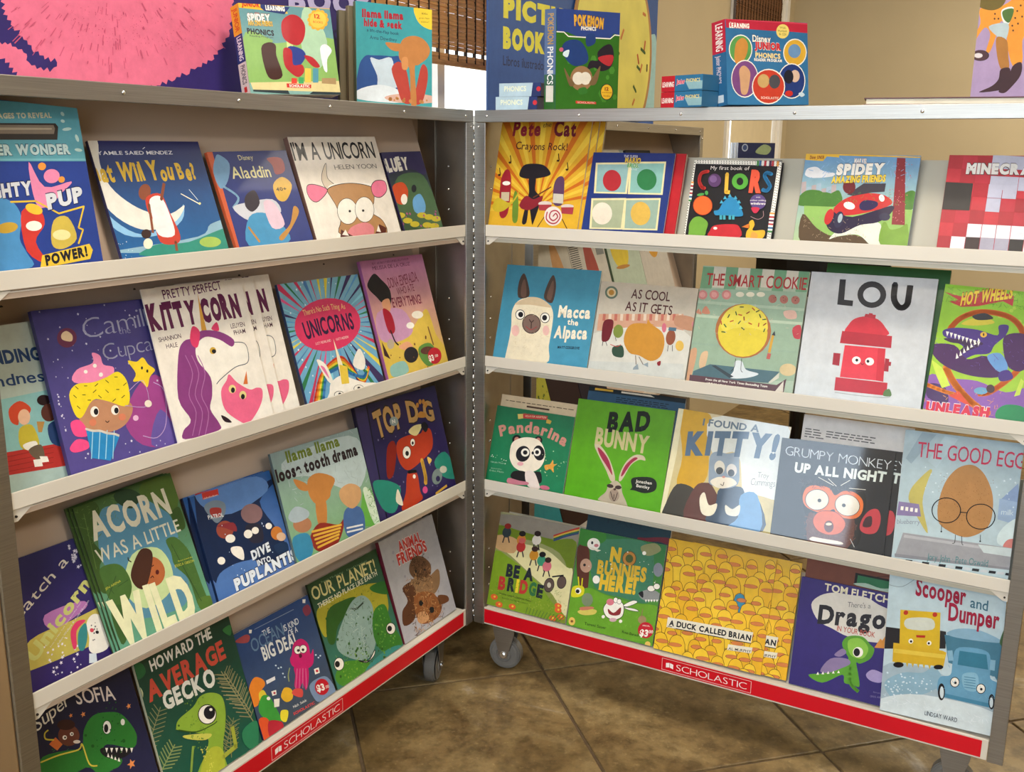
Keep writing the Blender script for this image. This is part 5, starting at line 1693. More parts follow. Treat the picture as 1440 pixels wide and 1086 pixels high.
B['coo']=('R2',.2804,-.0230,.2215,.2111,-.0004,.3050,.0240,[
('G','c4c6be','b8ab98'),
('P','c89a80',[22,555,789,622,815,460,27,408],0),
('P','b86a5c',[61,559,87,561,92,500,66,500],0),
('P','d8c4b0',[116,563,142,566,147,505,120,505],0),
('P','b86a5c',[170,568,196,570,201,510,175,510],0),
('P','d8c4b0',[224,573,250,575,255,515,229,515],0),
('P','b86a5c',[278,578,304,580,308,520,283,520],0),
('P','d8c4b0',[331,582,357,585,362,525,336,525],0),
('P','b86a5c',[385,587,410,589,415,529,389,529],0),
('P','d8c4b0',[437,592,462,594,467,534,442,534],0),
('P','b86a5c',[490,596,515,598,519,539,494,539],0),
('P','d8c4b0',[542,601,567,603,571,544,546,544],0),
('P','b86a5c',[594,605,619,607,623,548,598,548],0),
('P','d8c4b0',[646,610,670,612,675,553,650,553],0),
('P','b86a5c',[697,614,721,616,726,558,701,558],0),
('P','d8c4b0',[748,619,772,621,777,562,752,562],0),
('P','d0cec4',[-2,381,811,483,945,99,4,37],1),
('P','c8cac4',[0,135,856,206,876,79,-3,36],0),
('E','5a6a5c',[109,752,60,5,10,-56]),
('E','c8b48c',[109,752,42,3,7,-39]),
('E','a87830',[109,752,26,2,4,-24]),
('T','AS COOL',[298,719,650,717,78,0],'4a2024',.01,None,.05,.3),
('T','AS IT GETS',[260,607,688,602,78,0],'4a2024',.01,None,.05,.3),
('P','c48a30',[295,337,303,446,358,500,471,510,550,494,633,442,663,350,641,241,561,197,453,233,362,247],1),
('P','c48a30',[485,500,484,548,515,514,548,506],1),
('P','6a1e28',[83,352,76,474,108,514,169,507,172,410,152,334,102,317],1),
('E','7a8a3c',[229,421,47,1,4,-58]),
('P','2f4a3a',[201,278,288,300,311,205,219,208],1),
('L','b83a3c',6.2,[177,300,238,288,274,310],1),
('E','8a4c34',[709,414,42,-3,-1,-65]),
('P','4a6a80',[678,470,679,500,747,500,746,471],0),
('E','c86a7c',[638,490,20,2,6,-40]),
('L','1b1a20',5.1,[102,317,102,280],0),
('L','1b1a20',5.0,[128,320,147,285],0),
('L','1b1a20',5.0,[212,365,224,336],0),
('L','1b1a20',4.8,[698,348,700,295],0),
('L','1b1a20',4.8,[734,351,743,299],0),
('E','d8b050',[798,352,36,4,7,-44]),
('P','8a98a0',[420,127,453,161,470,115,417,106],0),
('P','8a98a0',[503,160,544,185,551,142],0),
('L','6a5a48',6.1,[422,229,439,153],0),
('L','6a5a48',6.1,[455,221,503,160],0),
('P','8a2028',[624,192,653,207,655,171,634,167],1),
('P','b8886c',[732,603,892,593,897,488,733,520],1),
('P','c87a88',[884,569,1004,568,1001,510,893,511],1)])
B['sma']=('R2',.5054,-.0232,.2195,.2607,.0062,.3125,.0240,[
('G','a4b8a4','a8b49c'),
('P','6f9a76',[-10,1034,95,1035,101,860,-3,859],0),
('P','cfc6b4',[94,1040,199,1041,203,867,101,866],0),
('P','6f9a76',[198,1046,301,1047,304,874,203,873],0),
('P','cfc6b4',[300,1052,402,1052,404,881,303,880],0),
('P','6f9a76',[401,1058,501,1058,502,888,403,887],0),
('P','cfc6b4',[500,1064,600,1064,600,894,502,893],0),
('P','6f9a76',[599,1070,697,1070,696,901,599,900],0),
('P','cfc6b4',[697,1075,794,1075,791,907,695,907],0),
('P','6f9a76',[793,1081,889,1081,885,914,790,913],0),
('E','6f9a76',[48,859,50,3,5,-35]),
('E','6f9a76',[251,866,49,3,5,-34]),
('E','6f9a76',[449,873,47,3,5,-34]),
('E','6f9a76',[642,879,46,3,5,-34]),
('E','6f9a76',[831,886,45,3,5,-33]),
('P','93ab94',[-3,851,880,878,936,174,-8,67],0),
('P','a8bca4',[1,748,899,747,902,725,1,724],0),
('P','b4c4ac',[7,630,904,636,901,614,5,607],0),
('P','90a894',[1,395,904,403,901,386,-2,377],0),
('E','c8807c',[32,797,40,3,6,-39]),
('E','d89a94',[32,797,24,2,4,-23]),
('E','c8807c',[130,804,40,3,6,-39]),
('E','d89a94',[130,804,23,2,4,-23]),
('E','c8807c',[233,811,39,3,6,-39]),
('E','d89a94',[233,811,23,2,3,-23]),
('E','a8685c',[615,805,33,2,5,-34]),
('R',6,750,'5a3028',7,[592,784,638,820],'d'),
('E','a8685c',[706,807,33,2,5,-34]),
('R',6,832,'5a3028',7,[683,790,728,827],'d'),
('E','a8685c',[797,809,33,2,5,-33]),
('R',6,915,'5a3028',7,[774,797,819,833],'d'),
('E','dcd4bc',[345,822,34,2,3,-21]),
('E','dcd4bc',[430,828,34,2,3,-20]),
('E','dcd4bc',[515,834,34,2,3,-20]),
('P','c08068',[0,642,18,678,49,634],1),
('P','c08068',[47,645,74,706,119,645],1),
('P','c89a78',[-14,183,0,325,52,342,53,214,27,71,-8,67],1),
('P','d0b08c',[89,217,98,311,149,328,147,224,121,163],1),
('P','d8b0a0',[718,711,804,723,824,663,747,657],1),
('P','b8404c',[807,583,864,611,883,512,829,507],1),
('E','cdb88c',[817,249,65,7,7,-49]),
('E','a8683c',[413,526,228,20,34,-221]),
('E','d8c43c',[412,509,203,18,30,-194]),
('P','e0d04c',[218,578,256,674,340,732,454,741,566,676,607,588,597,542,482,555,346,543,257,512],1),
('L','3a4a2a',9.2,[362,719,392,721],0),
('L','3a5a2c',9.2,[331,677,343,649],0),
('L','8a2c20',9.1,[443,685,420,668],0),
('L','b84a2c',9.1,[484,702,460,721],0),
('L','3a4a2a',9.2,[274,625,284,652],0),
('L','b84a2c',9.2,[358,656,388,652],0),
('L','8a2c20',9.1,[405,640,411,611],0),
('L','b84a2c',9.2,[322,603,295,591],0),
('L','2f5a2c',9.3,[270,545,249,568],0),
('L','3a5a2c',9.2,[367,582,383,606],0),
('L','b84a2c',9.1,[451,595,479,585],0),
('L','b84a2c',9.0,[534,599,534,570],0),
('L','2f5a2c',9.0,[586,636,558,630],0),
('L','3a4a2a',9.0,[542,646,527,673],0),
('L','8a2c20',9.0,[573,586,594,605],0),
('L','3a5a2c',9.1,[398,551,424,535],0),
('L','2f5a2c',9.0,[589,559,582,531],0),
('L','2f5a2c',9.3,[268,502,237,503],0),
('L','b84a2c',9.3,[228,564,219,593],0),
('L','3a4a2a',9.1,[500,689,524,704],0),
('P','c89a3c',[672,526,661,368,639,371,651,513],0),
('P','3a3a40',[669,549,680,510,651,513],0),
('P','b85a54',[639,365,668,363,663,317,635,320],0),
('P','4c6a74',[50,155,182,227,754,226,679,128,46,108],0),
('P','c8c8b8',[679,133,755,220,756,176,691,124],0),
('P','5c4048',[25,123,747,119,816,177,810,65,28,65],0),
('P','d0c8bc',[734,56,797,158,804,70],0),
('P','d0d8dc',[386,271,443,277,486,214,592,191,496,147,360,134,386,192],1),
('P','38444c',[196,217,230,223,393,147,361,132],0),
('L','2c2c2c',4.6,[388,295,387,226,364,187],1),
('L','2c2c2c',4.5,[437,300,444,209,461,191],1),
('R',60,85,'c8b8a0',27,[-15,483,925,817],'f'),
('T','THE SMART COOKIE',[47,882,867,896,96,0],'a82c30',.01,None,.05,.3),
('T','From the #1 New York Times Bestselling Team',[165,92,676,91,17,0],'f4efe4',.015,None,.05,0),
('T','JORY JOHN and PETE OSWALD',[175,44,677,32,33,0],'f4efe4',.01,None,.05,0)])
B['lou']=('R2',.7286,-.0231,.2329,.2623,.0041,.3023,.0240,[
('G','ccd2d6','c4c4c6'),
('L','8a8e92',5.5,[-3,1050,-11,62],0),
('P','cf3544',[330,582,338,658,378,705,452,728,515,717,572,668,598,585],1),
('P','cf3040',[337,590,357,657,403,705,472,722,545,712,603,658,623,595],1),
('P','b82c3c',[443,725,448,747,474,746,473,756,501,754,502,746,525,745,524,713],0),
('P','d83848',[328,492,574,494,595,245,326,242],0),
('P','c82c3c',[574,494,629,494,646,241,592,245],0),
('P','b02838',[294,600,663,594,668,502,290,504],0),
('P','b82c3c',[295,238,677,237,682,139,298,135],0),
('P','9c2434',[253,424,306,424,309,327,256,332],0),
('P','9c2434',[636,421,666,418,667,397,683,397,683,367,669,366,672,321,639,322],0),
('E','f4efe4',[430,383,32,3,4,-30]),
('E','f4efe4',[527,384,32,3,4,-30]),
('E','1b1a20',[433,385,11,1,2,-12]),
('E','1b1a20',[515,385,11,1,2,-12]),
('L','5a1a20',4.2,[464,367,477,355,488,365],1),
('P','5a7a4c',[660,136,662,173,680,188,700,189,716,143],1),
('L','a0a4a4',5.2,[306,120,493,116,673,124,713,139],1),
('P','262428',[222,1002,268,1003,276,844,344,842,345,798,229,802],0),
('E','262428',[474,899,105,8,14,-103]),
('E','cdcfd3',[474,897,63,5,8,-59]),
('L','262428',45.2,[632,987,638,880,676,822,712,816,738,845,741,893,741,989],1)])
B['hot']=('R2',.9652,-.0164,.1898,.2484,-.0348,.2972,.0240,[
('G','a8c838','8cc42c'),
('R',20,24,'b0d040',41,[14,739,627,984],'d'),
('P','8a5aa8',[-6,300,147,303,333,311,525,259,694,317,776,81,6,51],1),
('P','4a3060',[4,239,120,236,158,118,21,137],1),
('P','c8dc4c',[-8,426,77,375,155,252,103,223,50,309],0),
('P','c8dc4c',[626,356,616,254,582,238,605,373],0),
('L','e07028',40.3,[86,669,139,748,234,806,343,820,465,799,549,728,597,593,584,450,512,338,418,242,348,221],1),
('L','e8852c',48.5,[105,379,169,285,259,196,364,121,444,84],1),
('L','e8852c',29.6,[-15,236,115,204,213,189],1),
('P','d84c30',[158,175,217,220,328,115],0),
('P','4a3080',[46,653,132,680,272,682,406,659,403,730,466,738,459,666,399,586,373,521,284,499,216,458,151,449,202,539,100,587,48,611],1),
('P','3c2048',[65,593,315,595,259,536,163,492,199,559,103,567],1),
('P','4a2458',[-25,528,134,550,234,460,358,499,470,373,328,341,155,366,30,431],1),
('P','4a2458',[459,666,573,691,649,601,613,435,514,440,456,574],1),
('P','6a9ad0',[363,499,445,532,508,449,492,406,437,408],1),
('P','4a3080',[458,391,517,420,553,365,477,333],1),
('P','f4efe4',[61,644,83,643,75,607],0),
('P','f4efe4',[89,639,110,637,103,601],0),
('P','f4efe4',[117,633,138,632,131,595],0),
('P','f4efe4',[144,627,165,626,158,590],0),
('P','f4efe4',[172,622,193,620,185,584],0),
('P','f4efe4',[199,616,220,615,213,578],0),
('P','f4efe4',[226,610,247,609,240,573],0),
('P','f4efe4',[253,605,274,603,267,567],0),
('P','f4efe4',[281,599,301,598,294,562],0),
('P','f4efe4',[160,450,178,461,159,495],0),
('P','f4efe4',[181,474,198,484,180,517],0),
('P','f4efe4',[202,497,219,508,201,538],0),
('P','f4efe4',[222,521,239,531,221,560],0),
('P','f4efe4',[243,544,260,555,242,581],0),
('P','f4efe4',[263,568,280,578,263,603],0),
('P','f4efe4',[284,591,301,602,284,624],0),
('E','e8b83c',[315,652,22,3,3,-20]),
('E','1b1a20',[315,652,5,1,2,-12]),
('P','d8c83c',[155,709,213,757,303,779,373,747,268,713],1),
('P','2a2a34',[219,779,298,809,359,776,261,753],1),
('E','6aa0c0',[363,244,45,7,4,-26]),
('E','4a3030',[423,269,27,4,5,-30]),
('P','c02c34',[-1,935,122,913,219,955,352,990,468,952,470,881,402,909,244,854,134,836,44,867,107,885],0),
('R',100,97,'6aa020',35,[-81,857,609,974],'f'),
('R',60,98,'6a50a8',26,[-23,398,637,633],'f'),
('R',40,99,'f0a050',26,[0,63,556,259],'f'),
('T','HOT WHEELS',[125,848,456,941,86,0],'f0d030',.045,'a02028',.09,0),
('T','UNLEASH',[18,40,443,63,65,0],'d02c44',.075,'f4e4e0',.12,0),
('P','2a8a50',[485,111,539,171,656,170,680,74,512,55],1),
('T','CHAOS',[675,103,898,132,59,0],'d02c44',.075,'f4e4e0',.12,0)])
B['pan']=('R3',.0210,-.0231,.2048,.1930,-.0046,.3040,.0240,[
('G','1f8256','25704c'),
('T','HOLA! FOR ADOPTION',[282,712,545,720,26,0],'a83a3c',.01,None,.05,0),
('P','d8c06a',[229,718,294,729,301,688,244,672],0),
('P','c8a84a',[538,719,592,704,583,674,539,677],0),
('P','b83a3c',[286,728,541,742,545,707,294,687],0),
('T','HOLA! FOR ADOPTION',[313,703,531,718,18,0],'e8d8b0',0,None,.05,0),
('T','Pandarina',[80,484,766,491,94,79],'c98a7c',.045,None,.05,0),
('E','1c1a1c',[265,479,49,8,9,-46]),
('E','c08070',[265,479,26,4,5,-26]),
('E','1c1a1c',[490,509,40,6,7,-38]),
('E','c08070',[490,512,20,3,4,-20]),
('P','f0e4d0',[215,333,220,439,292,496,391,521,497,508,569,428,580,326,531,241,422,196,300,215,237,271],1),
('E','1b1a20',[353,360,72,-11,-16,-74]),
('E','1b1a20',[517,394,54,18,26,-66]),
('E','f4efe4',[374,376,43,7,7,-38]),
('E','1b1a20',[374,376,23,4,4,-20]),
('E','f4efe4',[496,398,37,6,7,-35]),
('E','1b1a20',[496,398,20,3,3,-18]),
('E','1b1a20',[453,384,13,2,3,-15]),
('E','e8a8b0',[343,264,32,5,3,-18]),
('P','1c1a1c',[263,130,290,187,406,200,462,138,425,99,335,103],1),
('P','1c1a1c',[493,208,564,220,591,147,568,117,519,148],1),
('P','e8d8d0',[407,194,492,215,558,129,577,67,459,73],1),
('P','c87a8c',[244,114,364,108,452,110,443,83,253,63],1),
('E','c86a80',[631,90,51,1,0,-20]),
('P','e0a040',[594,290,648,312,669,354,683,317,718,323,688,292,697,242,656,268,616,248],1),
('R',24,25,'c8e0b0',9,[551,190,841,451],'s'),
('R',10,26,'e8f0e0',8,[23,237,190,316],'s'),
('T','Natalia Moore',[28,226,184,233,16,0],'a8c8b0',-.01,None,.05,0),
('T','illustrated by',[43,170,157,176,12,0],'a8c8b0',-.01,None,.05,0),
('T','Erika Meza',[31,144,184,151,16,0],'a8c8b0',-.01,None,.05,0)])
B['bad']=('R3',.2299,-.0241,.2322,.2369,.0080,.3136,.0240,[
('G','58a80c','5c9a1c'),
('R',0,86,'4a8a10',37,[-128,230,1014,902],'f'),
('T','BAD',[318,691,714,751,158,0],'0c140c',.053,None,.05,.2),
('L','1a2a1c',9.1,[331,731,340,682],0),
('L','1a2a1c',9.0,[370,743,378,693],0),
('L','1a2a1c',9.0,[463,749,471,700],0),
('L','1a2a1c',8.9,[531,745,539,696],0),
('L','1a2a1c',8.9,[594,766,601,717],0),
('L','1a2a1c',8.8,[644,779,652,731],0),
('T','BUNNY',[223,559,733,549,143,0],'c8bc88',.045,None,.05,.1),
('P','cbbaa0',[225,546,279,554,376,461,450,335,469,264,430,257,368,348,281,460],1),
('P','9c2c48',[258,532,315,503,388,426,439,309,377,374,294,462],1),
('P','cbbaa0',[508,270,509,344,552,450,621,516,698,521,724,482,666,480,596,420,538,287],1),
('P','9c2c48',[520,321,545,412,612,490,651,490,595,432,539,324],1),
('P','b8aa94',[348,95,400,153,416,218,475,265,533,237,558,167,610,89,603,51,360,65],1),
('E','3a2a28',[433,211,32,0,0,-17]),
('E','3a2a28',[511,211,31,3,1,-17]),
('E','a08c7c',[483,136,49,8,9,-55]),
('L','3a2820',6.4,[445,161,491,87,512,165],1),
('E','4a3430',[481,189,13,2,2,-10]),
('L','3a2820',6.4,[482,142,485,105],1),
('P','1a2018',[620,288,651,323,791,345,855,313,853,240,763,200,663,209,624,208,639,235],1),
('T','Jonathan',[665,280,814,284,26,0],'f4efe4',.01,None,.05,0),
('T','Bentley',[678,242,801,243,26,0],'f4efe4',.01,None,.05,0)])
B['fou']=('R3',.4612,-.0172,.2440,.2389,-.0276,.3005,.0240,[
('G','c8b878','d8c8a0'),
('P','cf9f18',[24,938,286,945,312,733,356,430,255,302,104,308,109,552],1),
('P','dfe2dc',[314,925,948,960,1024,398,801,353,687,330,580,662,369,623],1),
('P','e8dfb8',[-90,932,46,954,55,566,34,3,-16,-8],0),
('P','32302e',[104,308,255,302,246,216,240,47,34,3,36,125],1),
('P','5a3030',[265,316,366,372,420,347,503,222,513,34,216,42],1),
('P','3c5068',[481,347,652,393,710,334,803,342,897,72,427,39,468,214],1),
('P','6a9ac8',[665,325,801,353,875,67,599,29,674,140],1),
('P','8a9cb0',[367,432,350,596,401,647,487,645,580,662,612,550,625,411,516,354,392,365],1),
('P','e4dccc',[388,388,440,434,499,446,571,448,614,409,516,354,443,352],1),
('E','d8d4c8',[447,519,45,8,11,-57]),
('E','3a4450',[452,492,31,6,5,-30]),
('E','d8d4d0',[553,515,44,8,10,-53]),
('E','4a5868',[553,492,28,5,5,-30]),
('E','c88a80',[496,447,14,3,2,-9]),
('L','3a2c2c',5.9,[480,383,502,375,506,406],1),
('P','efe8d0',[324,232,357,287,412,191,480,217,471,132,417,97,357,120],1),
('P','dcd8c8',[552,220,616,198,673,245,676,163,626,141,570,153],1),
('T','I FOUND A',[236,846,721,869,56,0],'5a7084',.03,None,.05,.2),
('T','KITTY!',[129,579,893,684,175,14],'4a6a8a',.075,None,.05,.15),
('T','Troy',[775,499,867,505,45,0],'8a9098',-.01,None,.05,0),
('T','Cummings',[729,426,929,448,57,0],'8a9098',-.01,None,.05,0)])
B['gru']=('R3',.7033,-.0239,.2203,.2167,.0203,.2919,.0170,[
('G','1e2228','1c1e24'),
('T','GRUMPY MONKEY',[40,730,860,719,74,0],'dfe6ea',-.018,None,.05,0),
('T','UP ALL NIGHT',[129,604,830,622,72,0],'e4ece4',.045,None,.05,.5),
('P','101014',[204,490,327,565,454,594,595,571,699,499,703,281,655,69,307,7,282,211,234,337],1),
('P','5a2c1c',[284,289,384,272,553,300,639,292,612,68,325,39],1),
('P','d86a28',[221,425,248,497,332,523,421,512,469,463,529,506,613,508,683,452,684,354,627,301,510,304,472,353,402,308,291,324,237,360],1),
('R',120,63,'6a4030',44,[254,88,663,262],'f'),
('R',60,64,'3a3438',44,[199,494,668,535],'f'),
('E','1b1a20',[335,407,93,14,10,-84]),
('E','dcd4c4',[335,407,88,14,10,-79]),
('E','1b1a20',[571,400,96,-11,-11,-85]),
('E','dcd4c4',[571,400,91,-11,-11,-81]),
('E','1b1a20',[355,404,15,2,2,-15]),
('E','1b1a20',[545,395,15,2,2,-15]),
('P','d05a24',[323,240,358,312,431,333,507,326,574,259,546,178,454,145,364,169],1),
('L','6a2018',4.3,[323,240,358,312,431,333,507,326,574,259,546,178,454,145,364,169,323,240],2),
('E','5a2018',[451,211,36,6,6,-46]),
('E','e8d8b8',[449,230,23,4,1,-11]),
('P','e8d8c8',[333,108,404,109,555,107,552,85,331,79],1),
('L','e4e0d0',4.4,[325,587,450,538],0),
('L','e4e0d0',4.3,[401,587,472,536],0),
('L','e4e0d0',4.3,[571,600,503,546],0),
('L','e4e0d0',4.3,[694,542,568,534],0),
('P','b83a44',[687,230,693,308,742,387,802,402,831,331,812,230,742,202],1),
('P','3a2028',[705,255,718,323,763,341,766,266],1),
('L','dfe2e4',3.2,[623,143,662,84],0)])
B['egg']=('R3',.9393,-.0231,.2022,.2683,.0105,.1402,.0120,[
('G','bccfd4','a8bcc4'),
('P','98acb8',[119,1070,218,1062,66,818,23,854],0),
('P','b4c8d0',[276,1059,372,1052,244,813,181,856],0),
('P','c0b464',[73,561,94,651,188,783,217,787,196,710,175,536,237,311,147,424,99,501],1),
('P','8a7ca4',[7,518,152,521,176,429,3,409],0),
('P','f4efe4',[26,483,46,485,46,455,26,454],0),
('P','f4efe4',[60,484,80,485,80,455,60,455],0),
('P','f4efe4',[94,484,114,486,114,455,94,455],0),
('P','f4efe4',[128,485,147,486,147,456,128,456],0),
('T','blueberry',[10,345,174,369,36,0],'8a90a0',0,None,.05,0),
('P','8aa0c4',[696,644,799,784,847,506,700,521],0),
('P','9ab0cc',[690,654,823,645,823,481,693,499],0),
('T','milk',[712,539,793,546,41,0],'c8d8dc',.0,None,.05,0),
('P','d0e0e0',[706,377,751,468,827,523,811,334,722,317],1),
('P','d08078',[751,302,772,358,818,372,818,310],1),
('P','9c9ca0',[62,284,823,306,823,144,21,91],0),
('P','b4b4b8',[73,270,816,289,818,269,70,248],0),
('P','88888e',[19,113,821,160,823,144,22,86],0),
('P','c8d4d4',[585,291,815,304,812,241,628,237],0),
('P','c8ccd0',[42,79,92,83,89,62,39,59],0),
('P','2c2c30',[102,82,152,86,149,66,100,62],0),
('P','c8ccd0',[162,86,211,89,208,69,159,65],0),
('P','2c2c30',[221,89,270,92,267,72,218,69],0),
('P','c8ccd0',[280,92,328,95,326,75,277,72],0),
('P','2c2c30',[338,95,386,98,383,78,335,75],0),
('P','c8ccd0',[396,98,444,101,441,81,393,78],0),
('P','2c2c30',[453,101,501,104,498,84,451,81],0),
('P','c8ccd0',[510,104,557,107,555,87,508,84],0),
('P','2c2c30',[567,107,614,110,611,90,564,87],0),
('P','c8ccd0',[623,110,669,113,667,93,620,90],0),
('P','2c2c30',[679,113,725,116,722,96,676,93],0),
('P','c8ccd0',[734,115,780,119,777,99,731,96],0),
('P','2c2c30',[789,118,834,121,832,102,786,99],0),
('R',30,28,'d8e4e8',12,[166,602,810,811],'s'),
('P','b0804c',[291,449,285,554,313,707,369,811,435,862,505,868,576,811,635,696,655,575,643,448,577,368,487,328,389,350,317,390],1),
('R',160,27,'8a5c34',5,[275,428,645,786],'d'),
('L','1b1a20',4.0,[325,391,328,344],0),
('E','1b1a20',[328,341,6,1,1,-6]),
('L','1b1a20',3.9,[594,366,597,320],0),
('E','1b1a20',[597,317,6,1,1,-6]),
('L','1c1a1c',7.0,[441,495,426,460,399,431,364,415,326,412,290,423,263,447,249,481,249,518,264,553,291,581,327,598,365,600,400,589,426,564,441,532,441,495],1),
('L','1c1a1c',6.9,[674,489,660,454,634,426,600,410,563,407,528,418,502,442,488,475,488,512,502,546,528,574,563,590,600,593,634,581,660,558,674,525,674,489],1),
('L','1c1a1c',6.9,[441,509,486,513],1),
('L','1b1a20',4.0,[427,335,427,277,412,267],1),
('L','1b1a20',4.0,[470,333,478,276,488,268],1),
('T','THE GOOD EGG',[102,878,823,892,115,0],'c83454',.0,None,.05,.15),
('T','Jory John · Pete Oswald',[251,110,666,139,50,0],'2f7c80',-.01,None,.05,0)])
B['bri']=('R4',.0285,.0000,.2130,.2267,.0074,.3089,.0180,[
('G','7a8a2c','9a9a70'),
('P','8c8478',[-1,880,417,913,831,908,871,758,595,746,139,755,-2,798],1),
('P','6a8020',[-20,768,292,757,595,746,841,766,858,404,688,632,304,691,11,596],1),
('P','dcd4a0',[-4,593,49,644,281,647,555,632,781,518,852,481,857,65,682,236,436,369,183,507],1),
('P','c8a070',[-3,675,215,675,208,538,3,553],1),
('P','7a9a24',[-18,495,187,480,488,327,695,160,847,37,430,-31,11,-16],1),
('L','b83430',15.1,[604,781,726,843,858,903],1),
('L','d8b848',15.0,[606,767,728,829,861,887],1),
('L','2f7050',15.0,[609,753,731,815,863,872],1),
('L','3a4a7a',15.0,[611,738,733,801,866,857],1),
('E','2f3a40',[98,721,48,-2,-6,-51]),
('E','8a2420',[100,782,36,7,5,-26]),
('L','28242c',12.9,[79,670,70,614],0),
('L','28242c',12.9,[121,678,143,627],0),
('E','c87f30',[268,678,48,-2,-6,-51]),
('E','201818',[269,739,36,7,5,-26]),
('L','28242c',12.8,[249,627,240,572],0),
('L','28242c',12.7,[291,635,312,585],0),
('E','b83430',[275,612,48,-2,-6,-51]),
('E','c8605c',[276,673,36,7,5,-26]),
('L','28242c',12.7,[256,561,247,506],0),
('L','28242c',12.7,[298,569,318,520],0),
('E','e0d8cc',[430,708,47,-2,-6,-50]),
('E','2a1a18',[431,769,35,6,5,-26]),
('L','28242c',12.6,[411,658,403,603],0),
('L','28242c',12.6,[452,666,473,616],0),
('E','c88a28',[425,561,47,-2,-6,-50]),
('E','3a2420',[427,621,35,7,5,-26]),
('L','28242c',12.6,[407,510,398,455],0),
('L','28242c',12.5,[448,518,468,469],0),
('E','3a9070',[514,525,46,-2,-6,-50]),
('E','1c1818',[515,585,35,7,4,-26]),
('L','28242c',12.5,[496,475,487,420],0),
('L','28242c',12.5,[536,483,556,434],0),
('E','d0707c',[580,485,46,-2,-6,-50]),
('E','3a2420',[582,545,34,7,4,-26]),
('L','28242c',12.4,[562,435,554,380],0),
('L','28242c',12.4,[602,443,623,394],0),
('E','1b1a20',[631,317,54,3,-2,-69]),
('E','5a4a44',[631,317,49,2,-2,-63]),
('E','c8c0a8',[631,317,20,4,4,-25]),
('E','1b1a20',[755,369,48,2,-2,-61]),
('E','5a4a44',[755,369,43,2,-1,-54]),
('L','1b1a20',13.7,[654,401,765,437],1),
('T','BE A',[158,313,456,323,107,0],'1f2430',.06,None,.05,.15),
('T','B',[95,171,171,178,113,0],'b83430',.06,None,.05,0),
('T','R',[194,179,278,183,112,0],'1f2430',.06,None,.05,0),
('T','I',[286,181,316,184,113,0],'e8d030',.06,None,.05,0),
('T','D',[328,184,414,189,112,0],'b83430',.06,None,.05,0),
('T','G',[429,189,504,191,111,0],'2f6a40',.06,None,.05,0),
('T','E',[513,186,580,185,109,0],'1f2430',.06,None,.05,0),
('T','Heather Lang & Charlotte Mason',[118,126,471,122,18,0],'28301c',0,None,.05,0),
('T','illustrated by Natalie Labarre',[156,90,438,93,15,0],'28301c',-.01,None,.05,0),
('R',120,73,'5a8020',29,[-11,65,857,278],'f'),
('R',60,74,'b8b850',23,[8,53,801,173],'f'),
('E','d8602c',[71,85,39,-4,-6,-27]),
('E','e8c040',[75,89,12,3,2,-10]),
('E','d8602c',[136,25,39,-4,-6,-27]),
('E','e8c040',[140,29,12,3,2,-10]),
('E','d8602c',[281,36,38,-4,-6,-26]),
('E','e8c040',[285,40,12,3,2,-10]),
('E','d8602c',[762,109,36,-4,-6,-26]),
('E','e8c040',[766,113,11,2,2,-10]),
('E','d8602c',[801,53,36,-3,-6,-26]),
('E','e8c040',[805,56,11,3,2,-10]),
('E','d8602c',[719,21,36,-3,-6,-26]),
('E','e8c040',[723,25,11,3,2,-10]),
('E','d8602c',[756,147,36,-4,-6,-26]),
('E','e8c040',[760,150,11,2,2,-10]),
('L','5a7a2c',8.4,[430,-31,443,65],0),
('L','5a7a2c',8.3,[463,-27,480,65],0),
('L','5a7a2c',8.3,[495,-24,516,65],0),
('L','5a7a2c',8.3,[527,-21,551,65],0),
('L','5a7a2c',8.3,[560,-17,587,65],0),
('L','5a7a2c',8.2,[592,-14,623,65],0),
('L','5a7a2c',8.2,[624,-11,658,65],0),
('L','5a7a2c',8.2,[656,-7,694,65],0),
('L','5a7a2c',8.2,[688,-4,729,65],0),
('L','5a7a2c',8.2,[720,-1,764,65],0),
('L','5a7a2c',8.1,[751,2,799,65],0),
('L','5a7a2c',8.1,[783,6,834,65],0)])
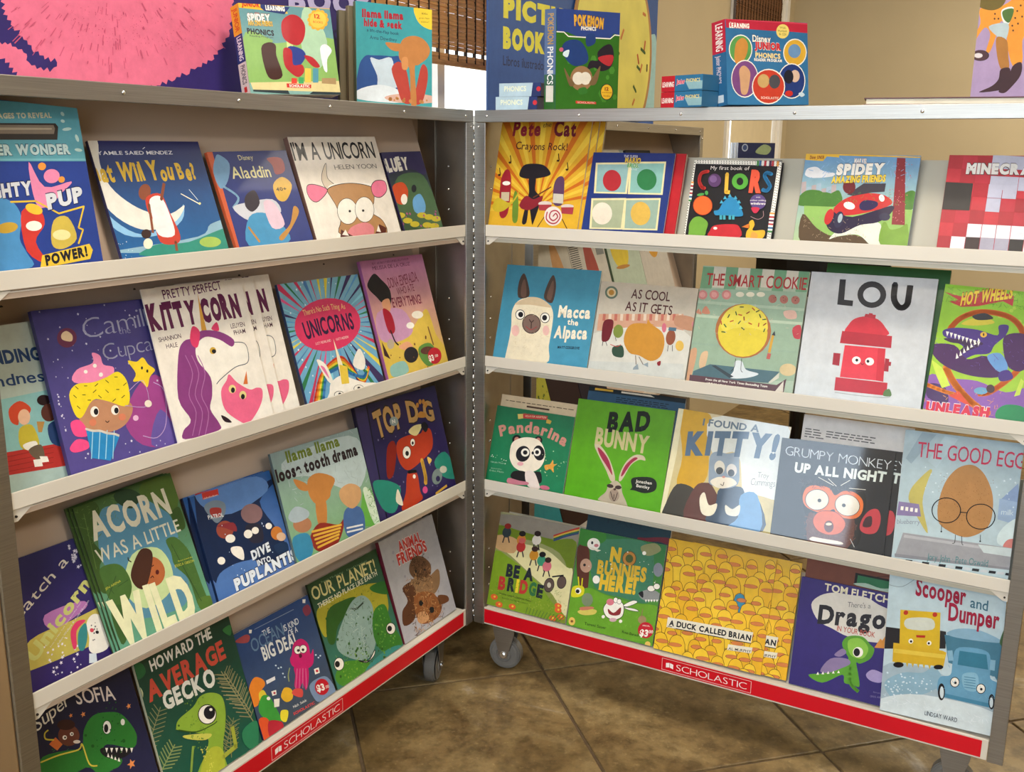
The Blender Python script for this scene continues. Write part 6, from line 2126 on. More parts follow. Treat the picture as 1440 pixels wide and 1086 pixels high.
B['nob']=('R4',.2449,.0000,.2138,.2265,.0097,.3043,.0180,[
('G','5a9a28','2c7040'),
('P','3f7a5c',[135,776,291,857,698,882,780,521,751,365,508,363,223,406],1),
('P','5a3024',[0,725,109,758,160,444,143,286,50,422],1),
('P','68a028',[-9,253,156,379,343,354,621,337,874,342,866,42,0,22],1),
('P','3a8030',[1,895,225,922,266,839,137,763,8,765],1),
('R',80,75,'7ab83a',25,[-13,90,859,279],'f'),
('R',40,76,'2f6a48',38,[133,516,754,789],'f'),
('T','N',[335,670,438,677,115,0],'e0b830',.075,None,.05,0),
('E','5a3a20',[522,722,67,13,11,-68]),
('E','b88038',[522,722,61,12,10,-62]),
('E','4a5a30',[523,722,37,7,6,-37]),
('T','BUNNIES',[227,535,706,550,114,0],'d8b030',.053,None,.05,.2),
('T','HERE!',[269,396,627,426,124,0],'e0b830',.068,None,.05,.2),
('E','f4efe4',[155,786,63,12,9,-55]),
('E','1b1a20',[139,796,11,2,2,-15]),
('E','c87a80',[184,779,22,4,2,-15]),
('E','c09880',[110,577,58,11,10,-63]),
('E','1b1a20',[95,580,14,3,2,-13]),
('P','d8d020',[10,270,16,363,113,383,130,322,87,280],1),
('E','f4efe4',[71,333,30,6,5,-28]),
('E','1b1a20',[65,328,19,4,3,-18]),
('L','d8d020',12.1,[72,374,50,461],0),
('L','d8d020',12.1,[99,380,94,457],0),
('P','8a8c60',[621,855,748,904,809,852,713,784,644,796],1),
('E','f4efe4',[657,798,18,4,3,-17]),
('E','888c98',[809,677,44,9,9,-61]),
('P','8a8c8c',[660,433,758,491,853,474,863,414,721,384],1),
('P','1b1a20',[657,433,696,460,705,403],1),
('E','1b1a20',[770,500,39,8,4,-28]),
('E','f4efe4',[770,500,34,7,4,-24]),
('E','1b1a20',[819,529,33,7,4,-29]),
('E','f4efe4',[819,529,28,6,4,-24]),
('P','f4efe4',[727,391,746,395,739,369],0),
('P','f4efe4',[752,397,772,401,765,374],0),
('P','f4efe4',[778,402,798,406,791,380],0),
('P','f4efe4',[804,408,823,412,817,385],0),
('P','f4efe4',[830,413,849,417,842,391],0),
('P','f4efe4',[343,226,380,298,457,334,530,305,539,206,472,153,388,160],1),
('L','1b1a20',5.2,[343,226,380,298,457,334,530,305,539,206,472,153,388,160,343,226],2),
('P','8a2c30',[390,236,449,211,508,275,511,212,453,187,403,195],1),
('E','d87a88',[401,300,37,8,5,-30]),
('E','1b1a20',[451,328,23,5,4,-26]),
('E','f4efe4',[451,328,20,4,4,-22]),
('E','1b1a20',[486,323,22,5,4,-25]),
('E','f4efe4',[486,323,19,4,3,-21]),
('P','f4efe4',[531,299,617,361,659,351,573,295],1),
('L','1b1a20',3.9,[531,299,617,361,659,351,573,295,531,299],2),
('P','f4efe4',[541,282,641,291,684,275,591,267],1),
('L','1b1a20',3.9,[541,282,641,291,684,275,591,267,541,282],2),
('E','d0a8b0',[452,148,35,8,3,-17]),
('E','f4efe4',[354,155,16,4,2,-15]),
('E','f4efe4',[527,152,16,4,2,-15]),
('E','f4efe4',[233,472,35,7,6,-37]),
('P','d8c860',[94,146,173,189,277,199,263,157,155,127],1),
('P','c87a60',[116,190,225,220,248,205,134,165],1),
('E','7a8a6c',[174,273,55,12,10,-60]),
('P','e8e0c8',[89,754,239,744,207,725],0),
('T','Tammi Sauer',[180,43,399,50,25,0],'1c2c14',0,None,.05,0),
('T','Ross Burach',[556,52,718,55,24,0],'1c2c14',0,None,.05,0),
('E','a08860',[728,210,39,9,6,-36]),
('L','8a7a50',7.7,[717,239,719,308],0),
('E','c01c2c',[774,127,72,16,11,-70]),
('T','SPECIAL',[740,156,808,165,12,0],'f4efe4',0,None,.05,0),
('T','$3',[723,65,802,77,56,0],'f4efe4',.045,None,.05,0),
('T','.00',[798,107,845,114,27,0],'f4efe4',.01,None,.05,0),
('E','e8c060',[53,46,33,7,6,-37]),
('E','8a5a28',[53,46,14,3,2,-12]),
('E','e8c060',[812,11,26,6,4,-24]),
('R',14,31,'e8e4d8',13,[133,551,802,789],'d')])
B['duc']=('R4',.4630,.0000,.2410,.2458,.0076,.2996,.0180,[
('G','e0b428','e0b024'),
('P','efc430',[-158,718,-181,865,-167,930,-118,965,-61,950,-30,894,-8,748],0),
('L','5a3a10',4.1,[-158,718,-181,865,-167,930,-118,965,-61,950,-30,894,-8,748],3),
('E','7a3420',[-87,881,66,4,0,-19]),
('E','d07c40',[-87,881,61,3,0,-17]),
('P','e6b020',[-43,733,-65,879,-52,944,-3,979,54,964,85,908,107,763],0),
('L','5a3a10',4.0,[-43,733,-65,879,-52,944,-3,979,54,964,85,908,107,763],3),
('E','7a3420',[11,891,66,4,0,-19]),
('E','d07c40',[11,891,61,3,0,-17]),
('P','efc430',[290,749,269,892,280,947,321,977,368,964,394,916,415,774],0),
('L','5a3a10',3.9,[290,749,269,892,280,947,321,977,368,964,394,916,415,774],3),
('E','7a3420',[349,905,55,3,0,-19]),
('E','d07c40',[349,905,51,3,0,-17]),
('P','ecbc28',[161,718,140,862,149,909,184,933,223,923,245,883,267,739],0),
('L','5a3a10',4.0,[161,718,140,862,149,909,184,933,223,923,245,883,267,739],3),
('E','7a3420',[193,870,48,3,0,-19]),
('E','d07c40',[193,870,43,2,0,-17]),
('P','e6b020',[449,763,429,905,438,953,473,978,514,967,536,926,557,784],0),
('L','5a3a10',3.9,[449,763,429,905,438,953,473,978,514,967,536,926,557,784],3),
('E','7a3420',[500,916,48,3,0,-19]),
('E','d07c40',[500,916,43,2,0,-17]),
('P','ecbc28',[-69,628,-91,774,-79,833,-34,866,17,852,46,801,68,656],0),
('L','5a3a10',4.0,[-69,628,-91,774,-79,833,-34,866,17,852,46,801,68,656],3),
('E','7a3420',[-40,782,61,4,0,-19]),
('E','d07c40',[-40,782,55,3,0,-17]),
('P','e6b020',[577,719,557,860,569,919,612,951,661,937,689,886,709,746],0),
('L','5a3a10',3.8,[577,719,557,860,569,919,612,951,661,937,689,886,709,746],3),
('E','7a3420',[607,867,58,3,0,-18]),
('E','d07c40',[607,867,53,3,0,-17]),
('P','efc430',[57,611,35,755,47,815,91,847,142,833,171,783,192,639],0),
('L','5a3a10',4.0,[57,611,35,755,47,815,91,847,142,833,171,783,192,639],3),
('E','7a3420',[86,763,60,4,0,-19]),
('E','d07c40',[86,763,55,4,0,-17]),
('P','ecbc28',[374,655,353,798,362,844,397,869,436,859,458,819,479,677],0),
('L','5a3a10',3.9,[374,655,353,798,362,844,397,869,436,859,458,819,479,677],3),
('E','7a3420',[423,809,47,3,0,-19]),
('E','d07c40',[423,809,42,3,0,-17]),
('P','ecbc28',[889,762,870,901,878,943,908,966,943,956,962,919,982,781],0),
('L','5a3a10',3.8,[889,762,870,901,878,943,908,966,943,956,962,919,982,781],3),
('E','7a3420',[916,908,42,2,0,-19]),
('E','d07c40',[916,908,37,2,0,-16]),
('P','e6b020',[731,729,711,869,720,914,753,939,791,928,812,889,831,750],0),
('L','5a3a10',3.8,[731,729,711,869,720,914,753,939,791,928,812,889,831,750],3),
('E','7a3420',[762,876,45,3,0,-19]),
('E','d07c40',[762,876,41,2,0,-17]),
('P','ecbc28',[250,618,229,761,239,811,276,839,319,827,343,784,364,642],0),
('L','5a3a10',3.9,[250,618,229,761,239,811,276,839,319,827,343,784,364,642],3),
('E','7a3420',[286,770,51,3,0,-19]),
('E','d07c40',[286,770,46,3,0,-17]),
('P','e6b020',[-148,533,-171,680,-159,737,-116,768,-66,756,-38,706,-16,561],0),
('L','5a3a10',4.1,[-148,533,-171,680,-159,737,-116,768,-66,756,-38,706,-16,561],3),
('E','7a3420',[-104,691,59,4,0,-19]),
('E','d07c40',[-104,691,54,4,0,-17]),
('P','ecbc28',[-17,554,-40,699,-30,747,7,773,48,763,72,721,93,577],0),
('L','5a3a10',4.0,[-17,554,-40,699,-30,747,7,773,48,763,72,721,93,577],3),
('E','7a3420',[-1,704,50,3,0,-19]),
('E','d07c40',[-1,704,45,3,0,-17]),
('P','ecbc28',[500,649,479,790,490,846,531,876,578,864,605,815,625,675],0),
('L','5a3a10',3.9,[500,649,479,790,490,846,531,876,578,864,605,815,625,675],3),
('E','7a3420',[525,797,56,4,0,-18]),
('E','d07c40',[525,797,51,3,0,-17]),
('P','e6b020',[1034,759,1015,896,1024,942,1057,967,1095,957,1116,917,1134,780],0),
('L','5a3a10',3.7,[1034,759,1015,896,1024,942,1057,967,1095,957,1116,917,1134,780],3),
('E','7a3420',[1081,907,45,3,0,-18]),
('E','d07c40',[1081,907,41,2,0,-16]),
('P','ecbc28',[162,547,141,691,153,751,198,784,249,771,278,719,299,576],0),
('L','5a3a10',4.0,[162,547,141,691,153,751,198,784,249,771,278,719,299,576],3),
('E','7a3420',[227,706,60,4,0,-19]),
('E','d07c40',[227,706,55,4,0,-17]),
('P','ecbc28',[652,634,632,775,642,825,678,852,719,840,742,797,762,658],0),
('L','5a3a10',3.8,[652,634,632,775,642,825,678,852,719,840,742,797,762,658],3),
('E','7a3420',[687,784,50,3,0,-18]),
('E','d07c40',[687,784,45,3,0,-17]),
('P','e6b020',[-82,449,-104,594,-95,642,-59,668,-17,658,6,617,28,472],0),
('L','5a3a10',4.1,[-82,449,-104,594,-95,642,-59,668,-17,658,6,617,28,472],3),
('E','7a3420',[-49,603,50,4,0,-19]),
('E','d07c40',[-49,603,45,3,0,-17]),
('P','ecbc28',[804,630,785,769,795,821,833,850,876,838,900,793,920,654],0),
('L','5a3a10',3.8,[804,630,785,769,795,821,833,850,876,838,900,793,920,654],3),
('E','7a3420',[826,775,51,3,0,-18]),
('E','d07c40',[826,775,47,3,0,-17]),
('P','e6b020',[328,517,306,659,317,710,354,738,397,727,422,683,442,542],0),
('L','5a3a10',3.9,[328,517,306,659,317,710,354,738,397,727,422,683,442,542],3),
('E','7a3420',[347,665,51,4,0,-19]),
('E','d07c40',[347,665,47,3,0,-17]),
('P','efc430',[938,646,919,784,930,841,970,872,1017,859,1043,810,1062,673],0),
('L','5a3a10',3.7,[938,646,919,784,930,841,970,872,1017,859,1043,810,1062,673],3),
('E','7a3420',[965,792,55,4,0,-18]),
('E','d07c40',[965,792,50,3,0,-16]),
('P','ecbc28',[440,537,419,679,431,739,475,771,525,758,553,707,574,566],0),
('L','5a3a10',3.9,[440,537,419,679,431,739,475,771,525,758,553,707,574,566],3),
('E','7a3420',[503,694,59,4,0,-18]),
('E','d07c40',[503,694,54,4,0,-17]),
('P','ecbc28',[742,565,723,705,735,767,780,801,832,787,861,733,880,595],0),
('L','5a3a10',3.8,[742,565,723,705,735,767,780,801,832,787,861,733,880,595],3),
('E','7a3420',[776,713,61,4,0,-18]),
('E','d07c40',[776,713,56,4,0,-17]),
('P','e6b020',[577,529,557,670,569,730,613,762,663,749,690,698,710,558],0),
('L','5a3a10',3.8,[577,529,557,670,569,730,613,762,663,749,690,698,710,558],3),
('E','7a3420',[607,678,59,4,0,-18]),
('E','d07c40',[607,678,54,4,0,-17]),
('P','e6b020',[1086,629,1067,766,1075,808,1105,831,1139,821,1158,785,1177,649],0),
('L','5a3a10',3.7,[1086,629,1067,766,1075,808,1105,831,1139,821,1158,785,1177,649],3),
('E','7a3420',[1113,773,41,3,0,-18]),
('E','d07c40',[1113,773,37,2,0,-16]),
('P','e6b020',[100,409,79,553,88,601,124,627,165,617,187,576,209,433],0),
('L','5a3a10',4.0,[100,409,79,553,88,601,124,627,165,617,187,576,209,433],3),
('E','7a3420',[116,558,49,4,0,-19]),
('E','d07c40',[116,558,44,3,0,-17]),
('P','efc430',[374,451,354,592,365,649,406,679,454,667,480,619,501,478],0),
('L','5a3a10',3.9,[374,451,354,592,365,649,406,679,454,667,480,619,501,478],3),
('E','7a3420',[400,600,56,4,0,-19]),
('E','d07c40',[400,600,51,4,0,-17]),
('P','e6b020',[865,555,845,694,856,749,895,778,941,766,966,719,985,582],0),
('L','5a3a10',3.7,[865,555,845,694,856,749,895,778,941,766,966,719,985,582],3),
('E','7a3420',[922,707,53,4,0,-18]),
('E','d07c40',[922,707,49,3,0,-16]),
('P','ecbc28',[217,411,195,554,207,609,248,640,295,628,321,581,342,439],0),
('L','5a3a10',4.0,[217,411,195,554,207,609,248,640,295,628,321,581,342,439],3),
('E','7a3420',[276,569,56,4,0,-19]),
('E','d07c40',[276,569,51,4,0,-17]),
('P','efc430',[-155,296,-177,442,-164,506,-116,541,-61,527,-30,473,-8,329],0),
('L','5a3a10',4.1,[-155,296,-177,442,-164,506,-116,541,-61,527,-30,473,-8,329],3),
('E','7a3420',[-85,459,64,5,0,-19]),
('E','d07c40',[-85,459,59,5,0,-17]),
('P','ecbc28',[1028,557,1009,694,1021,755,1065,788,1114,775,1142,722,1161,586],0),
('L','5a3a10',3.7,[1028,557,1009,694,1021,755,1065,788,1114,775,1142,722,1161,586],3),
('E','7a3420',[1060,703,58,4,0,-18]),
('E','d07c40',[1060,703,54,4,0,-16]),
('P','efc430',[544,445,524,586,534,638,572,667,616,655,640,611,660,471],0),
('L','5a3a10',3.9,[544,445,524,586,534,638,572,667,616,655,640,611,660,471],3),
('E','7a3420',[565,593,52,4,0,-18]),
('E','d07c40',[565,593,47,4,0,-17]),
('P','efc430',[28,330,6,475,17,530,59,560,106,548,132,502,154,358],0),
('L','5a3a10',4.0,[28,330,6,475,17,530,59,560,106,548,132,502,154,358],3),
('E','7a3420',[87,490,56,4,0,-19]),
('E','d07c40',[87,490,51,4,0,-17]),
('P','e6b020',[176,335,155,478,165,528,202,556,245,545,269,503,290,360],0),
('L','5a3a10',4.0,[176,335,155,478,165,528,202,556,245,545,269,503,290,360],3),
('E','7a3420',[212,488,51,4,0,-19]),
('E','d07c40',[212,488,46,4,0,-17]),
('P','efc430',[309,354,288,497,298,548,337,577,380,566,405,522,426,380],0),
('L','5a3a10',3.9,[309,354,288,497,298,548,337,577,380,566,405,522,426,380],3),
('E','7a3420',[347,507,52,4,0,-19]),
('E','d07c40',[347,507,47,4,0,-17]),
('P','3a88a8',[671,429,651,569,660,612,691,636,727,626,747,589,767,451],0),
('L','5a3a10',3.8,[671,429,651,569,660,612,691,636,727,626,747,589,767,451],3),
('E','7a3420',[716,580,44,3,0,-19]),
('E','d07c40',[716,580,39,3,0,-17]),
('P','efc430',[828,437,808,575,817,620,850,645,887,635,907,596,927,459],0),
('L','5a3a10',3.8,[828,437,808,575,817,620,850,645,887,635,907,596,927,459],3),
('E','7a3420',[842,580,45,3,0,-18]),
('E','d07c40',[842,580,40,3,0,-16]),
('P','ecbc28',[1106,476,1087,612,1097,663,1133,691,1174,679,1197,636,1215,501],0),
('L','5a3a10',3.7,[1106,476,1087,612,1097,663,1133,691,1174,679,1197,636,1215,501],3),
('E','7a3420',[1158,625,49,4,0,-18]),
('E','d07c40',[1158,625,44,3,0,-16]),
('P','efc430',[-68,209,-90,354,-78,414,-33,447,19,435,47,384,69,240],0),
('L','5a3a10',4.0,[-68,209,-90,354,-78,414,-33,447,19,435,47,384,69,240],3),
('E','7a3420',[-39,363,61,5,0,-19]),
('E','d07c40',[-39,363,56,5,0,-17]),
('P','e6b020',[616,356,595,496,604,541,637,565,674,556,695,518,715,379],0),
('L','5a3a10',3.8,[616,356,595,496,604,541,637,565,674,556,695,518,715,379],3),
('E','7a3420',[662,508,45,4,0,-19]),
('E','d07c40',[662,508,40,3,0,-17]),
('P','e6b020',[967,433,947,570,958,625,997,656,1042,644,1067,597,1086,460],0),
('L','5a3a10',3.7,[967,433,947,570,958,625,997,656,1042,644,1067,597,1086,460],3),
('E','7a3420',[1024,585,53,4,0,-18]),
('E','d07c40',[1024,585,48,4,0,-16]),
('P','efc430',[480,320,460,461,471,518,513,549,560,537,586,489,607,349],0),
('L','5a3a10',3.9,[480,320,460,461,471,518,513,549,560,537,586,489,607,349],3),
('E','7a3420',[540,476,56,5,0,-18]),
('E','d07c40',[540,476,51,4,0,-17]),
('P','e6b020',[241,258,219,400,231,456,272,487,319,475,345,428,366,286],0),
('L','5a3a10',3.9,[241,258,219,400,231,456,272,487,319,475,345,428,366,286],3),
('E','7a3420',[300,416,56,5,0,-19]),
('E','d07c40',[300,416,51,4,0,-17]),
('P','ecbc28',[81,207,59,350,71,409,115,441,165,429,193,380,214,237],0),
('L','5a3a10',4.0,[81,207,59,350,71,409,115,441,165,429,193,380,214,237],3),
('E','7a3420',[126,363,59,5,0,-19]),
('E','d07c40',[126,363,54,5,0,-17]),
('P','ecbc28',[735,336,715,475,727,536,771,569,821,556,849,504,869,366],0),
('L','5a3a10',3.8,[735,336,715,475,727,536,771,569,821,556,849,504,869,366],3),
('E','7a3420',[799,491,59,5,0,-18]),
('E','d07c40',[799,491,54,4,0,-16]),
('P','ecbc28',[384,232,363,373,373,427,413,456,458,445,483,400,503,260],0),
('L','5a3a10',3.9,[384,232,363,373,373,427,413,456,458,445,483,400,503,260],3),
('E','7a3420',[423,385,53,5,0,-19]),
('E','d07c40',[423,385,48,4,0,-17]),
('P','efc430',[882,341,863,478,874,537,916,569,964,557,991,507,1010,370],0),
('L','5a3a10',3.7,[882,341,863,478,874,537,916,569,964,557,991,507,1010,370],3),
('E','7a3420',[943,494,56,5,0,-18]),
('E','d07c40',[943,494,52,4,0,-16]),
('P','ecbc28',[18,140,-4,284,9,345,55,379,107,367,137,315,159,172],0),
('L','5a3a10',4.0,[18,140,-4,284,9,345,55,379,107,367,137,315,159,172],3),
('E','7a3420',[49,293,62,6,0,-19]),
('E','d07c40',[49,293,57,5,0,-17]),
('P','efc430',[545,238,525,378,537,438,580,471,630,459,658,408,678,269],0),
('L','5a3a10',3.8,[545,238,525,378,537,438,580,471,630,459,658,408,678,269],3),
('E','7a3420',[592,391,59,5,0,-18]),
('E','d07c40',[592,391,54,5,0,-17]),
('P','e6b020',[1034,351,1015,488,1026,546,1067,577,1114,565,1140,516,1158,380],0),
('L','5a3a10',3.7,[1034,351,1015,488,1026,546,1067,577,1114,565,1140,516,1158,380],3),
('E','7a3420',[1078,500,55,5,0,-18]),
('E','d07c40',[1078,500,50,4,0,-16]),
('P','ecbc28',[673,243,653,382,664,440,707,473,755,461,782,411,802,273],0),
('L','5a3a10',3.8,[673,243,653,382,664,440,707,473,755,461,782,411,802,273],3),
('E','7a3420',[701,391,57,5,0,-18]),
('E','d07c40',[701,391,52,5,0,-17]),
('P','e6b020',[178,125,156,267,167,320,206,350,251,339,277,294,298,153],0),
('L','5a3a10',4.0,[178,125,156,267,167,320,206,350,251,339,277,294,298,153],3),
('E','7a3420',[199,275,54,5,0,-19]),
('E','d07c40',[199,275,49,4,0,-17]),
('P','e6b020',[829,262,810,400,822,460,865,493,914,481,942,430,961,293],0),
('L','5a3a10',3.8,[829,262,810,400,822,460,865,493,914,481,942,430,961,293],3),
('E','7a3420',[876,413,58,5,0,-18]),
('E','d07c40',[876,413,53,5,0,-16]),
('P','ecbc28',[484,169,463,309,472,356,506,382,545,372,567,333,587,193],0),
('L','5a3a10',3.9,[484,169,463,309,472,356,506,382,545,372,567,333,587,193],3),
('E','7a3420',[532,323,47,4,0,-19]),
('E','d07c40',[532,323,42,4,0,-17]),
('P','e6b020',[325,125,304,266,316,324,358,356,406,344,433,296,454,155],0),
('L','5a3a10',3.9,[325,125,304,266,316,324,358,356,406,344,433,296,454,155],3),
('E','7a3420',[352,275,57,5,0,-18]),
('E','d07c40',[352,275,52,5,0,-17]),
('P','ecbc28',[-61,15,-83,159,-71,216,-28,249,21,237,49,189,71,46],0),
('L','5a3a10',4.0,[-61,15,-83,159,-71,216,-28,249,21,237,49,189,71,46],3),
('E','7a3420',[-34,167,59,6,0,-19]),
('E','d07c40',[-34,167,53,5,0,-17]),
('P','e6b020',[970,251,951,388,963,450,1008,485,1058,472,1087,419,1106,283],0),
('L','5a3a10',3.7,[970,251,951,388,963,450,1008,485,1058,472,1087,419,1106,283],3),
('E','7a3420',[1035,405,59,5,0,-18]),
('E','d07c40',[1035,405,55,5,0,-16]),
('P','efc430',[1120,266,1102,402,1112,455,1149,484,1192,473,1215,428,1234,293],0),
('L','5a3a10',3.7,[1120,266,1102,402,1112,455,1149,484,1192,473,1215,428,1234,293],3),
('E','7a3420',[1143,409,50,4,0,-18]),
('E','d07c40',[1143,409,46,4,0,-16]),
('P','efc430',[621,145,601,284,610,332,645,358,684,349,706,309,726,170],0),
('L','5a3a10',3.8,[621,145,601,284,610,332,645,358,684,349,706,309,726,170],3),
('E','7a3420',[654,294,47,4,0,-18]),
('E','d07c40',[654,294,43,4,0,-17]),
('P','efc430',[248,46,227,188,238,241,276,270,321,260,346,216,367,75],0),
('L','5a3a10',3.9,[248,46,227,188,238,241,276,270,321,260,346,216,367,75],3),
('E','7a3420',[287,199,53,5,0,-19]),
('E','d07c40',[287,199,48,5,0,-17]),
('P','ecbc28',[104,11,83,154,92,198,124,223,162,214,183,178,205,35],0),
('L','5a3a10',4.0,[104,11,83,154,92,198,124,223,162,214,183,178,205,35],3),
('E','7a3420',[151,168,46,4,0,-19]),
('E','d07c40',[151,168,40,4,0,-17]),
('P','ecbc28',[778,154,758,292,767,335,798,359,833,350,853,314,873,176],0),
('L','5a3a10',3.8,[778,154,758,292,767,335,798,359,833,350,853,314,873,176],3),
('E','7a3420',[822,304,43,4,0,-18]),
('E','d07c40',[822,304,38,4,0,-16]),
('P','e6b020',[908,178,888,315,897,358,928,382,963,373,983,337,1002,200],0),
('L','5a3a10',3.7,[908,178,888,315,897,358,928,382,963,373,983,337,1002,200],3),
('E','7a3420',[936,324,43,4,0,-18]),
('E','d07c40',[936,324,38,3,0,-16]),
('P','ecbc28',[391,27,370,168,380,219,418,248,461,238,485,195,506,55],0),
('L','5a3a10',3.9,[391,27,370,168,380,219,418,248,461,238,485,195,506,55],3),
('E','7a3420',[411,175,52,5,0,-19]),
('E','d07c40',[411,175,47,5,0,-17]),
('P','efc430',[1032,178,1013,314,1022,360,1054,385,1091,376,1112,337,1130,202],0),
('L','5a3a10',3.7,[1032,178,1013,314,1022,360,1054,385,1091,376,1112,337,1130,202],3),
('E','7a3420',[1078,327,44,4,0,-18]),
('E','d07c40',[1078,327,40,4,0,-16]),
('P','ecbc28',[9,-81,-13,62,-1,120,42,153,92,142,120,93,141,-49],0),
('L','5a3a10',4.0,[9,-81,-13,62,-1,120,42,153,92,142,120,93,141,-49],3),
('E','7a3420',[72,80,58,6,0,-19]),
('E','d07c40',[72,80,53,5,0,-17]),
('P','ecbc28',[540,46,519,185,528,230,561,256,599,247,620,209,640,70],0),
('L','5a3a10',3.8,[540,46,519,185,528,230,561,256,599,247,620,209,640,70],3),
('E','7a3420',[553,191,45,4,0,-19]),
('E','d07c40',[553,191,41,4,0,-17]),
('P','e6b020',[691,63,671,202,682,257,721,288,767,277,792,231,812,93],0),
('L','5a3a10',3.8,[691,63,671,202,682,257,721,288,767,277,792,231,812,93],3),
('E','7a3420',[732,214,54,5,0,-18]),
('E','d07c40',[732,214,49,5,0,-17]),
('P','ecbc28',[157,-78,136,65,148,128,195,164,249,152,280,99,301,-42],0),
('L','5a3a10',4.0,[157,-78,136,65,148,128,195,164,249,152,280,99,301,-42],3),
('E','7a3420',[191,75,63,6,0,-18]),
('E','d07c40',[191,75,58,6,0,-17]),
('P','e6b020',[332,-56,311,85,321,134,356,161,397,152,420,111,441,-29],0),
('L','5a3a10',3.9,[332,-56,311,85,321,134,356,161,397,152,420,111,441,-29],3),
('E','7a3420',[383,100,49,5,0,-19]),
('E','d07c40',[383,100,44,4,0,-17]),
('P','efc430',[856,50,836,187,846,238,883,267,925,257,948,214,967,78],0),
('L','5a3a10',3.7,[856,50,836,187,846,238,883,267,925,257,948,214,967,78],3),
('E','7a3420',[892,198,50,5,0,-18]),
('E','d07c40',[892,198,45,4,0,-16]),
('P','ecbc28',[990,65,971,201,980,251,1016,279,1056,269,1078,227,1097,91],0),
('L','5a3a10',3.7,[990,65,971,201,980,251,1016,279,1056,269,1078,227,1097,91],3),
('E','7a3420',[1025,212,48,5,0,-18]),
('E','d07c40',[1025,212,44,4,0,-16]),
('P','efc430',[-59,-198,-82,-54,-69,9,-22,45,32,33,62,-19,84,-162],0),
('L','5a3a10',4.0,[-59,-198,-82,-54,-69,9,-22,45,32,33,62,-19,84,-162],3),
('E','7a3420',[9,-35,63,7,0,-19]),
('E','d07c40',[9,-35,58,6,0,-17]),
('P','e6b020',[477,-74,456,66,466,117,504,146,547,136,571,93,591,-46],0),
('L','5a3a10',3.9,[477,-74,456,66,466,117,504,146,547,136,571,93,591,-46],3),
('E','7a3420',[514,77,51,5,0,-18]),
('E','d07c40',[514,77,46,5,0,-17]),
('P','efc430',[95,-174,73,-31,84,19,121,47,164,38,188,-4,209,-146],0),
('L','5a3a10',4.0,[95,-174,73,-31,84,19,121,47,164,38,188,-4,209,-146],3),
('E','7a3420',[131,-20,51,5,0,-19]),
('E','d07c40',[131,-20,46,5,0,-17]),
('P','ecbc28',[1098,71,1079,207,1089,260,1127,290,1170,279,1194,234,1213,100],0),
('L','5a3a10',3.7,[1098,71,1079,207,1089,260,1127,290,1170,279,1194,234,1213,100],3),
('E','7a3420',[1153,222,51,5,0,-18]),
('E','d07c40',[1153,222,46,5,0,-16]),
('P','efc430',[643,-63,623,75,634,131,674,162,720,151,745,105,765,-33],0),
('L','5a3a10',3.8,[643,-63,623,75,634,131,674,162,720,151,745,105,765,-33],3),
('E','7a3420',[701,92,54,6,0,-18]),
('E','d07c40',[701,92,49,5,0,-17]),
('P','efc430',[386,-142,365,-2,378,63,426,100,480,87,510,33,531,-106],0),
('L','5a3a10',3.9,[386,-142,365,-2,378,63,426,100,480,87,510,33,531,-106],3),
('E','7a3420',[455,18,63,7,0,-18]),
('E','d07c40',[455,18,58,6,0,-17]),
('P','efc430',[287,-174,266,-33,276,16,312,44,353,34,376,-6,397,-147],0),
('L','5a3a10',3.9,[287,-174,266,-33,276,16,312,44,353,34,376,-6,397,-147],3),
('E','7a3420',[321,-22,50,5,0,-19]),
('E','d07c40',[321,-22,45,5,0,-17]),
('P','e6b020',[893,-24,873,113,886,175,931,211,982,199,1011,146,1030,10],0),
('L','5a3a10',3.7,[893,-24,873,113,886,175,931,211,982,199,1011,146,1030,10],3),
('E','7a3420',[926,123,60,6,0,-18]),
('E','d07c40',[926,123,55,6,0,-16]),
('P','e6b020',[761,-59,742,78,752,131,790,161,834,151,858,107,878,-30],0),
('L','5a3a10',3.8,[761,-59,742,78,752,131,790,161,834,151,858,107,878,-30],3),
('E','7a3420',[817,94,52,5,0,-18]),
('E','d07c40',[817,94,47,5,0,-16]),
('P','ecbc28',[1046,-12,1027,123,1037,175,1074,204,1116,194,1139,151,1158,16],0),
('L','5a3a10',3.7,[1046,-12,1027,123,1037,175,1074,204,1116,194,1139,151,1158,16],3),
('E','7a3420',[1099,139,50,5,0,-18]),
('E','d07c40',[1099,139,45,5,0,-16]),
('P','ecbc28',[549,-152,529,-13,540,41,578,71,623,61,647,17,667,-122],0),
('L','5a3a10',3.8,[549,-152,529,-13,540,41,578,71,623,61,647,17,667,-122],3),
('E','7a3420',[589,0,53,6,0,-18]),
('E','d07c40',[589,0,48,5,0,-17]),
('P','ecbc28',[66,-276,45,-133,54,-88,87,-63,125,-71,146,-108,168,-250],0),
('L','5a3a10',4.0,[66,-276,45,-133,54,-88,87,-63,125,-71,146,-108,168,-250],3),
('E','7a3420',[78,-127,46,5,0,-19]),
('E','d07c40',[78,-127,41,5,0,-17]),
('P','ecbc28',[199,-264,178,-123,189,-66,231,-34,279,-44,306,-91,327,-232],0),
('L','5a3a10',3.9,[199,-264,178,-123,189,-66,231,-34,279,-44,306,-91,327,-232],3),
('E','7a3420',[225,-113,57,6,0,-19]),
('E','d07c40',[225,-113,52,6,0,-17]),
('P','ecbc28',[701,-144,681,-6,693,53,735,86,783,75,810,26,829,-111],0),
('L','5a3a10',3.8,[701,-144,681,-6,693,53,735,86,783,75,810,26,829,-111],3),
('E','7a3420',[729,4,57,6,0,-18]),
('E','d07c40',[729,4,52,6,0,-16]),
('P','ecbc28',[350,-264,329,-123,340,-69,379,-38,425,-48,450,-93,471,-233],0),
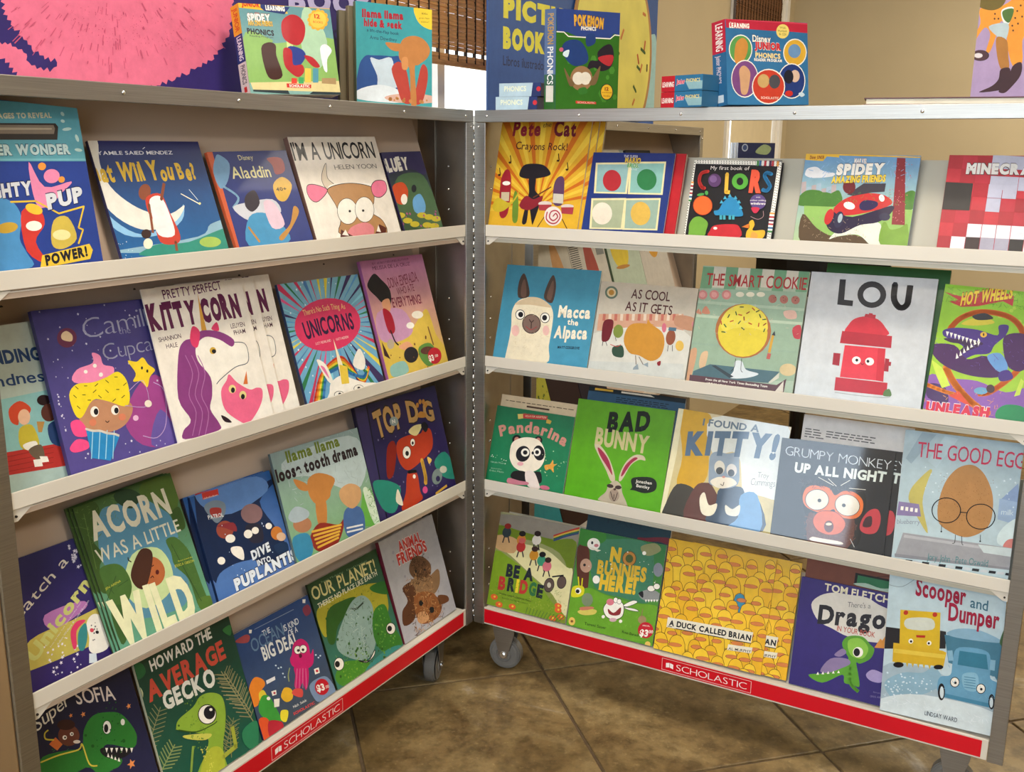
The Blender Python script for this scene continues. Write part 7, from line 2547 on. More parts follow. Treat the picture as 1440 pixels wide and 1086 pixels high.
('L','5a3a10',3.9,[350,-264,329,-123,340,-69,379,-38,425,-48,450,-93,471,-233],3),
('E','7a3420',[373,-115,54,6,0,-18]),
('E','d07c40',[373,-115,49,6,0,-17]),
('P','efc430',[834,-141,815,-4,824,45,859,72,899,63,921,22,940,-114],0),
('L','5a3a10',3.8,[834,-141,815,-4,824,45,859,72,899,63,921,22,940,-114],3),
('E','7a3420',[868,7,48,5,0,-18]),
('E','d07c40',[868,7,43,5,0,-16]),
('P','e6b020',[987,-113,968,23,977,71,1011,99,1051,90,1072,49,1091,-86],0),
('L','5a3a10',3.7,[987,-113,968,23,977,71,1011,99,1051,90,1072,49,1091,-86],3),
('E','7a3420',[1020,34,47,5,0,-18]),
('E','d07c40',[1020,34,42,5,0,-16]),
('P','ecbc28',[506,-242,485,-102,496,-51,533,-21,576,-31,600,-74,620,-212],0),
('L','5a3a10',3.9,[506,-242,485,-102,496,-51,533,-21,576,-31,600,-74,620,-212],3),
('E','7a3420',[543,-90,51,6,0,-18]),
('E','d07c40',[543,-90,46,5,0,-17]),
('P','efc430',[649,-223,629,-85,639,-36,675,-8,715,-17,738,-58,758,-195],0),
('L','5a3a10',3.8,[649,-223,629,-85,639,-36,675,-8,715,-17,738,-58,758,-195],3),
('E','7a3420',[684,-74,49,5,0,-18]),
('E','d07c40',[684,-74,44,5,0,-17]),
('P','e6b020',[1124,-111,1105,24,1114,73,1149,101,1189,92,1211,51,1229,-83],0),
('L','5a3a10',3.7,[1124,-111,1105,24,1114,73,1149,101,1189,92,1211,51,1229,-83],3),
('E','7a3420',[1158,35,47,5,0,-18]),
('E','d07c40',[1158,35,43,5,0,-16]),
('P','efc430',[778,-212,758,-74,770,-14,813,20,863,9,890,-41,909,-177],0),
('L','5a3a10',3.8,[778,-212,758,-74,770,-14,813,20,863,9,890,-41,909,-177],3),
('E','7a3420',[825,-60,58,7,0,-18]),
('E','d07c40',[825,-60,53,6,0,-16]),
('P','efc430',[928,-216,909,-80,919,-32,953,-5,992,-14,1014,-54,1033,-189],0),
('L','5a3a10',3.7,[928,-216,909,-80,919,-32,953,-5,992,-14,1014,-54,1033,-189],3),
('E','7a3420',[946,-73,47,5,0,-18]),
('E','d07c40',[946,-73,42,5,0,-16]),
('P','ecbc28',[1076,-228,1057,-93,1066,-48,1098,-23,1134,-31,1154,-68,1173,-202],0),
('L','5a3a10',3.7,[1076,-228,1057,-93,1066,-48,1098,-23,1134,-31,1154,-68,1173,-202],3),
('E','7a3420',[1090,-87,44,5,0,-18]),
('E','d07c40',[1090,-87,39,5,0,-16]),
('P','e4dcc8',[93,297,856,337,846,240,93,210],0),
('T','A DUCK CALLED BRIAN',[112,230,843,263,45,0],'1b1a20',.045,None,.05,.3),
('L','1b1a20',6.2,[105,219,143,223],0),
('L','1b1a20',6.2,[179,215,361,223],0),
('L','1b1a20',6.0,[390,223,610,232],0),
('L','1b1a20',5.9,[643,232,846,243],0),
('P','e4dcc8',[659,190,868,210,863,161,654,141],0),
('T','AL MURPHY',[665,146,859,164,21,0],'1b1a20',.01,None,.05,0)])
B['dra']=('R4',.7630,.0000,.2328,.2241,.0091,.2441,.0180,[
('G','342a70','3a2f74'),
('T','TOM FLETCHER',[190,823,799,823,57,0],'e4dcc0',.03,None,.05,.1),
('P','dcd6cc',[102,684,164,773,271,820,382,827,522,833,619,797,748,744,770,556,640,493,422,491,291,527,173,566],1),
('T',"There's a",[386,726,563,752,42,0],'4a4a50',-.01,None,.05,0),
('T','Dragon',[167,548,784,632,141,0],'2c2a30',.045,None,.05,0),
('T','IN YOUR BOOK',[327,518,624,530,42,0],'b8584c',.015,None,.05,0),
('P','5a9a30',[382,432,422,494,529,516,597,467,632,434,611,356,540,298,509,298,535,207,554,114,499,116,436,116,413,176,266,73,148,109,287,161,386,268,444,315,405,372],1),
('P','8abf48',[426,459,516,497,586,432,550,341,455,351],1),
('P','8a78a0',[238,165,305,281,428,312,464,279,392,220,303,165],1),
('P','8a78a0',[332,321,388,384,423,360,380,316],1),
('E','f4efe4',[511,384,39,10,5,-41]),
('E','1b1a20',[502,382,24,6,4,-32]),
('P','d89040',[630,450,667,532,683,520,707,574,721,464],0),
('L','5a9a30',28.5,[467,255,482,128,552,72],1),
('P','f4efe4',[211,125,233,131,221,151],0),
('P','f4efe4',[251,139,273,144,261,165],0),
('P','f4efe4',[292,152,313,158,301,178],0),
('P','f4efe4',[332,166,353,171,341,191],0),
('P','f4efe4',[372,179,393,184,381,204],0),
('P','a898c8',[593,222,636,273,706,266,747,244,708,186,631,183],1),
('T','Illustrated by',[665,94,734,99,11,0],'8a80a8',0,None,.05,0),
('T','GREG ABBOTT',[644,53,768,69,14,0],'8a80a8',0,None,.05,0)])
B['sco']=('R4',.9465,.0000,.2049,.2887,.0281,.0320,.0080,[
('G','c8dce4','b8ccd4'),
('L','8a98a0',4.6,[-6,1050,97,1054,205,1157],1),
('P','a8bcc8',[-5,366,286,437,432,407,860,256,868,-3,24,-71],1),
('P','90b4c8',[19,236,145,353,289,388,371,458,437,342,302,208,102,121],1),
('R',60,29,'d8e8f0',15,[27,147,451,340],'d'),
('P','d8e4e8',[-2,94,302,208,811,194,828,-14,5,-8],1),
('P','2c2c30',[-5,702,106,711,132,550,0,519],0),
('P','2c2c30',[389,758,431,759,437,622,395,612],0),
('P','d8b430',[95,865,381,902,396,596,110,545],0),
('E','b83a2c',[136,849,17,4,1,-19]),
('E','b83a2c',[343,877,17,4,1,-19]),
('P','d0d4c8',[146,802,321,840,335,754,156,722],1),
('P','d8b030',[63,584,114,588,417,601,446,592,434,474,66,426],0),
('P','e8c84c',[73,537,441,574,436,540,68,502],0),
('P','b83428',[222,684,289,696,286,675,226,665],0),
('P','d0b040',[80,434,101,437,95,397],0),
('P','d0b040',[122,439,142,442,136,402],0),
('P','d0b040',[163,444,183,447,177,407],0),
('P','d0b040',[203,449,224,452,218,412],0),
('P','d0b040',[244,454,264,457,258,417],0),
('P','d0b040',[284,459,304,462,298,422],0),
('P','d0b040',[324,463,344,467,339,427],0),
('P','d0b040',[364,468,384,471,378,432],0),
('P','d0b040',[404,473,424,476,418,437],0),
('E','f4efe4',[188,626,17,4,1,-20]),
('E','1b1a20',[190,624,9,2,1,-10]),
('E','f4efe4',[319,640,17,4,1,-19]),
('E','1b1a20',[317,638,8,2,1,-10]),
('E','1b1a20',[112,411,38,9,2,-23]),
('E','1b1a20',[399,462,34,8,1,-19]),
('P','4a7c94',[422,733,825,761,834,572,818,439,788,480,466,514],0),
('P','8ab0c8',[435,744,515,802,665,820,819,759,548,729],1),
('P','6aa0c0',[494,521,513,640,622,673,732,659,755,552,762,458,820,424,825,279,767,231,444,245,403,317,419,388,487,421],1),
('P','3a7a94',[535,629,720,641,741,525,530,514],0),
('P','88b8d0',[570,442,651,478,682,437,676,338,593,333],1),
('L','4a80a0',6.0,[585,429,661,435],0),
('L','4a80a0',6.0,[587,408,663,415],0),
('L','4a80a0',6.0,[588,388,664,394],0),
('L','4a80a0',6.0,[590,367,666,373],0),
('L','4a80a0',6.0,[592,346,668,352],0),
('P','88b4cc',[452,609,486,621,500,539,465,531],0),
('P','88b4cc',[750,608,784,611,784,527,750,527],0),
('E','1b1a20',[522,369,33,8,3,-42]),
('E','f4efe4',[522,369,28,7,3,-36]),
('E','1b1a20',[526,365,10,2,1,-11]),
('E','1b1a20',[704,362,32,8,3,-41]),
('E','f4efe4',[704,362,27,7,3,-35]),
('E','1b1a20',[707,359,9,2,1,-11]),
('P','4a88a8',[443,261,779,259,781,227,442,228],0),
('E','1b1a20',[435,267,25,7,5,-69]),
('E','d8e4e8',[438,263,14,4,4,-49]),
('E','1b1a20',[784,277,21,6,5,-61]),
('E','d8e4e8',[783,271,12,3,3,-41]),
('P','4a6a48',[799,755,823,871,837,859,841,733],1),
('R',60,77,'e8f0f4',40,[11,58,850,131],'f'),
('R',40,78,'7ab0cc',26,[455,278,818,479],'f'),
('T','Scooper',[194,1009,548,998,132,0],'9c2440',.03,None,.05,.2),
('T','and',[580,989,700,983,80,0],'3f6a80',.01,None,.05,0),
('T','Dumper',[438,858,784,862,132,0],'9c2440',.03,None,.05,.2),
('T','LINDSAY WARD',[329,46,561,47,36,0],'2c3848',.005,None,.05,.3)])
B['phx']=(.6628,-.5679,.0000,.1757,.1527,.0373,.1424,-.1294,[
('G','7ea8a0','5f8f96'),
('P','e8b02c',[-97,645,772,633,768,605,344,610,364,557,177,571,210,615,-11,627],0),
('P','e8b02c',[-97,645,186,632,190,572,-31,581],0),
('P','26366e',[163,613,385,603,336,552,189,566,160,588],0),
('T','LEARNING',[198,576,343,574,29,0],'f4efe4',.06,None,.05,0),
('T','Disney',[27,623,85,618,17,0],'5a2a18',0,None,.05,0),
('T','JUNIOR',[23,593,156,591,31,0],'c8301c',.06,None,.05,0),
('P','88b060',[22,415,214,374,251,351,737,392,722,87,-3,79],1),
('P','a8c8a8',[478,581,563,585,647,376,562,186,438,308],1),
('P','c8d890',[328,500,369,502,374,158,318,157],0),
('P','d8c890',[10,79,724,99,715,16,23,31],0),
('P','a88a60',[566,117,682,118,676,73,560,79],0),
('T','MARVEL',[113,543,149,542,12,0],'c83028',0,None,.05,0),
('T','SPIDEY',[53,494,222,495,48,0],'f4efe4',.06,'6a2028',.105,0),
('T','AMAZING FRIENDS',[52,466,235,466,31,0],'d8b040',.045,'4a2a20',.09,0),
('T','PHONICS',[37,410,236,402,34,0],'2a2430',.045,None,.05,0),
('T','Reading Program',[51,390,226,384,12,0],'4a4a50',0,None,.05,0),
('P','b02830',[307,499,377,551,445,542,485,482,465,395,415,344,347,354,300,401],1),
('P','2c3c88',[330,329,426,320,460,271,393,195,329,231],1),
('P','b02830',[294,316,354,305,353,207,423,208,430,158,382,121,330,145,284,205],1),
('P','b02830',[446,271,515,260,563,198,506,197],1),
('P','40201c',[124,311,184,355,236,338,232,265,259,131,187,100,139,142],1),
('P','e4e4ec',[582,324,630,357,675,314,629,250,616,162,590,186],1),
('E','e8a838',[661,530,20,1,-3,-18]),
('E','e8a838',[648,501,20,1,-3,-18]),
('E','e8a838',[621,478,20,1,-3,-18]),
('E','e8a838',[586,469,20,1,-3,-18]),
('E','e8a838',[554,476,20,1,-3,-18]),
('E','e8a838',[534,496,20,1,-3,-17]),
('E','e8a838',[529,524,20,1,-3,-17]),
('E','e8a838',[542,553,20,1,-3,-17]),
('E','e8a838',[569,575,20,1,-3,-17]),
('E','e8a838',[603,585,20,1,-3,-18]),
('E','e8a838',[635,578,20,1,-3,-18]),
('E','e8a838',[657,559,20,1,-3,-18]),
('E','f0c050',[595,527,66,3,-9,-58]),
('T','12',[568,538,613,535,28,0],'c84028',.03,None,.05,0),
('T','BOOKS',[554,504,630,501,15,0],'c84028',0,None,.05,0),
('P','c83028',[281,76,473,69,469,44,280,48],0),
('T','SCHOLASTIC',[300,52,459,49,17,0],'f4efe4',.03,None,.05,0),
('P','26343a',[23,31,285,27,295,2,21,19],0),
('P','26343a',[480,21,712,16,702,0,449,3],0),
('P','d84030',[325,114,367,112,362,77,320,76],0),
('P','40a060',[382,121,421,119,415,76,375,76],0),
('P','e8c050',[440,184,488,182,474,84,426,84],0),
('P','5090a0',[504,185,547,183,532,85,489,84],0)])
B['llb']=(.5528,-.2962,.0000,.1657,.1904,-.0244,.0335,-.0580,[
('G','4aa4a8','3a9aa4'),
('P','e8c83c',[509,772,677,776,684,618,588,623,524,678],1),
('T','100s',[572,717,623,718,14,0],'5a4a20',0,None,.05,0),
('T','great flaps',[548,683,639,687,11,0],'5a4a20',0,None,.05,0),
('T','sticker!',[564,655,636,658,11,0],'5a4a20',0,None,.05,0),
('T','llama llama',[53,649,407,662,54,0],'a82434',.06,None,.05,0),
('T','hide & seek',[67,584,397,590,51,0],'a82434',.06,None,.05,0),
('T','a lift-the-flap book',[92,543,368,539,22,0],'24405c',.01,None,.05,0),
('T','Anna Dewdney',[116,489,349,488,27,0],'24405c',.0,None,.05,.3),
('P','2f5290',[17,256,71,354,147,367,301,372,379,351,393,62,21,40],1),
('P','c8d8e4',[117,344,193,337,301,359,331,224,362,143,190,111,176,213],1),
('P','dfe8ee',[7,93,190,146,362,115,393,20,6,25],1),
('P','d8b0a0',[236,52,393,90,651,91,667,35,361,18],1),
('P','b8463c',[301,276,364,336,426,286,457,149,472,24,393,27,346,142],1),
('P','b8463c',[570,324,619,300,619,188,569,30,489,25,521,153],1),
('P','c08048',[364,391,396,503,491,545,587,526,644,455,619,383,538,322,506,291,521,13,472,10,458,288,395,325],1),
('P','c08048',[248,470,318,476,396,469,380,420,302,420],1),
('P','d09058',[395,366,443,370,442,287,395,283],1),
('R',14,40,'c88a50',28,[236,33,618,52],'d')])
B['pkm']=(.6627,.0848,.0000,.1784,.1986,.0364,-.0365,-.1738,[
('G','356f22','2f6a1c'),
('P','2c4488',[-1,803,733,799,741,612,646,623,606,585,231,586,122,616,7,619],0),
('L','f4efe4',8.6,[7,615,84,615,133,583,606,581,657,614,731,611],0),
('R',14,41,'4a8a30',72,[48,79,691,502],'d'),
('T','POKEMON',[195,675,520,661,73,8],'e0a838',.075,'5a3a30',.12,0),
('T','PHONICS',[271,639,440,640,28,0],'f4efe4',.045,None,.05,0),
('P','24407c',[67,503,143,554,262,551,344,469,347,383,208,351,108,406],1),
('P','24407c',[330,596,420,614,433,543,343,512],1),
('P','d8eaf0',[87,461,145,477,127,420,78,433],1),
('E','c8607c',[58,477,23,1,0,-17]),
('P','28202c',[466,472,567,533,630,521,654,434,616,345,513,314,430,342,349,326,387,398,469,400],1),
('P','b83038',[478,429,643,448,615,360,510,387],1),
('E','9a7450',[287,252,125,2,3,-101]),
('E','e8e0d0',[251,252,64,1,1,-52]),
('E','e8e0d0',[331,253,65,1,2,-52]),
('P','7a6040',[90,335,151,265,212,208,153,193],1),
('P','7a6040',[501,358,432,284,373,210,455,211],1),
('P','3a7a30',[253,165,333,181,355,137,274,122],1),
('E','28202c',[582,144,76,1,3,-68]),
('E','e8b830',[582,144,67,1,2,-62]),
('T','12',[557,156,603,156,27,0],'8a2018',.03,None,.05,0),
('T','workbook',[524,135,642,133,13,0],'8a2018',0,None,.05,0),
('T','books',[546,106,622,103,15,0],'8a2018',0,None,.05,0),
('P','c84030',[226,71,460,61,461,42,228,49],0),
('T','SCHOLASTIC',[248,49,448,46,15,0],'f0d0c0',0,None,.05,0)])
B['djb']=(.4792,.3171,.0000,.2050,.1577,.0287,.0998,-.4669,[
('G','3576a4','2f6a98'),
('P','b8243c',[2,639,835,628,819,553,639,558,470,558,7,568],0),
('P','c83a50',[2,639,835,628,832,617,2,626],0),
('T','LEARNING',[37,569,231,571,31,0],'f4efe4',.06,None,.05,0),
('T','We Love',[41,600,101,599,12,0],'f4efe4',0,None,.05,0),
('E','e8d070',[564,558,65,2,-2,-54]),
('T','With',[533,579,597,576,15,0],'4a5a20',0,None,.05,0),
('T','Workbook',[514,554,608,554,15,0],'4a5a20',0,None,.05,0),
('T','& CD!',[528,530,598,528,15,0],'4a5a20',0,None,.05,0),
('E','f0ece0',[141,412,115,3,-4,-109]),
('E','5a9a50',[141,412,106,3,-4,-101]),
('P','c88a40',[78,341,96,454,165,497,211,457,202,385,159,323,104,301],1),
('E','f0ece0',[686,401,122,3,-3,-106]),
('E','d8a838',[686,401,113,3,-3,-97]),
('E','6a90b8',[681,412,65,2,-1,-53]),
('E','f0ece0',[175,194,134,2,-5,-141]),
('E','7a4880',[175,194,126,2,-5,-133]),
('P','d0a078',[123,260,171,292,225,251,222,179,192,85,137,85,127,178],1),
('E','f0ece0',[647,183,142,2,-4,-136]),
('E','243a78',[647,183,133,2,-4,-128]),
('E','d8b8a0',[681,221,49,1,-1,-47]),
('E','20202c',[616,215,49,1,-1,-53]),
('E','c83028',[616,87,40,0,-1,-23]),
('E','f0ece0',[409,138,168,2,-5,-135]),
('E','c8402c',[409,138,158,1,-4,-126]),
('E','c8a468',[358,180,59,1,-2,-52]),
('E','4a4a50',[470,176,57,1,-2,-53]),
('T','Disney',[259,474,439,472,46,0],'f4efe4',.03,'28202c',.075,.3),
('T','JUNIOR',[278,423,543,416,46,0],'c82c34',.075,'f4efe4',.12,0),
('T','PHONICS',[283,356,534,351,35,0],'f0d890',.045,None,.05,0),
('T','READER PROGRAM',[271,330,548,325,19,0],'f4efe4',.045,None,.05,0),
('T','SCHOLASTIC',[329,46,511,42,17,0],'f0c8b8',.03,None,.05,0),
('P','c8d8e0',[714,87,750,98,779,77,742,61],1)])
B['sgp']=(1.042,-1.1300,.0000,1.0000,.6200,.0000,.0000,.1720,[
('G','34286a','2c2258'),
('P','e0708e',[631,379,659,378,651,353,679,352,672,328,689,319,690,298,728,306,715,275,739,271,745,254,767,251,769,230,792,227,792,205,800,189,834,198,839,175,866,176,870,154,897,170,909,143,939,168,952,144,949,121,926,112,897,84,883,110,857,89,840,108,813,96,803,117,780,113,766,129,749,141,757,161,755,176,736,182,728,200,702,196,690,209,667,209,661,229,641,218,626,229,606,215,591,229,573,226,558,199,531,198,546,185,526,171,555,180,557,155,583,160,581,132,617,141,613,115,643,120,634,90,663,92,651,64,685,71,674,44,685,27,666,7,697,-7,675,-28,668,-51,693,-25,705,-50,726,-42,742,-54,766,-31,780,-50,799,-49,816,-55,836,-51,854,-56,876,-47,893,-57,918,-35,930,-63,957,-37,969,-68,991,-60,1009,-67,1029,-75,1049,-57,1071,-64,1091,-40,1114,-60,1135,-47,1157,-45,1179,-33,1201,-37,1222,-13,1246,-37,1267,-16,1291,-28,1312,-4,1336,-20,1358,1,1382,-12,1403,18,1429,-6,1450,14,1475,6,1498,20,1524,12,1543,48,1572,24,1593,48,1622,29,1643,55,1670,45,1694,56,1720,56,1737,83,1772,67,1787,100,1820,88,1844,99,1863,121,1895,121,1909,151,1951,137,1976,148,1990,185,2028,182,2053,200,2090,202,2099,231,2138,225,2150,252,2186,250,2211,264,2204,293,2248,298,2246,325,2278,335,2306,349,2289,378,2326,391,2327,414,2363,428,2370,449,2365,472,2395,494,2372,518,2401,540,2399,563,2422,586,2401,606,2420,629,2405,649,2427,671,2422,692,2444,715,2411,733,2441,757,2422,774,2453,800,2435,817,2447,840,2432,857,2442,880,2407,894,2453,923,2428,938,2442,961,2445,982,2398,978,2420,1013,2392,1019,2392,1042,2342,1035,2364,1070,2328,1071,2333,1097,2297,1097,2305,1124,2254,1115,2277,1155,2247,1145,2222,1146,2187,1123,2171,1146,2142,1135,2122,1147,2087,1122,2076,1155,2040,1128,2025,1149,1993,1130,1978,1152,1949,1140,1932,1155,1903,1142,1886,1158,1853,1133,1839,1156,1815,1150,1791,1142,1768,1140,1743,1118,1721,1131,1696,1105,1676,1122,1652,1103,1631,1123,1606,1091,1586,1113,1563,1093,1541,1099,1518,1079,1498,1093,1474,1061,1454,1083,1432,1067,1412,1078,1388,1047,1369,1068,1346,1041,1328,1061,1306,1046,1286,1051,1266,1045,1246,1032,1224,1030,1207,1002,1183,1016,1166,990,1142,1010,1125,980,1103,988,1083,978,1062,979,1044,960,1023,963,1005,944,984,950,968,923,945,941,927,924,907,927,889,910,869,914,854,880,832,894,814,885,795,885,774,878,774,859,751,849,757,827,730,820,728,801,703,793,704,772,679,765,685,742,661,734,659,715,633,708,621,691,638,679,624,660,647,648,620,626,645,615,621,594,635,581,616,561,634,548,618,529,614,511,640,502,619,479,633,466,624,447,649,437,624,412,647,402],0),
('L','c85878',5.7,[2165,458,2231,422],0),
('L','c85878',4.2,[1994,361,2021,338],0),
('L','c85878',8.0,[1782,324,1792,310],0),
('L','c85878',5.3,[1755,366,1769,346],0),
('L','c85878',4.3,[742,432,727,422],0),
('L','c85878',3.3,[930,484,880,444],0),
('L','c85878',6.3,[715,419,681,397],0),
('L','c85878',4.3,[2188,354,2244,317],0),
('L','c85878',4.4,[2275,370,2319,345],0),
('L','c85878',8.5,[2174,620,2210,609],0),
('L','c85878',6.6,[929,461,874,413],0),
('L','c85878',4.5,[1004,229,974,182],0),
('L','c85878',6.8,[1009,237,974,181],0),
('L','c85878',4.8,[1280,501,1268,463],0),
('L','c85878',7.2,[1254,274,1243,232],0),
('L','c85878',3.9,[1715,518,1737,493],0),
('L','c85878',6.6,[884,271,858,240],0),
('L','c85878',3.7,[1421,348,1422,299],0),
('L','c85878',6.6,[861,261,817,211],0),
('L','c85878',5.0,[1439,190,1442,143],0),
('L','c85878',3.8,[1543,292,1558,230],0),
('L','c85878',3.5,[1104,396,1072,346],0),
('L','c85878',3.3,[904,334,883,311],0),
('L','c85878',3.6,[1253,213,1242,165],0),
('L','c85878',7.3,[1324,155,1318,99],0),
('L','c85878',4.2,[2067,307,2114,267],0),
('L','c85878',3.4,[1012,421,994,400],0),
('L','c85878',5.1,[1583,252,1587,240],0),
('L','c85878',3.3,[916,473,897,458],0),
('L','c85878',5.3,[1794,561,1807,551],0),
('L','c85878',4.3,[713,274,672,238],0),
('L','c85878',4.2,[680,321,650,299],0),
('L','c85878',5.3,[1800,363,1812,348],0),
('L','c85878',3.3,[835,364,796,329],0),
('L','c85878',7.2,[1292,296,1287,272],0),
('L','c85878',5.7,[2174,459,2233,428],0),
('L','c85878',4.6,[1067,208,1045,164],0),
('L','c85878',7.0,[1137,264,1120,226],0),
('L','c85878',7.3,[1387,388,1386,339],0),
('L','c85878',8.0,[1764,234,1787,192],0),
('L','c85878',7.7,[1620,496,1650,445],0),
('L','c85878',4.8,[1335,496,1328,455],0),
('L','c85878',5.2,[1624,268,1635,236],0),
('L','c85878',3.9,[1636,363,1648,337],0),
('L','c85878',7.9,[1751,546,1767,531],0),
('L','c85878',5.0,[1450,210,1452,180],0),
('L','c85878',4.6,[1060,487,1046,472],0),
('L','c85878',4.9,[1409,439,1410,388],0),
('L','c85878',4.8,[1294,164,1292,150],0),
('L','c85878',4.1,[2006,574,2034,560],0),
('L','c85878',3.9,[1690,316,1718,261],0),
('L','c85878',6.7,[930,412,903,386],0),
('L','c85878',3.3,[832,218,791,171],0),
('L','c85878',5.0,[1477,483,1481,464],0),
('L','c85878',4.7,[1196,395,1172,340],0),
('L','c85878',7.1,[1205,276,1191,235],0),
('L','c85878',7.4,[1386,304,1384,255],0),
('L','c85878',3.7,[1360,268,1357,218],0),
('L','c85878',3.4,[1001,427,967,390],0),
('L','c85878',6.7,[926,261,918,250],0),
('L','c85878',3.3,[824,359,785,325],0),
('L','c85878',3.8,[1613,556,1630,532],0),
('L','c85878',4.9,[1400,320,1400,308],0),
('L','c85878',7.9,[1731,530,1773,487],0),
('L','c85878',5.4,[1878,597,1893,589],0),
('L','c85878',4.4,[2292,560,2310,553],0),
('L','c85878',3.6,[1279,188,1272,151],0),
('L','c85878',8.1,[1884,412,1929,369],0),
('L','c85878',6.6,[882,271,847,231],0),
('L','c85878',4.1,[2011,526,2050,504],0),
('L','c85878',3.7,[1322,191,1318,158],0),
('L','c85878',4.8,[1340,529,1336,505],0),
('L','c85878',3.6,[1314,376,1308,343],0),
('L','c85878',5.4,[1921,491,1950,470],0),
('L','c85878',7.4,[1460,487,1462,475],0),
('L','c85878',3.6,[1254,458,1250,446],0),
('L','c85878',3.8,[1571,363,1578,344],0),
('L','c85878',7.1,[1246,389,1242,376],0),
('L','c85878',3.2,[736,298,709,275],0),
('L','c85878',4.5,[1002,331,988,312],0),
('L','c85878',3.8,[1599,413,1606,397],0),
('L','c85878',5.5,[1926,475,1984,431],0),
('L','c85878',4.9,[1369,288,1369,275],0),
('L','c85878',7.7,[1610,415,1617,400],0),
('L','c85878',3.6,[1307,501,1295,457],0),
('L','c85878',3.2,[723,430,704,418],0),
('L','c85878',4.9,[1375,463,1373,425],0),
('L','c85878',7.3,[1340,170,1334,110],0),
('L','c85878',4.2,[718,338,680,309],0),
('L','c85878',3.2,[791,351,743,310],0),
('L','c85878',4.9,[1400,297,1400,257],0),
('L','c85878',5.0,[1458,122,1460,91],0),
('L','c85878',4.8,[1295,335,1286,287],0),
('L','c85878',6.8,[1053,434,1018,391],0),
('L','c85878',4.3,[2203,633,2229,625],0),
('L','c85878',8.2,[1962,579,2013,552],0),
('L','c85878',6.5,[806,377,758,337],0),
('L','c85878',6.4,[729,270,682,228],0),
('L','c85878',4.7,[1138,354,1131,340],0),
('L','c85878',7.0,[1148,381,1131,348],0),
('L','c85878',6.5,[824,357,806,341],0),
('L','c85878',4.9,[1415,319,1417,259],0),
('L','c85878',4.1,[1881,348,1897,331],0),
('L','c85878',7.7,[1612,561,1642,516],0),
('L','c85878',6.5,[780,275,762,258],0),
('L','c85878',7.7,[1574,267,1588,217],0),
('L','c85878',3.5,[1146,248,1132,214],0),
('L','c85878',3.6,[1307,367,1303,350],0),
('L','c85878',4.9,[1323,205,1321,190],0),
('L','c85878',7.1,[1166,166,1161,152],0),
('L','c85878',4.5,[964,344,919,290],0),
('L','c85878',4.5,[992,308,976,286],0),
('R',180,43,'c05070',6,[1061,295,2128,491],'d'),
('T','BOOKS',[2986,687,4242,781,149,0],'b8b0d8',.06,None,.05,0),
('T','LIBROS',[3258,517,3637,523,71,0],'241c48',.045,None,.05,0)])
B['sgb']=(1.042,.1390,.0000,.9860,.6200,.0000,.0000,.0500,[
('G','35599a','2f5088'),
('T','PICTURE',[269,883,1975,920,160,0],'e0d848',.075,None,.05,0),
('T','BOOKS',[267,609,1222,629,164,0],'e0d848',.075,None,.05,0),
('T','Libros ilustrados',[269,445,1107,457,86,0],'1f2c50',.01,None,.05,0),
('P','9cc4c4',[2066,124,3106,187,4033,205,3947,986,3661,1041,2478,736],1)])
B['sgr']=(-.5163,.9750,.0000,.1970,.6000,.0000,.0000,.1500,[
('G','a890b4','9c88a8'),
('P','b8bcc0',[-158,85,-169,810,-155,809,-148,647,-87,596,-51,642,-36,92],0),
('P','3a2c34',[-134,84,-135,560,-106,554,-101,84],0),
('P','9aa0a8',[-91,84,-102,559,-59,595,-45,93],0),
('L','d0d4d8',4.8,[-115,84,-120,550],0),
('P','e0912c',[4,686,148,696,275,781,420,772,458,439,308,483,316,304,255,287,201,450,202,525,150,593,132,510,100,388,72,389,88,502,46,552,-8,459,-26,364,-45,365,-29,479,15,581],1),
('P','6a5a20',[-44,802,149,771,148,696,79,668,-16,706],1),
('P','d8e0dc',[146,668,221,678,198,563,159,593],1),
('P','4a6a2c',[152,659,222,669,205,581,167,602],1),
('P','b0c0c4',[72,560,197,572,191,460,144,481],1),
('P','a8702c',[131,481,200,460,221,355,235,269,186,261,148,358],1),
('P','3c2024',[182,261,239,269,247,202,219,126,56,105,135,147,175,194],1),
('P','3c2024',[256,278,311,305,316,219,263,135,222,97,184,112,233,164],1),
('E','2a181c',[38,362,58,-2,4,-38]),
('E','4a2c30',[38,362,53,-2,4,-35]),
('E','d8d0d0',[25,362,28,-1,2,-17]),
('E','4a2c30',[-31,316,20,-1,4,-39]),
('E','5a3418',[104,643,6,0,1,-7]),
('E','5a3418',[130,609,6,0,1,-7]),
('E','5a3418',[105,610,6,0,1,-7]),
('E','5a3418',[246,654,6,0,1,-7]),
('E','5a3418',[264,690,6,0,1,-7]),
('E','5a3418',[281,615,6,0,1,-7]),
('E','5a3418',[238,608,6,0,1,-7]),
('E','5a3418',[225,557,6,0,1,-7]),
('E','5a3418',[260,569,6,0,1,-7]),
('E','5a3418',[234,524,6,0,1,-7])])
B = {k: v[:-1]+([('U', 2.5e-4)]+v[-1],) for k, v in B.items()}   # cover art is given in quarter millimetres
ANG = {'L': RA, 'R': RB}
def frame_of(key): return ANG[key[0]] if isinstance(key, str) else key
def place(ang, a, b, d0, zl, t, ro):
    return Matrix.Rotation(ang, 4, 'Z') @ Matrix.Translation((a, d0+b*math.sin(t), zl+b*math.cos(t))) @ Matrix.Rotation(-t, 4, 'X') @ Matrix.Rotation(-ro, 4, 'Y')
_bc = {}
def bookmat(col):
    return mat('card_'+col, col, .4, noise=.04, nscale=30)
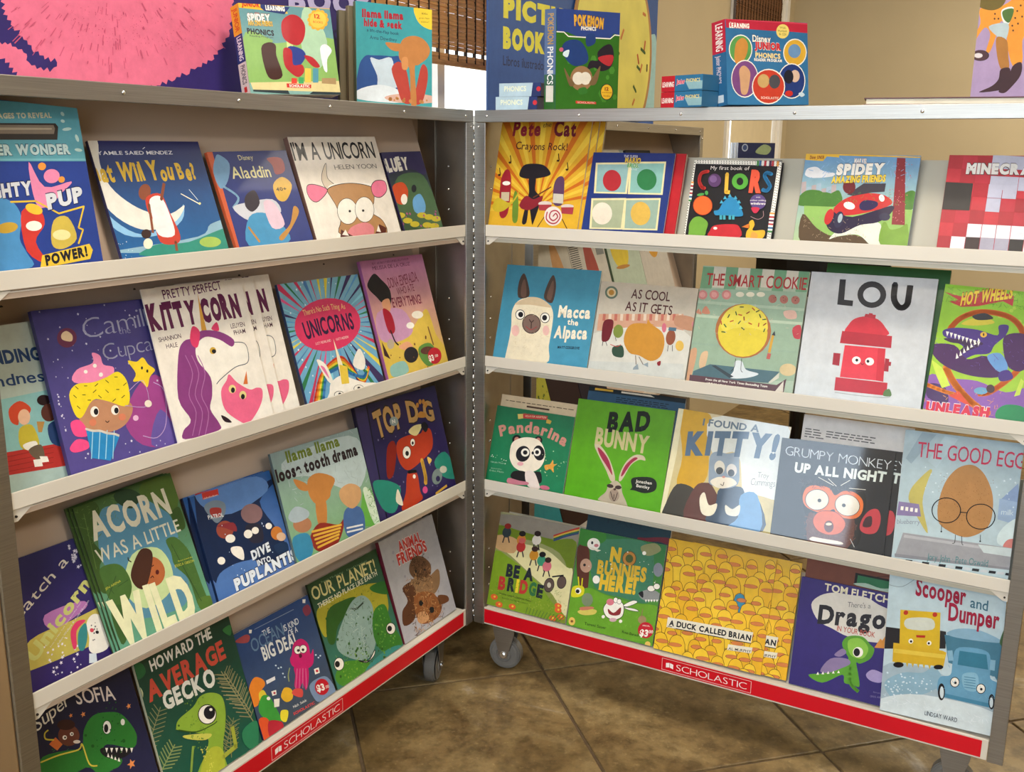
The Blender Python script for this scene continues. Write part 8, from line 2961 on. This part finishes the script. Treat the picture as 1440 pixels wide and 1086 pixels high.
def book(name, label, M, wd, H, T, cov, spine, els, fin, group, kind='hard', cat='book', side_els=None):
    t = thing(name, label, cat, M, group)
    b = .0016 if kind == 'hard' else .0006
    bm = bmesh.new()
    if kind == 'box':
        box(bm, 0, wd, 0, T, 0, H, bev=.0012); mesh('box_body', bm, bookmat(spine), t)
    else:
        box(bm, 0, wd, 0, b, 0, H, bev=b*.35); box(bm, 0, wd, T-b, T, 0, H, bev=b*.35)
        mesh('cover', bm, bookmat(cov), t)
        bm = bmesh.new(); box(bm, -.0004, .0022, 0, T, 0, H, bev=.0006); mesh('spine', bm, bookmat(spine), t)
        ins = .003 if kind == 'hard' else .0003
        bm = bmesh.new(); box(bm, .0024, wd-ins, b+.0001, T-b-.0001, ins, H-ins); mesh('page_block', bm, M_PAGE, t)
    if els:
        artmesh('cover_print', els, wd, H, PR[fin], t)
    if side_els:
        s = artmesh('spine_print', side_els, T, H, PR['matte'], t, y=0); s.matrix_parent_inverse = Matrix(); s.location = (-.0004-.0002, T, 0); s.rotation_euler = (0, 0, -math.pi/2)
    return t
def copytree(o, M):
    r = o.copy(); SC.collection.objects.link(r); r.matrix_world = M
    for ch in o.children:
        c = ch.copy(); SC.collection.objects.link(c); c.parent = r; c.matrix_parent_inverse = ch.matrix_parent_inverse
    return r
GR = {'L1': 'books on the top shelf of the left case', 'L2': 'books on the second shelf of the left case', 'L3': 'books on the third shelf of the left case', 'L4': 'books on the bottom shelf of the left case',
      'R1': 'books on the top shelf of the right case', 'R2': 'books on the second shelf of the right case', 'R3': 'books on the third shelf of the right case', 'R4': 'books on the bottom shelf of the right case'}
# key: (label, thickness, cover colour, spine colour, finish, kind, copies [(dx, label)])
INFO = {
'pup': ('blue and teal book with a window slot and yellow POWER! banner, leftmost on top shelf', .012, '27408f', '62a9b8', 'gloss', 'hard', []),
'moon': ('night-blue book with a crescent moon and golden script reading What Will You Be?', .006, '2b2c5e', '2b2c5e', 'gloss', 'soft', []),
'alad': ('dark blue book with orange braided spine and cream fairy-tale title, beside the crescent moon book', .007, '1f2e72', 'cc5b33', 'gloss', 'soft', []),
'imu': ('white book with a brown cow face and pink ears under tall black lettering', .011, 'e9dfd2', '7a5a50', 'gloss', 'hard', []),
'blu': ('dark forest-coloured book with yellow flowers, rightmost on the top left shelf', .006, '2c2448', '2c2448', 'gloss', 'soft', []),
'hand': ('pale green book with two children on a red brick wall, leftmost on its shelf', .006, 'b9c4ba', 'b9c4ba', 'gloss', 'soft', []),
'cam': ('purple starry book with a cupcake wearing a yellow sprinkled swirl and a small star', .008, '3f3a72', '3f3a72', 'gloss', 'soft', []),
'kit': ('white book with a purple-maned unicorn and a pink cat, front copy of its fanned stack', .003, 'efe4d6', 'efe4d6', 'gloss', 'soft', [(.031, 'white unicorn and pink cat book, middle copy of the fanned stack'), (.0745, 'white unicorn and pink cat book, rearmost copy showing furthest right')]),
'uni': ('blue book with coloured rays, a pink oval title and a rainbow-maned unicorn', .006, '6aa8d0', '2a3a5c', 'gloss', 'soft', []),
'don': ('pink book with a black-haired girl, spilled yellow food and a red price sticker', .008, 'c87fb0', 'a8609a', 'gloss', 'hard', []),
'cat': ('violet book with slanted gold title and white unicorn tail, leftmost on third left shelf', .006, '2e2c66', '2e2c66', 'gloss', 'soft', []),
'aco': ('green leafy book with a large acorn and cream hand-cut title, front copy of its stack', .0034, '4a6a38', '3c4a2a', 'gloss', 'soft', [(-.004, 'green acorn book, second copy in the stack, only its edge showing'), (-.008, 'green acorn book, third copy in the stack, edge showing furthest left')]),
'pat': ('blue underwater book with small dogs and slanted chrome title, front copy', .006, '2a5a9a', '16284c', 'gloss', 'soft', [(-.009, 'blue underwater dogs book, rear copy, dark edge showing on the left')]),
'lla': ('grey-sky book with a striped sweater scene and green and black title lettering', .006, '8fa4a4', '5a6a6a', 'gloss', 'soft', []),
'top': ('dark purple starry book with an orange dog and gold title letters', .010, '2c2250', '1c1638', 'gloss', 'hard', []),
'sof': ('navy book with a green dinosaur and a child rider, leftmost on the bottom left shelf', .006, '1f1e36', '1f1e36', 'gloss', 'soft', []),
'how': ('dark green jungle book with a yellow-green gecko and red and white title', .006, '24402e', 'c8c4a8', 'gloss', 'soft', []),
'oce': ('blue undersea book with a magenta octopus and a red price sticker', .008, '2c4a80', '1a2a50', 'gloss', 'soft', []),
'pla': ('green landscape book with a smiling face in the hills, titled OUR PLANET!', .006, '2c4426', '1c3018', 'gloss', 'soft', []),
'ani': ('grey book with a photo of a kitten and a puppy cuddling', .010, 'a8a4a4', '6a2030', 'gloss', 'hard', []),
'pet': ('yellow and orange sunburst book with musical notes and drums, front copy', .006, 'd8a028', 'b87818', 'gloss', 'soft', [(.014, 'yellow sunburst book, middle copy, its edge showing on the right'), (.026, 'yellow sunburst book, rearmost copy, its edge furthest right')]),
'mar': ('navy book with four framed picture squares on its cover', .005, '223272', '223272', 'gloss', 'soft', []),
'col': ('black board book with dotted white border and rainbow COLORS lettering', .014, '1d1b1f', 'b8a898', 'gloss', 'hard', []),
'spi': ('comic-style book with a red and blue car below a brick-red tower', .006, '6a9ac8', '2a2a40', 'gloss', 'soft', []),
'min': ('red book of pixel blocks with grey blocky title, rightmost on the top right shelf', .008, 'b02c38', 'b02c38', 'gloss', 'soft', []),
'mac': ('blue book with a cream alpaca with dark ears, leftmost on its shelf', .006, '3f8096', 'c8c4b4', 'gloss', 'soft', []),
'coo': ('pale winter street book with a golden potato shape and small dark figures', .006, 'b8ab98', 'e0dcd0', 'gloss', 'soft', []),
'sma': ('mint bakery book with a sprinkled yellow cookie on stacked books', .006, 'a8b49c', 'a8b49c', 'gloss', 'soft', []),
'lou': ('white book with a red fire hydrant under thick black letters', .008, 'c4c4c6', 'c4c4c6', 'gloss', 'soft', []),
'hot': ('lime green book with orange track loop and purple winged creature', .006, '8cc42c', '3a3020', 'gloss', 'soft', []),
'pan': ('dark green book with a black and white panda under pink lettering', .006, '25704c', '25704c', 'gloss', 'soft', []),
'bad': ('bright lime book with a long-eared grey rabbit and dripping black title', .006, '5c9a1c', '4a8a10', 'gloss', 'soft', []),
'fou': ('shiny yellow and white book with a grey cat, glare across its cover', .004, 'd8c8a0', 'c8b878', 'foil', 'soft', []),
'gru': ('shiny black foil book with a wide-eyed orange-faced monkey, front copy', .004, '1c1e24', '1c1e24', 'foil', 'soft', [(.026, 'shiny black monkey book, rear copy showing as a strip on the right')]),
'egg': ('pale blue book with a big brown egg wearing round glasses', .004, 'a8bcc4', 'dfe6e8', 'gloss', 'soft', []),
'bri': ('green meadow book with children on a path, wheelchair and rainbow', .008, '9a9a70', '4a4a30', 'gloss', 'soft', []),
'nob': ('green forest book with yellow letters, white shouting rabbit and red price sticker', .006, '2c7040', '2c7040', 'gloss', 'soft', []),
'duc': ('yellow book packed with rows of ducks and a single blue one, front copy', .004, 'e0b024', 'c89018', 'gloss', 'soft', [(.052, 'yellow duck-pattern book, rear copy showing on the right')]),
'dra': ('violet book with a small green dragon under a torn white title patch', .010, '3a2f74', '3a2f74', 'gloss', 'hard', []),
'sco': ('snowy light blue book with a yellow digger and blue dump truck', .007, 'b8ccd4', 'c8d4d8', 'gloss', 'soft', []),
}
ZLIP = [LZ[0][0], LZ[1][0], LZ[2][0], LZ[3][0]]
for key, info in INFO.items():
    fk, a, b, wd, H, ro, t, d0, els = B[key]
    lab, T, cov, sp, fin, kind, copies = info
    zl = ZLIP[int(fk[1])-1]; ang = frame_of(fk)
    name = 'board_book' if key in ('col',) else 'picture_book'
    o = book(name, lab, place(ang, a, b, d0, zl, t, ro), wd, H, T, cov, sp, els, fin, GR[fk], kind)
    for k, (dx, l2) in enumerate(copies):
        yo = (T+.0004)*(k+1)/math.cos(t)
        c = copytree(o, place(ang, a+dx, b, d0+yo, zl, t, ro)); c['label'] = l2
# books that only show behind others
def plain(key, dx, wd, H, T, cov, sp, els, label, back, fk=None, ro=0, kind='soft', fin='gloss'):
    fk_, a, b, w0, H0, r0, t, d0, _ = B[key]; zl = ZLIP[int(fk_[1])-1]
    return book('picture_book', label, place(frame_of(fk_), a+dx, b, d0+back, zl, t, ro), wd, H, T, cov, sp, els, fin, GR[fk_], kind)
def lines_text(x0, y0, w_, n, rows, col, h=28, seed=1):
    rr = random.Random(seed); out = []
    for r in range(rows):
        x = x0
        while x < x0+w_:
            l = rr.uniform(60, 160); out.append(('P', col, [int(x), int(y0-r*h*2), int(x+l), int(y0-r*h*2), int(x+l), int(y0-r*h*2+h*.8), int(x), int(y0-r*h*2+h*.8)], 0)); x += l+30
    return out
plain('mar', .021, .184, .188, .008, 'b01c24', 'b01c24', [('G', 'b8202a', 'b8202a'), ('P', '8c1820', [1830, 0, 1840, 0, 1840, 1880, 1830, 1880], 0)], 'red book standing behind the navy four-square book, showing as a strip', .0094)
plain('pan', .005, .198, .219, .004, 'c8b090', 'c8b090', [('G', 'c4ac8c', 'cdb898')]+lines_text(120, 2050, 1750, 0, 1, '3a2a20', 20)+[('P', '4a3428', [700, 1960, 1300, 1960, 1300, 2000, 700, 2000], 0)], 'tan book back cover with small print behind the panda book', .0075)
plain('bad', .016, .232, .266, .004, '2a4a62', '1c2c3c', [('G', '2c4f6a', '2c4f6a'), ('P', '18242c', [0, 2560, 2320, 2560, 2320, 2660, 0, 2660], 0), ('P', 'e8b840', [150, 2590, 600, 2600, 600, 2640, 150, 2640], 0), ('P', 'e8e0d0', [800, 2600, 1600, 2600, 1500, 2640, 800, 2640], 0)]+lines_text(700, 2480, 1200, 0, 3, '10202c', 22, 3), 'slate blue back cover with small print behind the lime rabbit book', .0075)
plain('lou', .025, .226, .280, .007, '1f4a1c', '14200f', [('G', '1e5220', '1e5220')], 'dark green book standing behind the white hydrant book', .010)
plain('gru', .031, .212, .268, .005, 'cfcac8', '5a7a90', [('G', 'cfcac6', 'd4cfcb')]+lines_text(60, 2380, 300, 0, 4, '4a4848', 26, 5)+lines_text(480, 2380, 900, 0, 3, '4a4848', 26, 6)+[('E', '1c1c40', [1720, 2120, 70, 0, 0, 70]), ('E', '2a4a8a', [1880, 2120, 90, 0, 0, 40])], 'white printed back cover with blue edge behind the black monkey book', .0098)
plain('nob', .009, .206, .272, .006, '123a4a', '0c2838', [('G', '143c4c', '10323f'), ('P', '6a1828', [1300, 2300, 1500, 2330, 1800, 2400, 2060, 2420, 2060, 2280, 1800, 2300, 1500, 2240, 1320, 2240], 1), ('T', 'FALL', [500, 2480, 1500, 2480, 160, 0], '0c2a3a', .0, None, 0, 0)], 'dark teal book with a red tail behind the forest rabbit book', .0075)
plain('dra', .002, .240, .262, .004, '6a3226', '4a2018', [('G', '6c382a', '74402e'), ('P', '14100e', [980, 2250, 2400, 2250, 2400, 2500, 980, 2500], 0), ('P', '2a7048', [1030, 2250, 2400, 2250, 2400, 2460, 1030, 2460], 0), ('P', 'a8c0b0', [1030, 2250, 1200, 2330, 1500, 2290, 1800, 2350, 2100, 2300, 2400, 2330, 2400, 2250], 1), ('L', '1a1210', 8, [1400, 2500, 1600, 2560, 1800, 2500], 0)], 'brown book with a framed green picture behind the violet dragon book', .0115)

# third case: its books seen through the open one
def c3book(x, row, wd, H, T, cov, els, label, tilt=17, fin='matte'):
    t = math.radians(tilt); zl = LZ[row][0]; d0 = .024 if row < 3 else .018; b0 = (LZ[row][1]+.002-zl)/math.cos(t) if row < 3 else 0
    return book('picture_book', label, place(RA, x, b0, d0, zl, t, 0), wd, H, T, cov, cov, els, fin, 'books in the third case behind', 'soft')
c3book(.765, 0, .19, .20, .01, 'c8ccc8', [('G', '8aa4ac', 'a8b8b8'), ('E', 'dcd8cc', [1000, 1750, 700, 0, 0, 480]), ('P', '3a3a40', [500, 1700, 640, 1720, 640, 1850, 500, 1830], 0), ('P', '3a3a40', [760, 1700, 1300, 1720, 1300, 1830, 760, 1830], 0)], 'pale book with a round white shape, behind the navy four-square book')
c3book(.975, 0, .19, .20, .01, '24262c', [('G', '20242a', '20242a'), ('T', 'HUMPHREY', [150, 1650, 1700, 1650, 200, 0], 'c8ccc4', .03, None, 0, 0)], 'black book with white block lettering, seen through the open case')
c3book(.385, 1, .233, .285, .006, 'c4c0b4', [('G', 'b4b0a4', 'c0bcb0'), ('P', 'c0905c', [1250, 1200, 1300, 2300, 1500, 2480, 1750, 2100, 1900, 1200], 1), ('T', 'we view', [300, 2560, 1500, 2560, 130, 0], '7a6a6a', -.01, None, 0, 1)], 'off-white book with a tan ear shape, furthest left seen through the gap')
c3book(.621, 1, .228, .285, .006, 'c4c0b8', [('G', 'b8b4aa', 'c4c0b6'), ('P', '9a4038', [900, 1200, 950, 2300, 1200, 2480, 1450, 2100, 1600, 1200], 1)]+[('P', '3a3a3a', [40, 1500+k*60, 600, 1520+k*60, 600, 1545+k*60, 40, 1525+k*60], 0) for k in range(20)]+[('P', '7c8080', [1700, 1900, 2200, 1900, 2200, 2400, 1700, 2400], 0)], 'off-white book with a dark red ear shape and comb of stripes, seen through the gap')
c3book(.852, 1, .245, .285, .010, '1c3a24', [('G', 'a8b8a4', 'b0bcac'), ('P', '1c3a24', [0, 0, 130, 0, 130, 2850, 0, 2850], 0), ('E', 'd0b838', [1000, 1950, 620, 0, 0, 620]), ('E', 'b07c3c', [1000, 1400, 500, 0, 0, 60])], 'mint book with a yellow cookie, seen small through the gap')
c3book(1.10, 1, .22, .275, .006, 'b8b4ac', [('G', 'b8b2a8', 'bcb6ac'), ('E', 'c08c30', [1100, 1900, 420, 0, 0, 420]), ('E', '5a1c20', [400, 2000, 160, 0, 0, 260]), ('E', '5a2c20', [1700, 2100, 160, 0, 0, 260])], 'pale book with golden potato shape, seen small through the gap')
c3book(.39, 2, .083, .285, .006, 'c8c850', [('G', 'b8b840', 'c4c44c')]+[('R', 30, 3, '4a6a2c', 60, [0, 1200, 850, 2800], 's')], 'yellow-green book edge glimpsed above the panda book')
c3book(.476, 2, .17, .28, .006, '2a1418', [('G', '2c181c', '2c181c'), ('T', 'Eyes', [200, 2350, 900, 2380, 190, 0], 'e0d8d0', .0, None, 0, 1), ('T', 'du', [300, 2050, 700, 2060, 130, 0], 'e0d8d0', .0, None, 0, 1), ('P', 'c06a78', [1050, 1900, 1100, 2500, 1300, 2500, 1350, 1900], 1)], 'dark maroon book with white script, glimpsed above the panda book')
c3book(.65, 2, .17, .285, .006, '201c30', [('G', '241c24', '202038'), ('E', 'd8d0c8', [400, 2500, 90, 0, 0, 200]), ('P', 'b86a34', [500, 1800, 700, 2100, 900, 1800], 1)], 'dark book with an orange patch, glimpsed above the lime rabbit book')
c3book(.385, 3, .14, .27, .006, '2a8a94', [('G', '2a8a94', '3494a0'), ('E', 'b02c2c', [450, 2050, 300, 0, 0, 300]), ('P', 'e8e4d8', [1000, 1600, 1060, 1600, 1060, 2700, 1000, 2700], 0), ('P', 'e8e4d8', [1150, 1600, 1190, 1600, 1190, 2700, 1150, 2700], 0)], 'teal book with a red apple shape, glimpsed above the meadow book')
c3book(.53, 3, .22, .27, .006, '2c1814', [('G', '301a16', '301a16'), ('P', 'e8e4dc', [900, 1700, 950, 2300, 1000, 1950, 1150, 2250, 1250, 1700], 0)], 'dark brown book with jagged white shape, glimpsed above the meadow book')

# ---------------------------------------------------------------- things standing on top of the cases
def topbox(key, name, label, T, cov, sp, kind, side, cat='book', fin='gloss'):
    ang, a, b, wd, H, ro, t, d0, els = B[key]
    return book(name, label, place(ang, a, max(b, T*math.sin(t)+max(0, -wd*math.sin(ro))+.0004), d0, ZT, t, ro), wd, H, T, cov, sp, els, fin, 'boxes and books on top of the cases', kind, cat, side)
def sd(T, H, els): return els
t_ = int(.042*1e4)
def vtext(s, z0, z1, col, T, h=None, b=.02):   # vertical spine text reading downwards
    return ('T', s, [int(T*1e4*.28), z1, int(T*1e4*.28)+1, z0, h or int(T*1e4*.5), 0], col, b, None, 0, 0)
topbox('phx', 'phonics_box', 'yellow-topped phonics box with blue LEARNING tab, on top of the left case', .034, 'e8b02c', 'd8c8b8', 'box',
       [('G', 'd8ccc4', 'd8ccc4'), ('P', 'e0a028', [0, 1020, 340, 1020, 340, 1553, 0, 1553], 0), ('P', '26366e', [0, 560, 340, 560, 340, 1030, 0, 1030], 0), vtext('LEARNING', 600, 1000, 'f0f0f0', .034), vtext('JUNIOR', 1080, 1480, 'c8401c', .034), vtext('PHONICS', 200, 520, '3a3040', .034), ('P', 'c83028', [120, 60, 240, 60, 240, 150, 120, 150], 0)], 'box')
topbox('llb', 'board_book', 'turquoise board book with a bed, red pyjamas and a yellow corner spot', .012, '3a9aa4', '6a7a58', 'hard', None)
topbox('pkm', 'phonics_box', 'green and blue phonics box with a round owl shape, standing before the blue sign', .036, '2c4488', '3a5a9a', 'box',
       [('G', '2f6a1c', '34507c'), ('P', '5a74a0', [0, 700, 360, 700, 360, 2000, 0, 2000], 0), vtext('PHONICS', 500, 1250, 'f4f4f0', .036), vtext('POKEMON', 1300, 1900, 'c8a050', .036), ('P', 'e8e4d8', [60, 150, 300, 150, 300, 480, 60, 480], 0)], 'box')
topbox('djb', 'phonics_box', 'red and teal phonics box with five picture ovals, standing upright on the right case', .040, '2f6a98', '2f6a98', 'box',
       [('G', '2a6490', '2a6490'), ('P', 'b8243c', [0, 980, 400, 980, 400, 1600, 0, 1600], 0), vtext('LEARNING', 1020, 1520, 'f4efe8', .040), vtext('Junior PHONICS', 420, 940, 'd8c8d0', .040, 130), ('P', 'c8d4dc', [100, 60, 300, 60, 300, 200, 100, 200], 0)], 'box')
# two board books behind the turquoise one
for k, (dx, lab) in enumerate(((-.010, 'brown-edged board book just behind the turquoise one'), (-.024, 'olive-edged board book, rearmost of those behind the turquoise one'))):
    ang, a, b, wd, H, ro, t, d0, els = B['llb']
    book('board_book', lab, place(ang, a+dx, .005, d0+.0135*(k+1), ZT, t, ro), wd, H-.008-.008*k, .012, '6a6048', ('8a7a58', '5e5a40')[k], None, 'gloss', 'boxes and books on top of the cases', 'hard')
# flat stacked boxes
def flatbox(name, label, P0, phi, wx, dy, hz, z, col, front, group):
    M = Matrix.Translation((P0[0], P0[1], z)) @ Matrix.Rotation(phi, 4, 'Z')
    t = thing(name, label, 'box', M, group); bm = bmesh.new(); box(bm, 0, wx, 0, dy, 0, hz, bev=.001); mesh('box_body', bm, bookmat(col), t)
    artmesh('spine_print', front, wx, hz, PR['gloss'], t); return t
for k in range(2):
    fr_ = [('G', '2a6a94', '2f7098'), ('P', 'b8202c', [0, 0, 340, 0, 340, 300, 0, 300], 0), ('T', 'LEARNING', [25, 90, 315, 90, 90, 0], 'f0ece4', .03, None, 0, 0), ('P', '8ab0b8', [700, 30, 1180, 30, 1120, 180, 600, 180], 0), ('T', 'Junior', [380, 140, 590, 140, 80, 0], 'e04050', .04, 'f0e8e8', .09, 0), ('T', 'PHONICS', [620, 165, 960, 165, 60, 0], 'e0d080', .02, None, 0, 0)]
    flatbox('phonics_box', ('red and teal box lying flat beside the upright red one, lower of two', 'red and teal box lying flat beside the upright red one, upper of two')[k], (0.3780, -0.2008), -.86, .102, .05, .0295, ZT+.0302*k, '2a6288', fr_, 'red and teal boxes lying flat')
for k in range(2):
    fr_ = [('G', '1f2f5e', '24366c'), ('P', 'b4ccd8', [0, 0, 760, 0, 800, 300, 0, 300], 0), ('T', 'PHONICS', [120, 110, 640, 110, 100, 0], 'e8ecd0', .03, None, 0, 0), ('E', 'c02c34', [930, 150, 50, 0, 0, 50]), ('E', 'c02c34', [1030, 150, 40, 0, 0, 40])]
    flatbox('phonics_box', ('pale blue box lying flat in front of the blue sign, lower of two', 'pale blue box lying flat in front of the blue sign, upper of two')[k], (0.0484, -0.0137)if k == 0 else (0.0558, -0.0110), -.45, .098, .05, .0275, ZT+.0282*k, '223058', fr_, 'pale blue boxes lying flat')
# big flat book on the right
ang = RB
bk = book('picture_book', 'wide thin book lying flat at the right end on top of the case', RMB @ Matrix.Translation((.845, .035, ZT+.0005)) @ Matrix.Rotation(math.radians(90), 4, 'X') @ Matrix.Rotation(math.radians(8), 4, 'Y'), .30, .0, .0, 'x', 'x', None, 'gloss', 'x') if False else None
t = thing('picture_book', 'wide thin book lying flat at the right end on top of the case', 'book', RMB @ Matrix.Translation((.815, .012, ZT)) @ Matrix.Rotation(math.radians(9), 4, 'Z'), 'boxes and books on top of the cases')
bm = bmesh.new(); box(bm, 0, .29, 0, .085, 0, .002, bev=.0006); box(bm, 0, .29, 0, .085, .011, .013, bev=.0006); mesh('cover', bm, bookmat('5a3034'), t)
bm = bmesh.new(); box(bm, .004, .287, .003, .083, .0022, .0108); mesh('page_block', bm, M_PAGE, t)
# header signs
def sign(key, label, T, col):
    ang, a, b, wd, H, ro, t, d0, els = B[key]
    th = thing('header_sign', label, 'sign', place(ang, a, b, d0, ZT, t, ro), 'header signs on top of the cases')
    bm = bmesh.new(); box(bm, 0, wd, 0, T, 0, H, bev=.0008); mesh('board', bm, bookmat(col), th)
    artmesh('sign_print', els, wd, H, PR['matte'], th); return th
sign('sgp', 'purple header sign with a huge pink furry shape on top of the left case', .005, '2c2258')
sg = sign('sgb', 'blue header sign reading PICTURE BOOKS with a yellow cookie cut-out at its right', .005, '2f5088')
sign('sgr', 'lilac header sign with a spotted orange animal by a grey door, top right', .005, '8a7a9a')
# raised cookie cut-out on the blue sign
def disc(bm, cx, cz, r, y0, y1, n=64):
    P = [(cx+r*math.cos(2*math.pi*k/n), cz+r*1.08*math.sin(2*math.pi*k/n)) for k in range(n)]; P = [p for p in P if p[1] > .001]
    P = sorted(P, key=lambda p: (math.atan2(p[1]-cz, p[0]-cx)+math.pi/2) % (2*math.pi))
    prism(bm, P, 'y', y0, y1)
bm = bmesh.new(); disc(bm, .667, .19, .262, -.010, -.004); rim = mesh('cookie_cutout', bm, mat('cookie_brown', 'a87840', .5, noise=.08, nscale=20), sg)
bm = bmesh.new(); disc(bm, .661, .19, .248, -.0125, -.0101); ic = mesh('icing', bm, mat('cookie_icing', 'd8cc5c', .5, noise=.12, nscale=9), rim)
els = []; rr = random.Random(12)
for k in range(34):
    a_ = rr.uniform(0, 6.28); r_ = math.sqrt(rr.random())*2300; x, z = 2500+r_*math.cos(a_), 1900+r_*math.sin(a_); q = rr.uniform(0, 3.14); l = rr.uniform(90, 190)
    els.append(('L', rr.choice(('3a5a20', 'b8502c', '5a4a1c', 'c87a40')), 90, [int(x-l*math.cos(q)), int(z-l*math.sin(q)), int(x+l*math.cos(q)), int(z+l*math.sin(q))], 0))
spk = artmesh('sprinkles', els, .50, .45, PR['matte'], rim, y=0); spk.location = (.411, -.0127, 0); spk['kind'] = 'stuff'

# small upright book stack on the far window sill
for k in range(3):
    M = RM @ Matrix.Translation((2.68, RY1-.02, 1.191)) @ Matrix.Rotation(-.75, 4, 'Z') @ Matrix.Translation((-.012*k, .0085*k, 0))
    els = [('G', '242a4c', '242a4c'), ('E', '9aa4b8', [350, 900, 160, 0, 0, 170]), ('E', '3a4a74', [350, 900, 110, 0, 0, 120]), ('P', 'c8404c', [200, 1180, 500, 1180, 500, 1230, 200, 1230], 0), ('P', '8a9a70', [900, 700, 1300, 1050, 1700, 900, 1500, 600], 1)] if k == 0 else [('G', 'c8d0dc', 'c8d0dc')]
    book('picture_book', ('dark blue book with a badge on the far window sill', 'white book edge just behind the badge book on the sill', 'white book edge rearmost on the far sill')[k], M, .19, .112, .007, '242a4c' if k == 0 else 'c8d0dc', 'c8ccd8', els, 'gloss', 'books on the far window sill', 'soft')

# black office chair standing behind the open case
ch = thing('office_chair', 'glossy black office chair behind the open case, glimpsed between its shelves', 'chair', Matrix.Translation((1.10, 1.18, 0)) @ Matrix.Rotation(math.radians(-25), 4, 'Z'))
bm = bmesh.new(); pts = []
for k in range(9):
    a_ = -1+k/4; pts.append((a_*.24, .30+.05*(1-a_*a_)*-1))
n = len(pts)
for z0, z1, in ((.50, .885),):
    P = pts+[(x, y+.035) for x, y in reversed(pts)]; prism(bm, P, 'z', z0, z1)
mesh('backrest', bm, M_BLACK, ch)
bm = bmesh.new()
for k in range(8): cyl(bm, (pts[k][0], pts[k][1]+.0175, .885), (pts[k+1][0], pts[k+1][1]+.0175, .885), .022, seg=14)
mesh('top_roll', bm, M_BLACK, ch, True)
bm = bmesh.new(); box(bm, -.25, .25, -.22, .26, .42, .50, bev=.03); mesh('seat', bm, M_BLACK, ch)
bm = bmesh.new(); cyl(bm, (0, 0, .09), (0, 0, .42), .028, seg=14); box(bm, -.03, .03, .2, .31, .40, .62); mesh('column', bm, M_BLACK, ch)
for k in range(5):
    a_ = k*2*math.pi/5; bm = bmesh.new(); cyl(bm, (.03*math.cos(a_), .03*math.sin(a_), .10), (.29*math.cos(a_), .29*math.sin(a_), .07), .022, .015, seg=10); lg = mesh('leg', bm, M_BLACK, ch, True)
    bm = bmesh.new(); x, y = .28*math.cos(a_), .28*math.sin(a_); cyl(bm, (x-.02*math.sin(a_), y+.02*math.cos(a_), .028), (x+.02*math.sin(a_), y-.02*math.cos(a_), .028), .028, seg=18); mesh('caster_wheel', bm, M_BLACK, lg, True)
for sx_ in (-1, 1):
    bm = bmesh.new(); box(bm, sx_*.27-.025, sx_*.27+.025, -.12, .18, .66, .685, bev=.01); box(bm, sx_*.27-.015, sx_*.27+.015, .0, .04, .45, .66); mesh('armrest', bm, M_BLACK, ch)
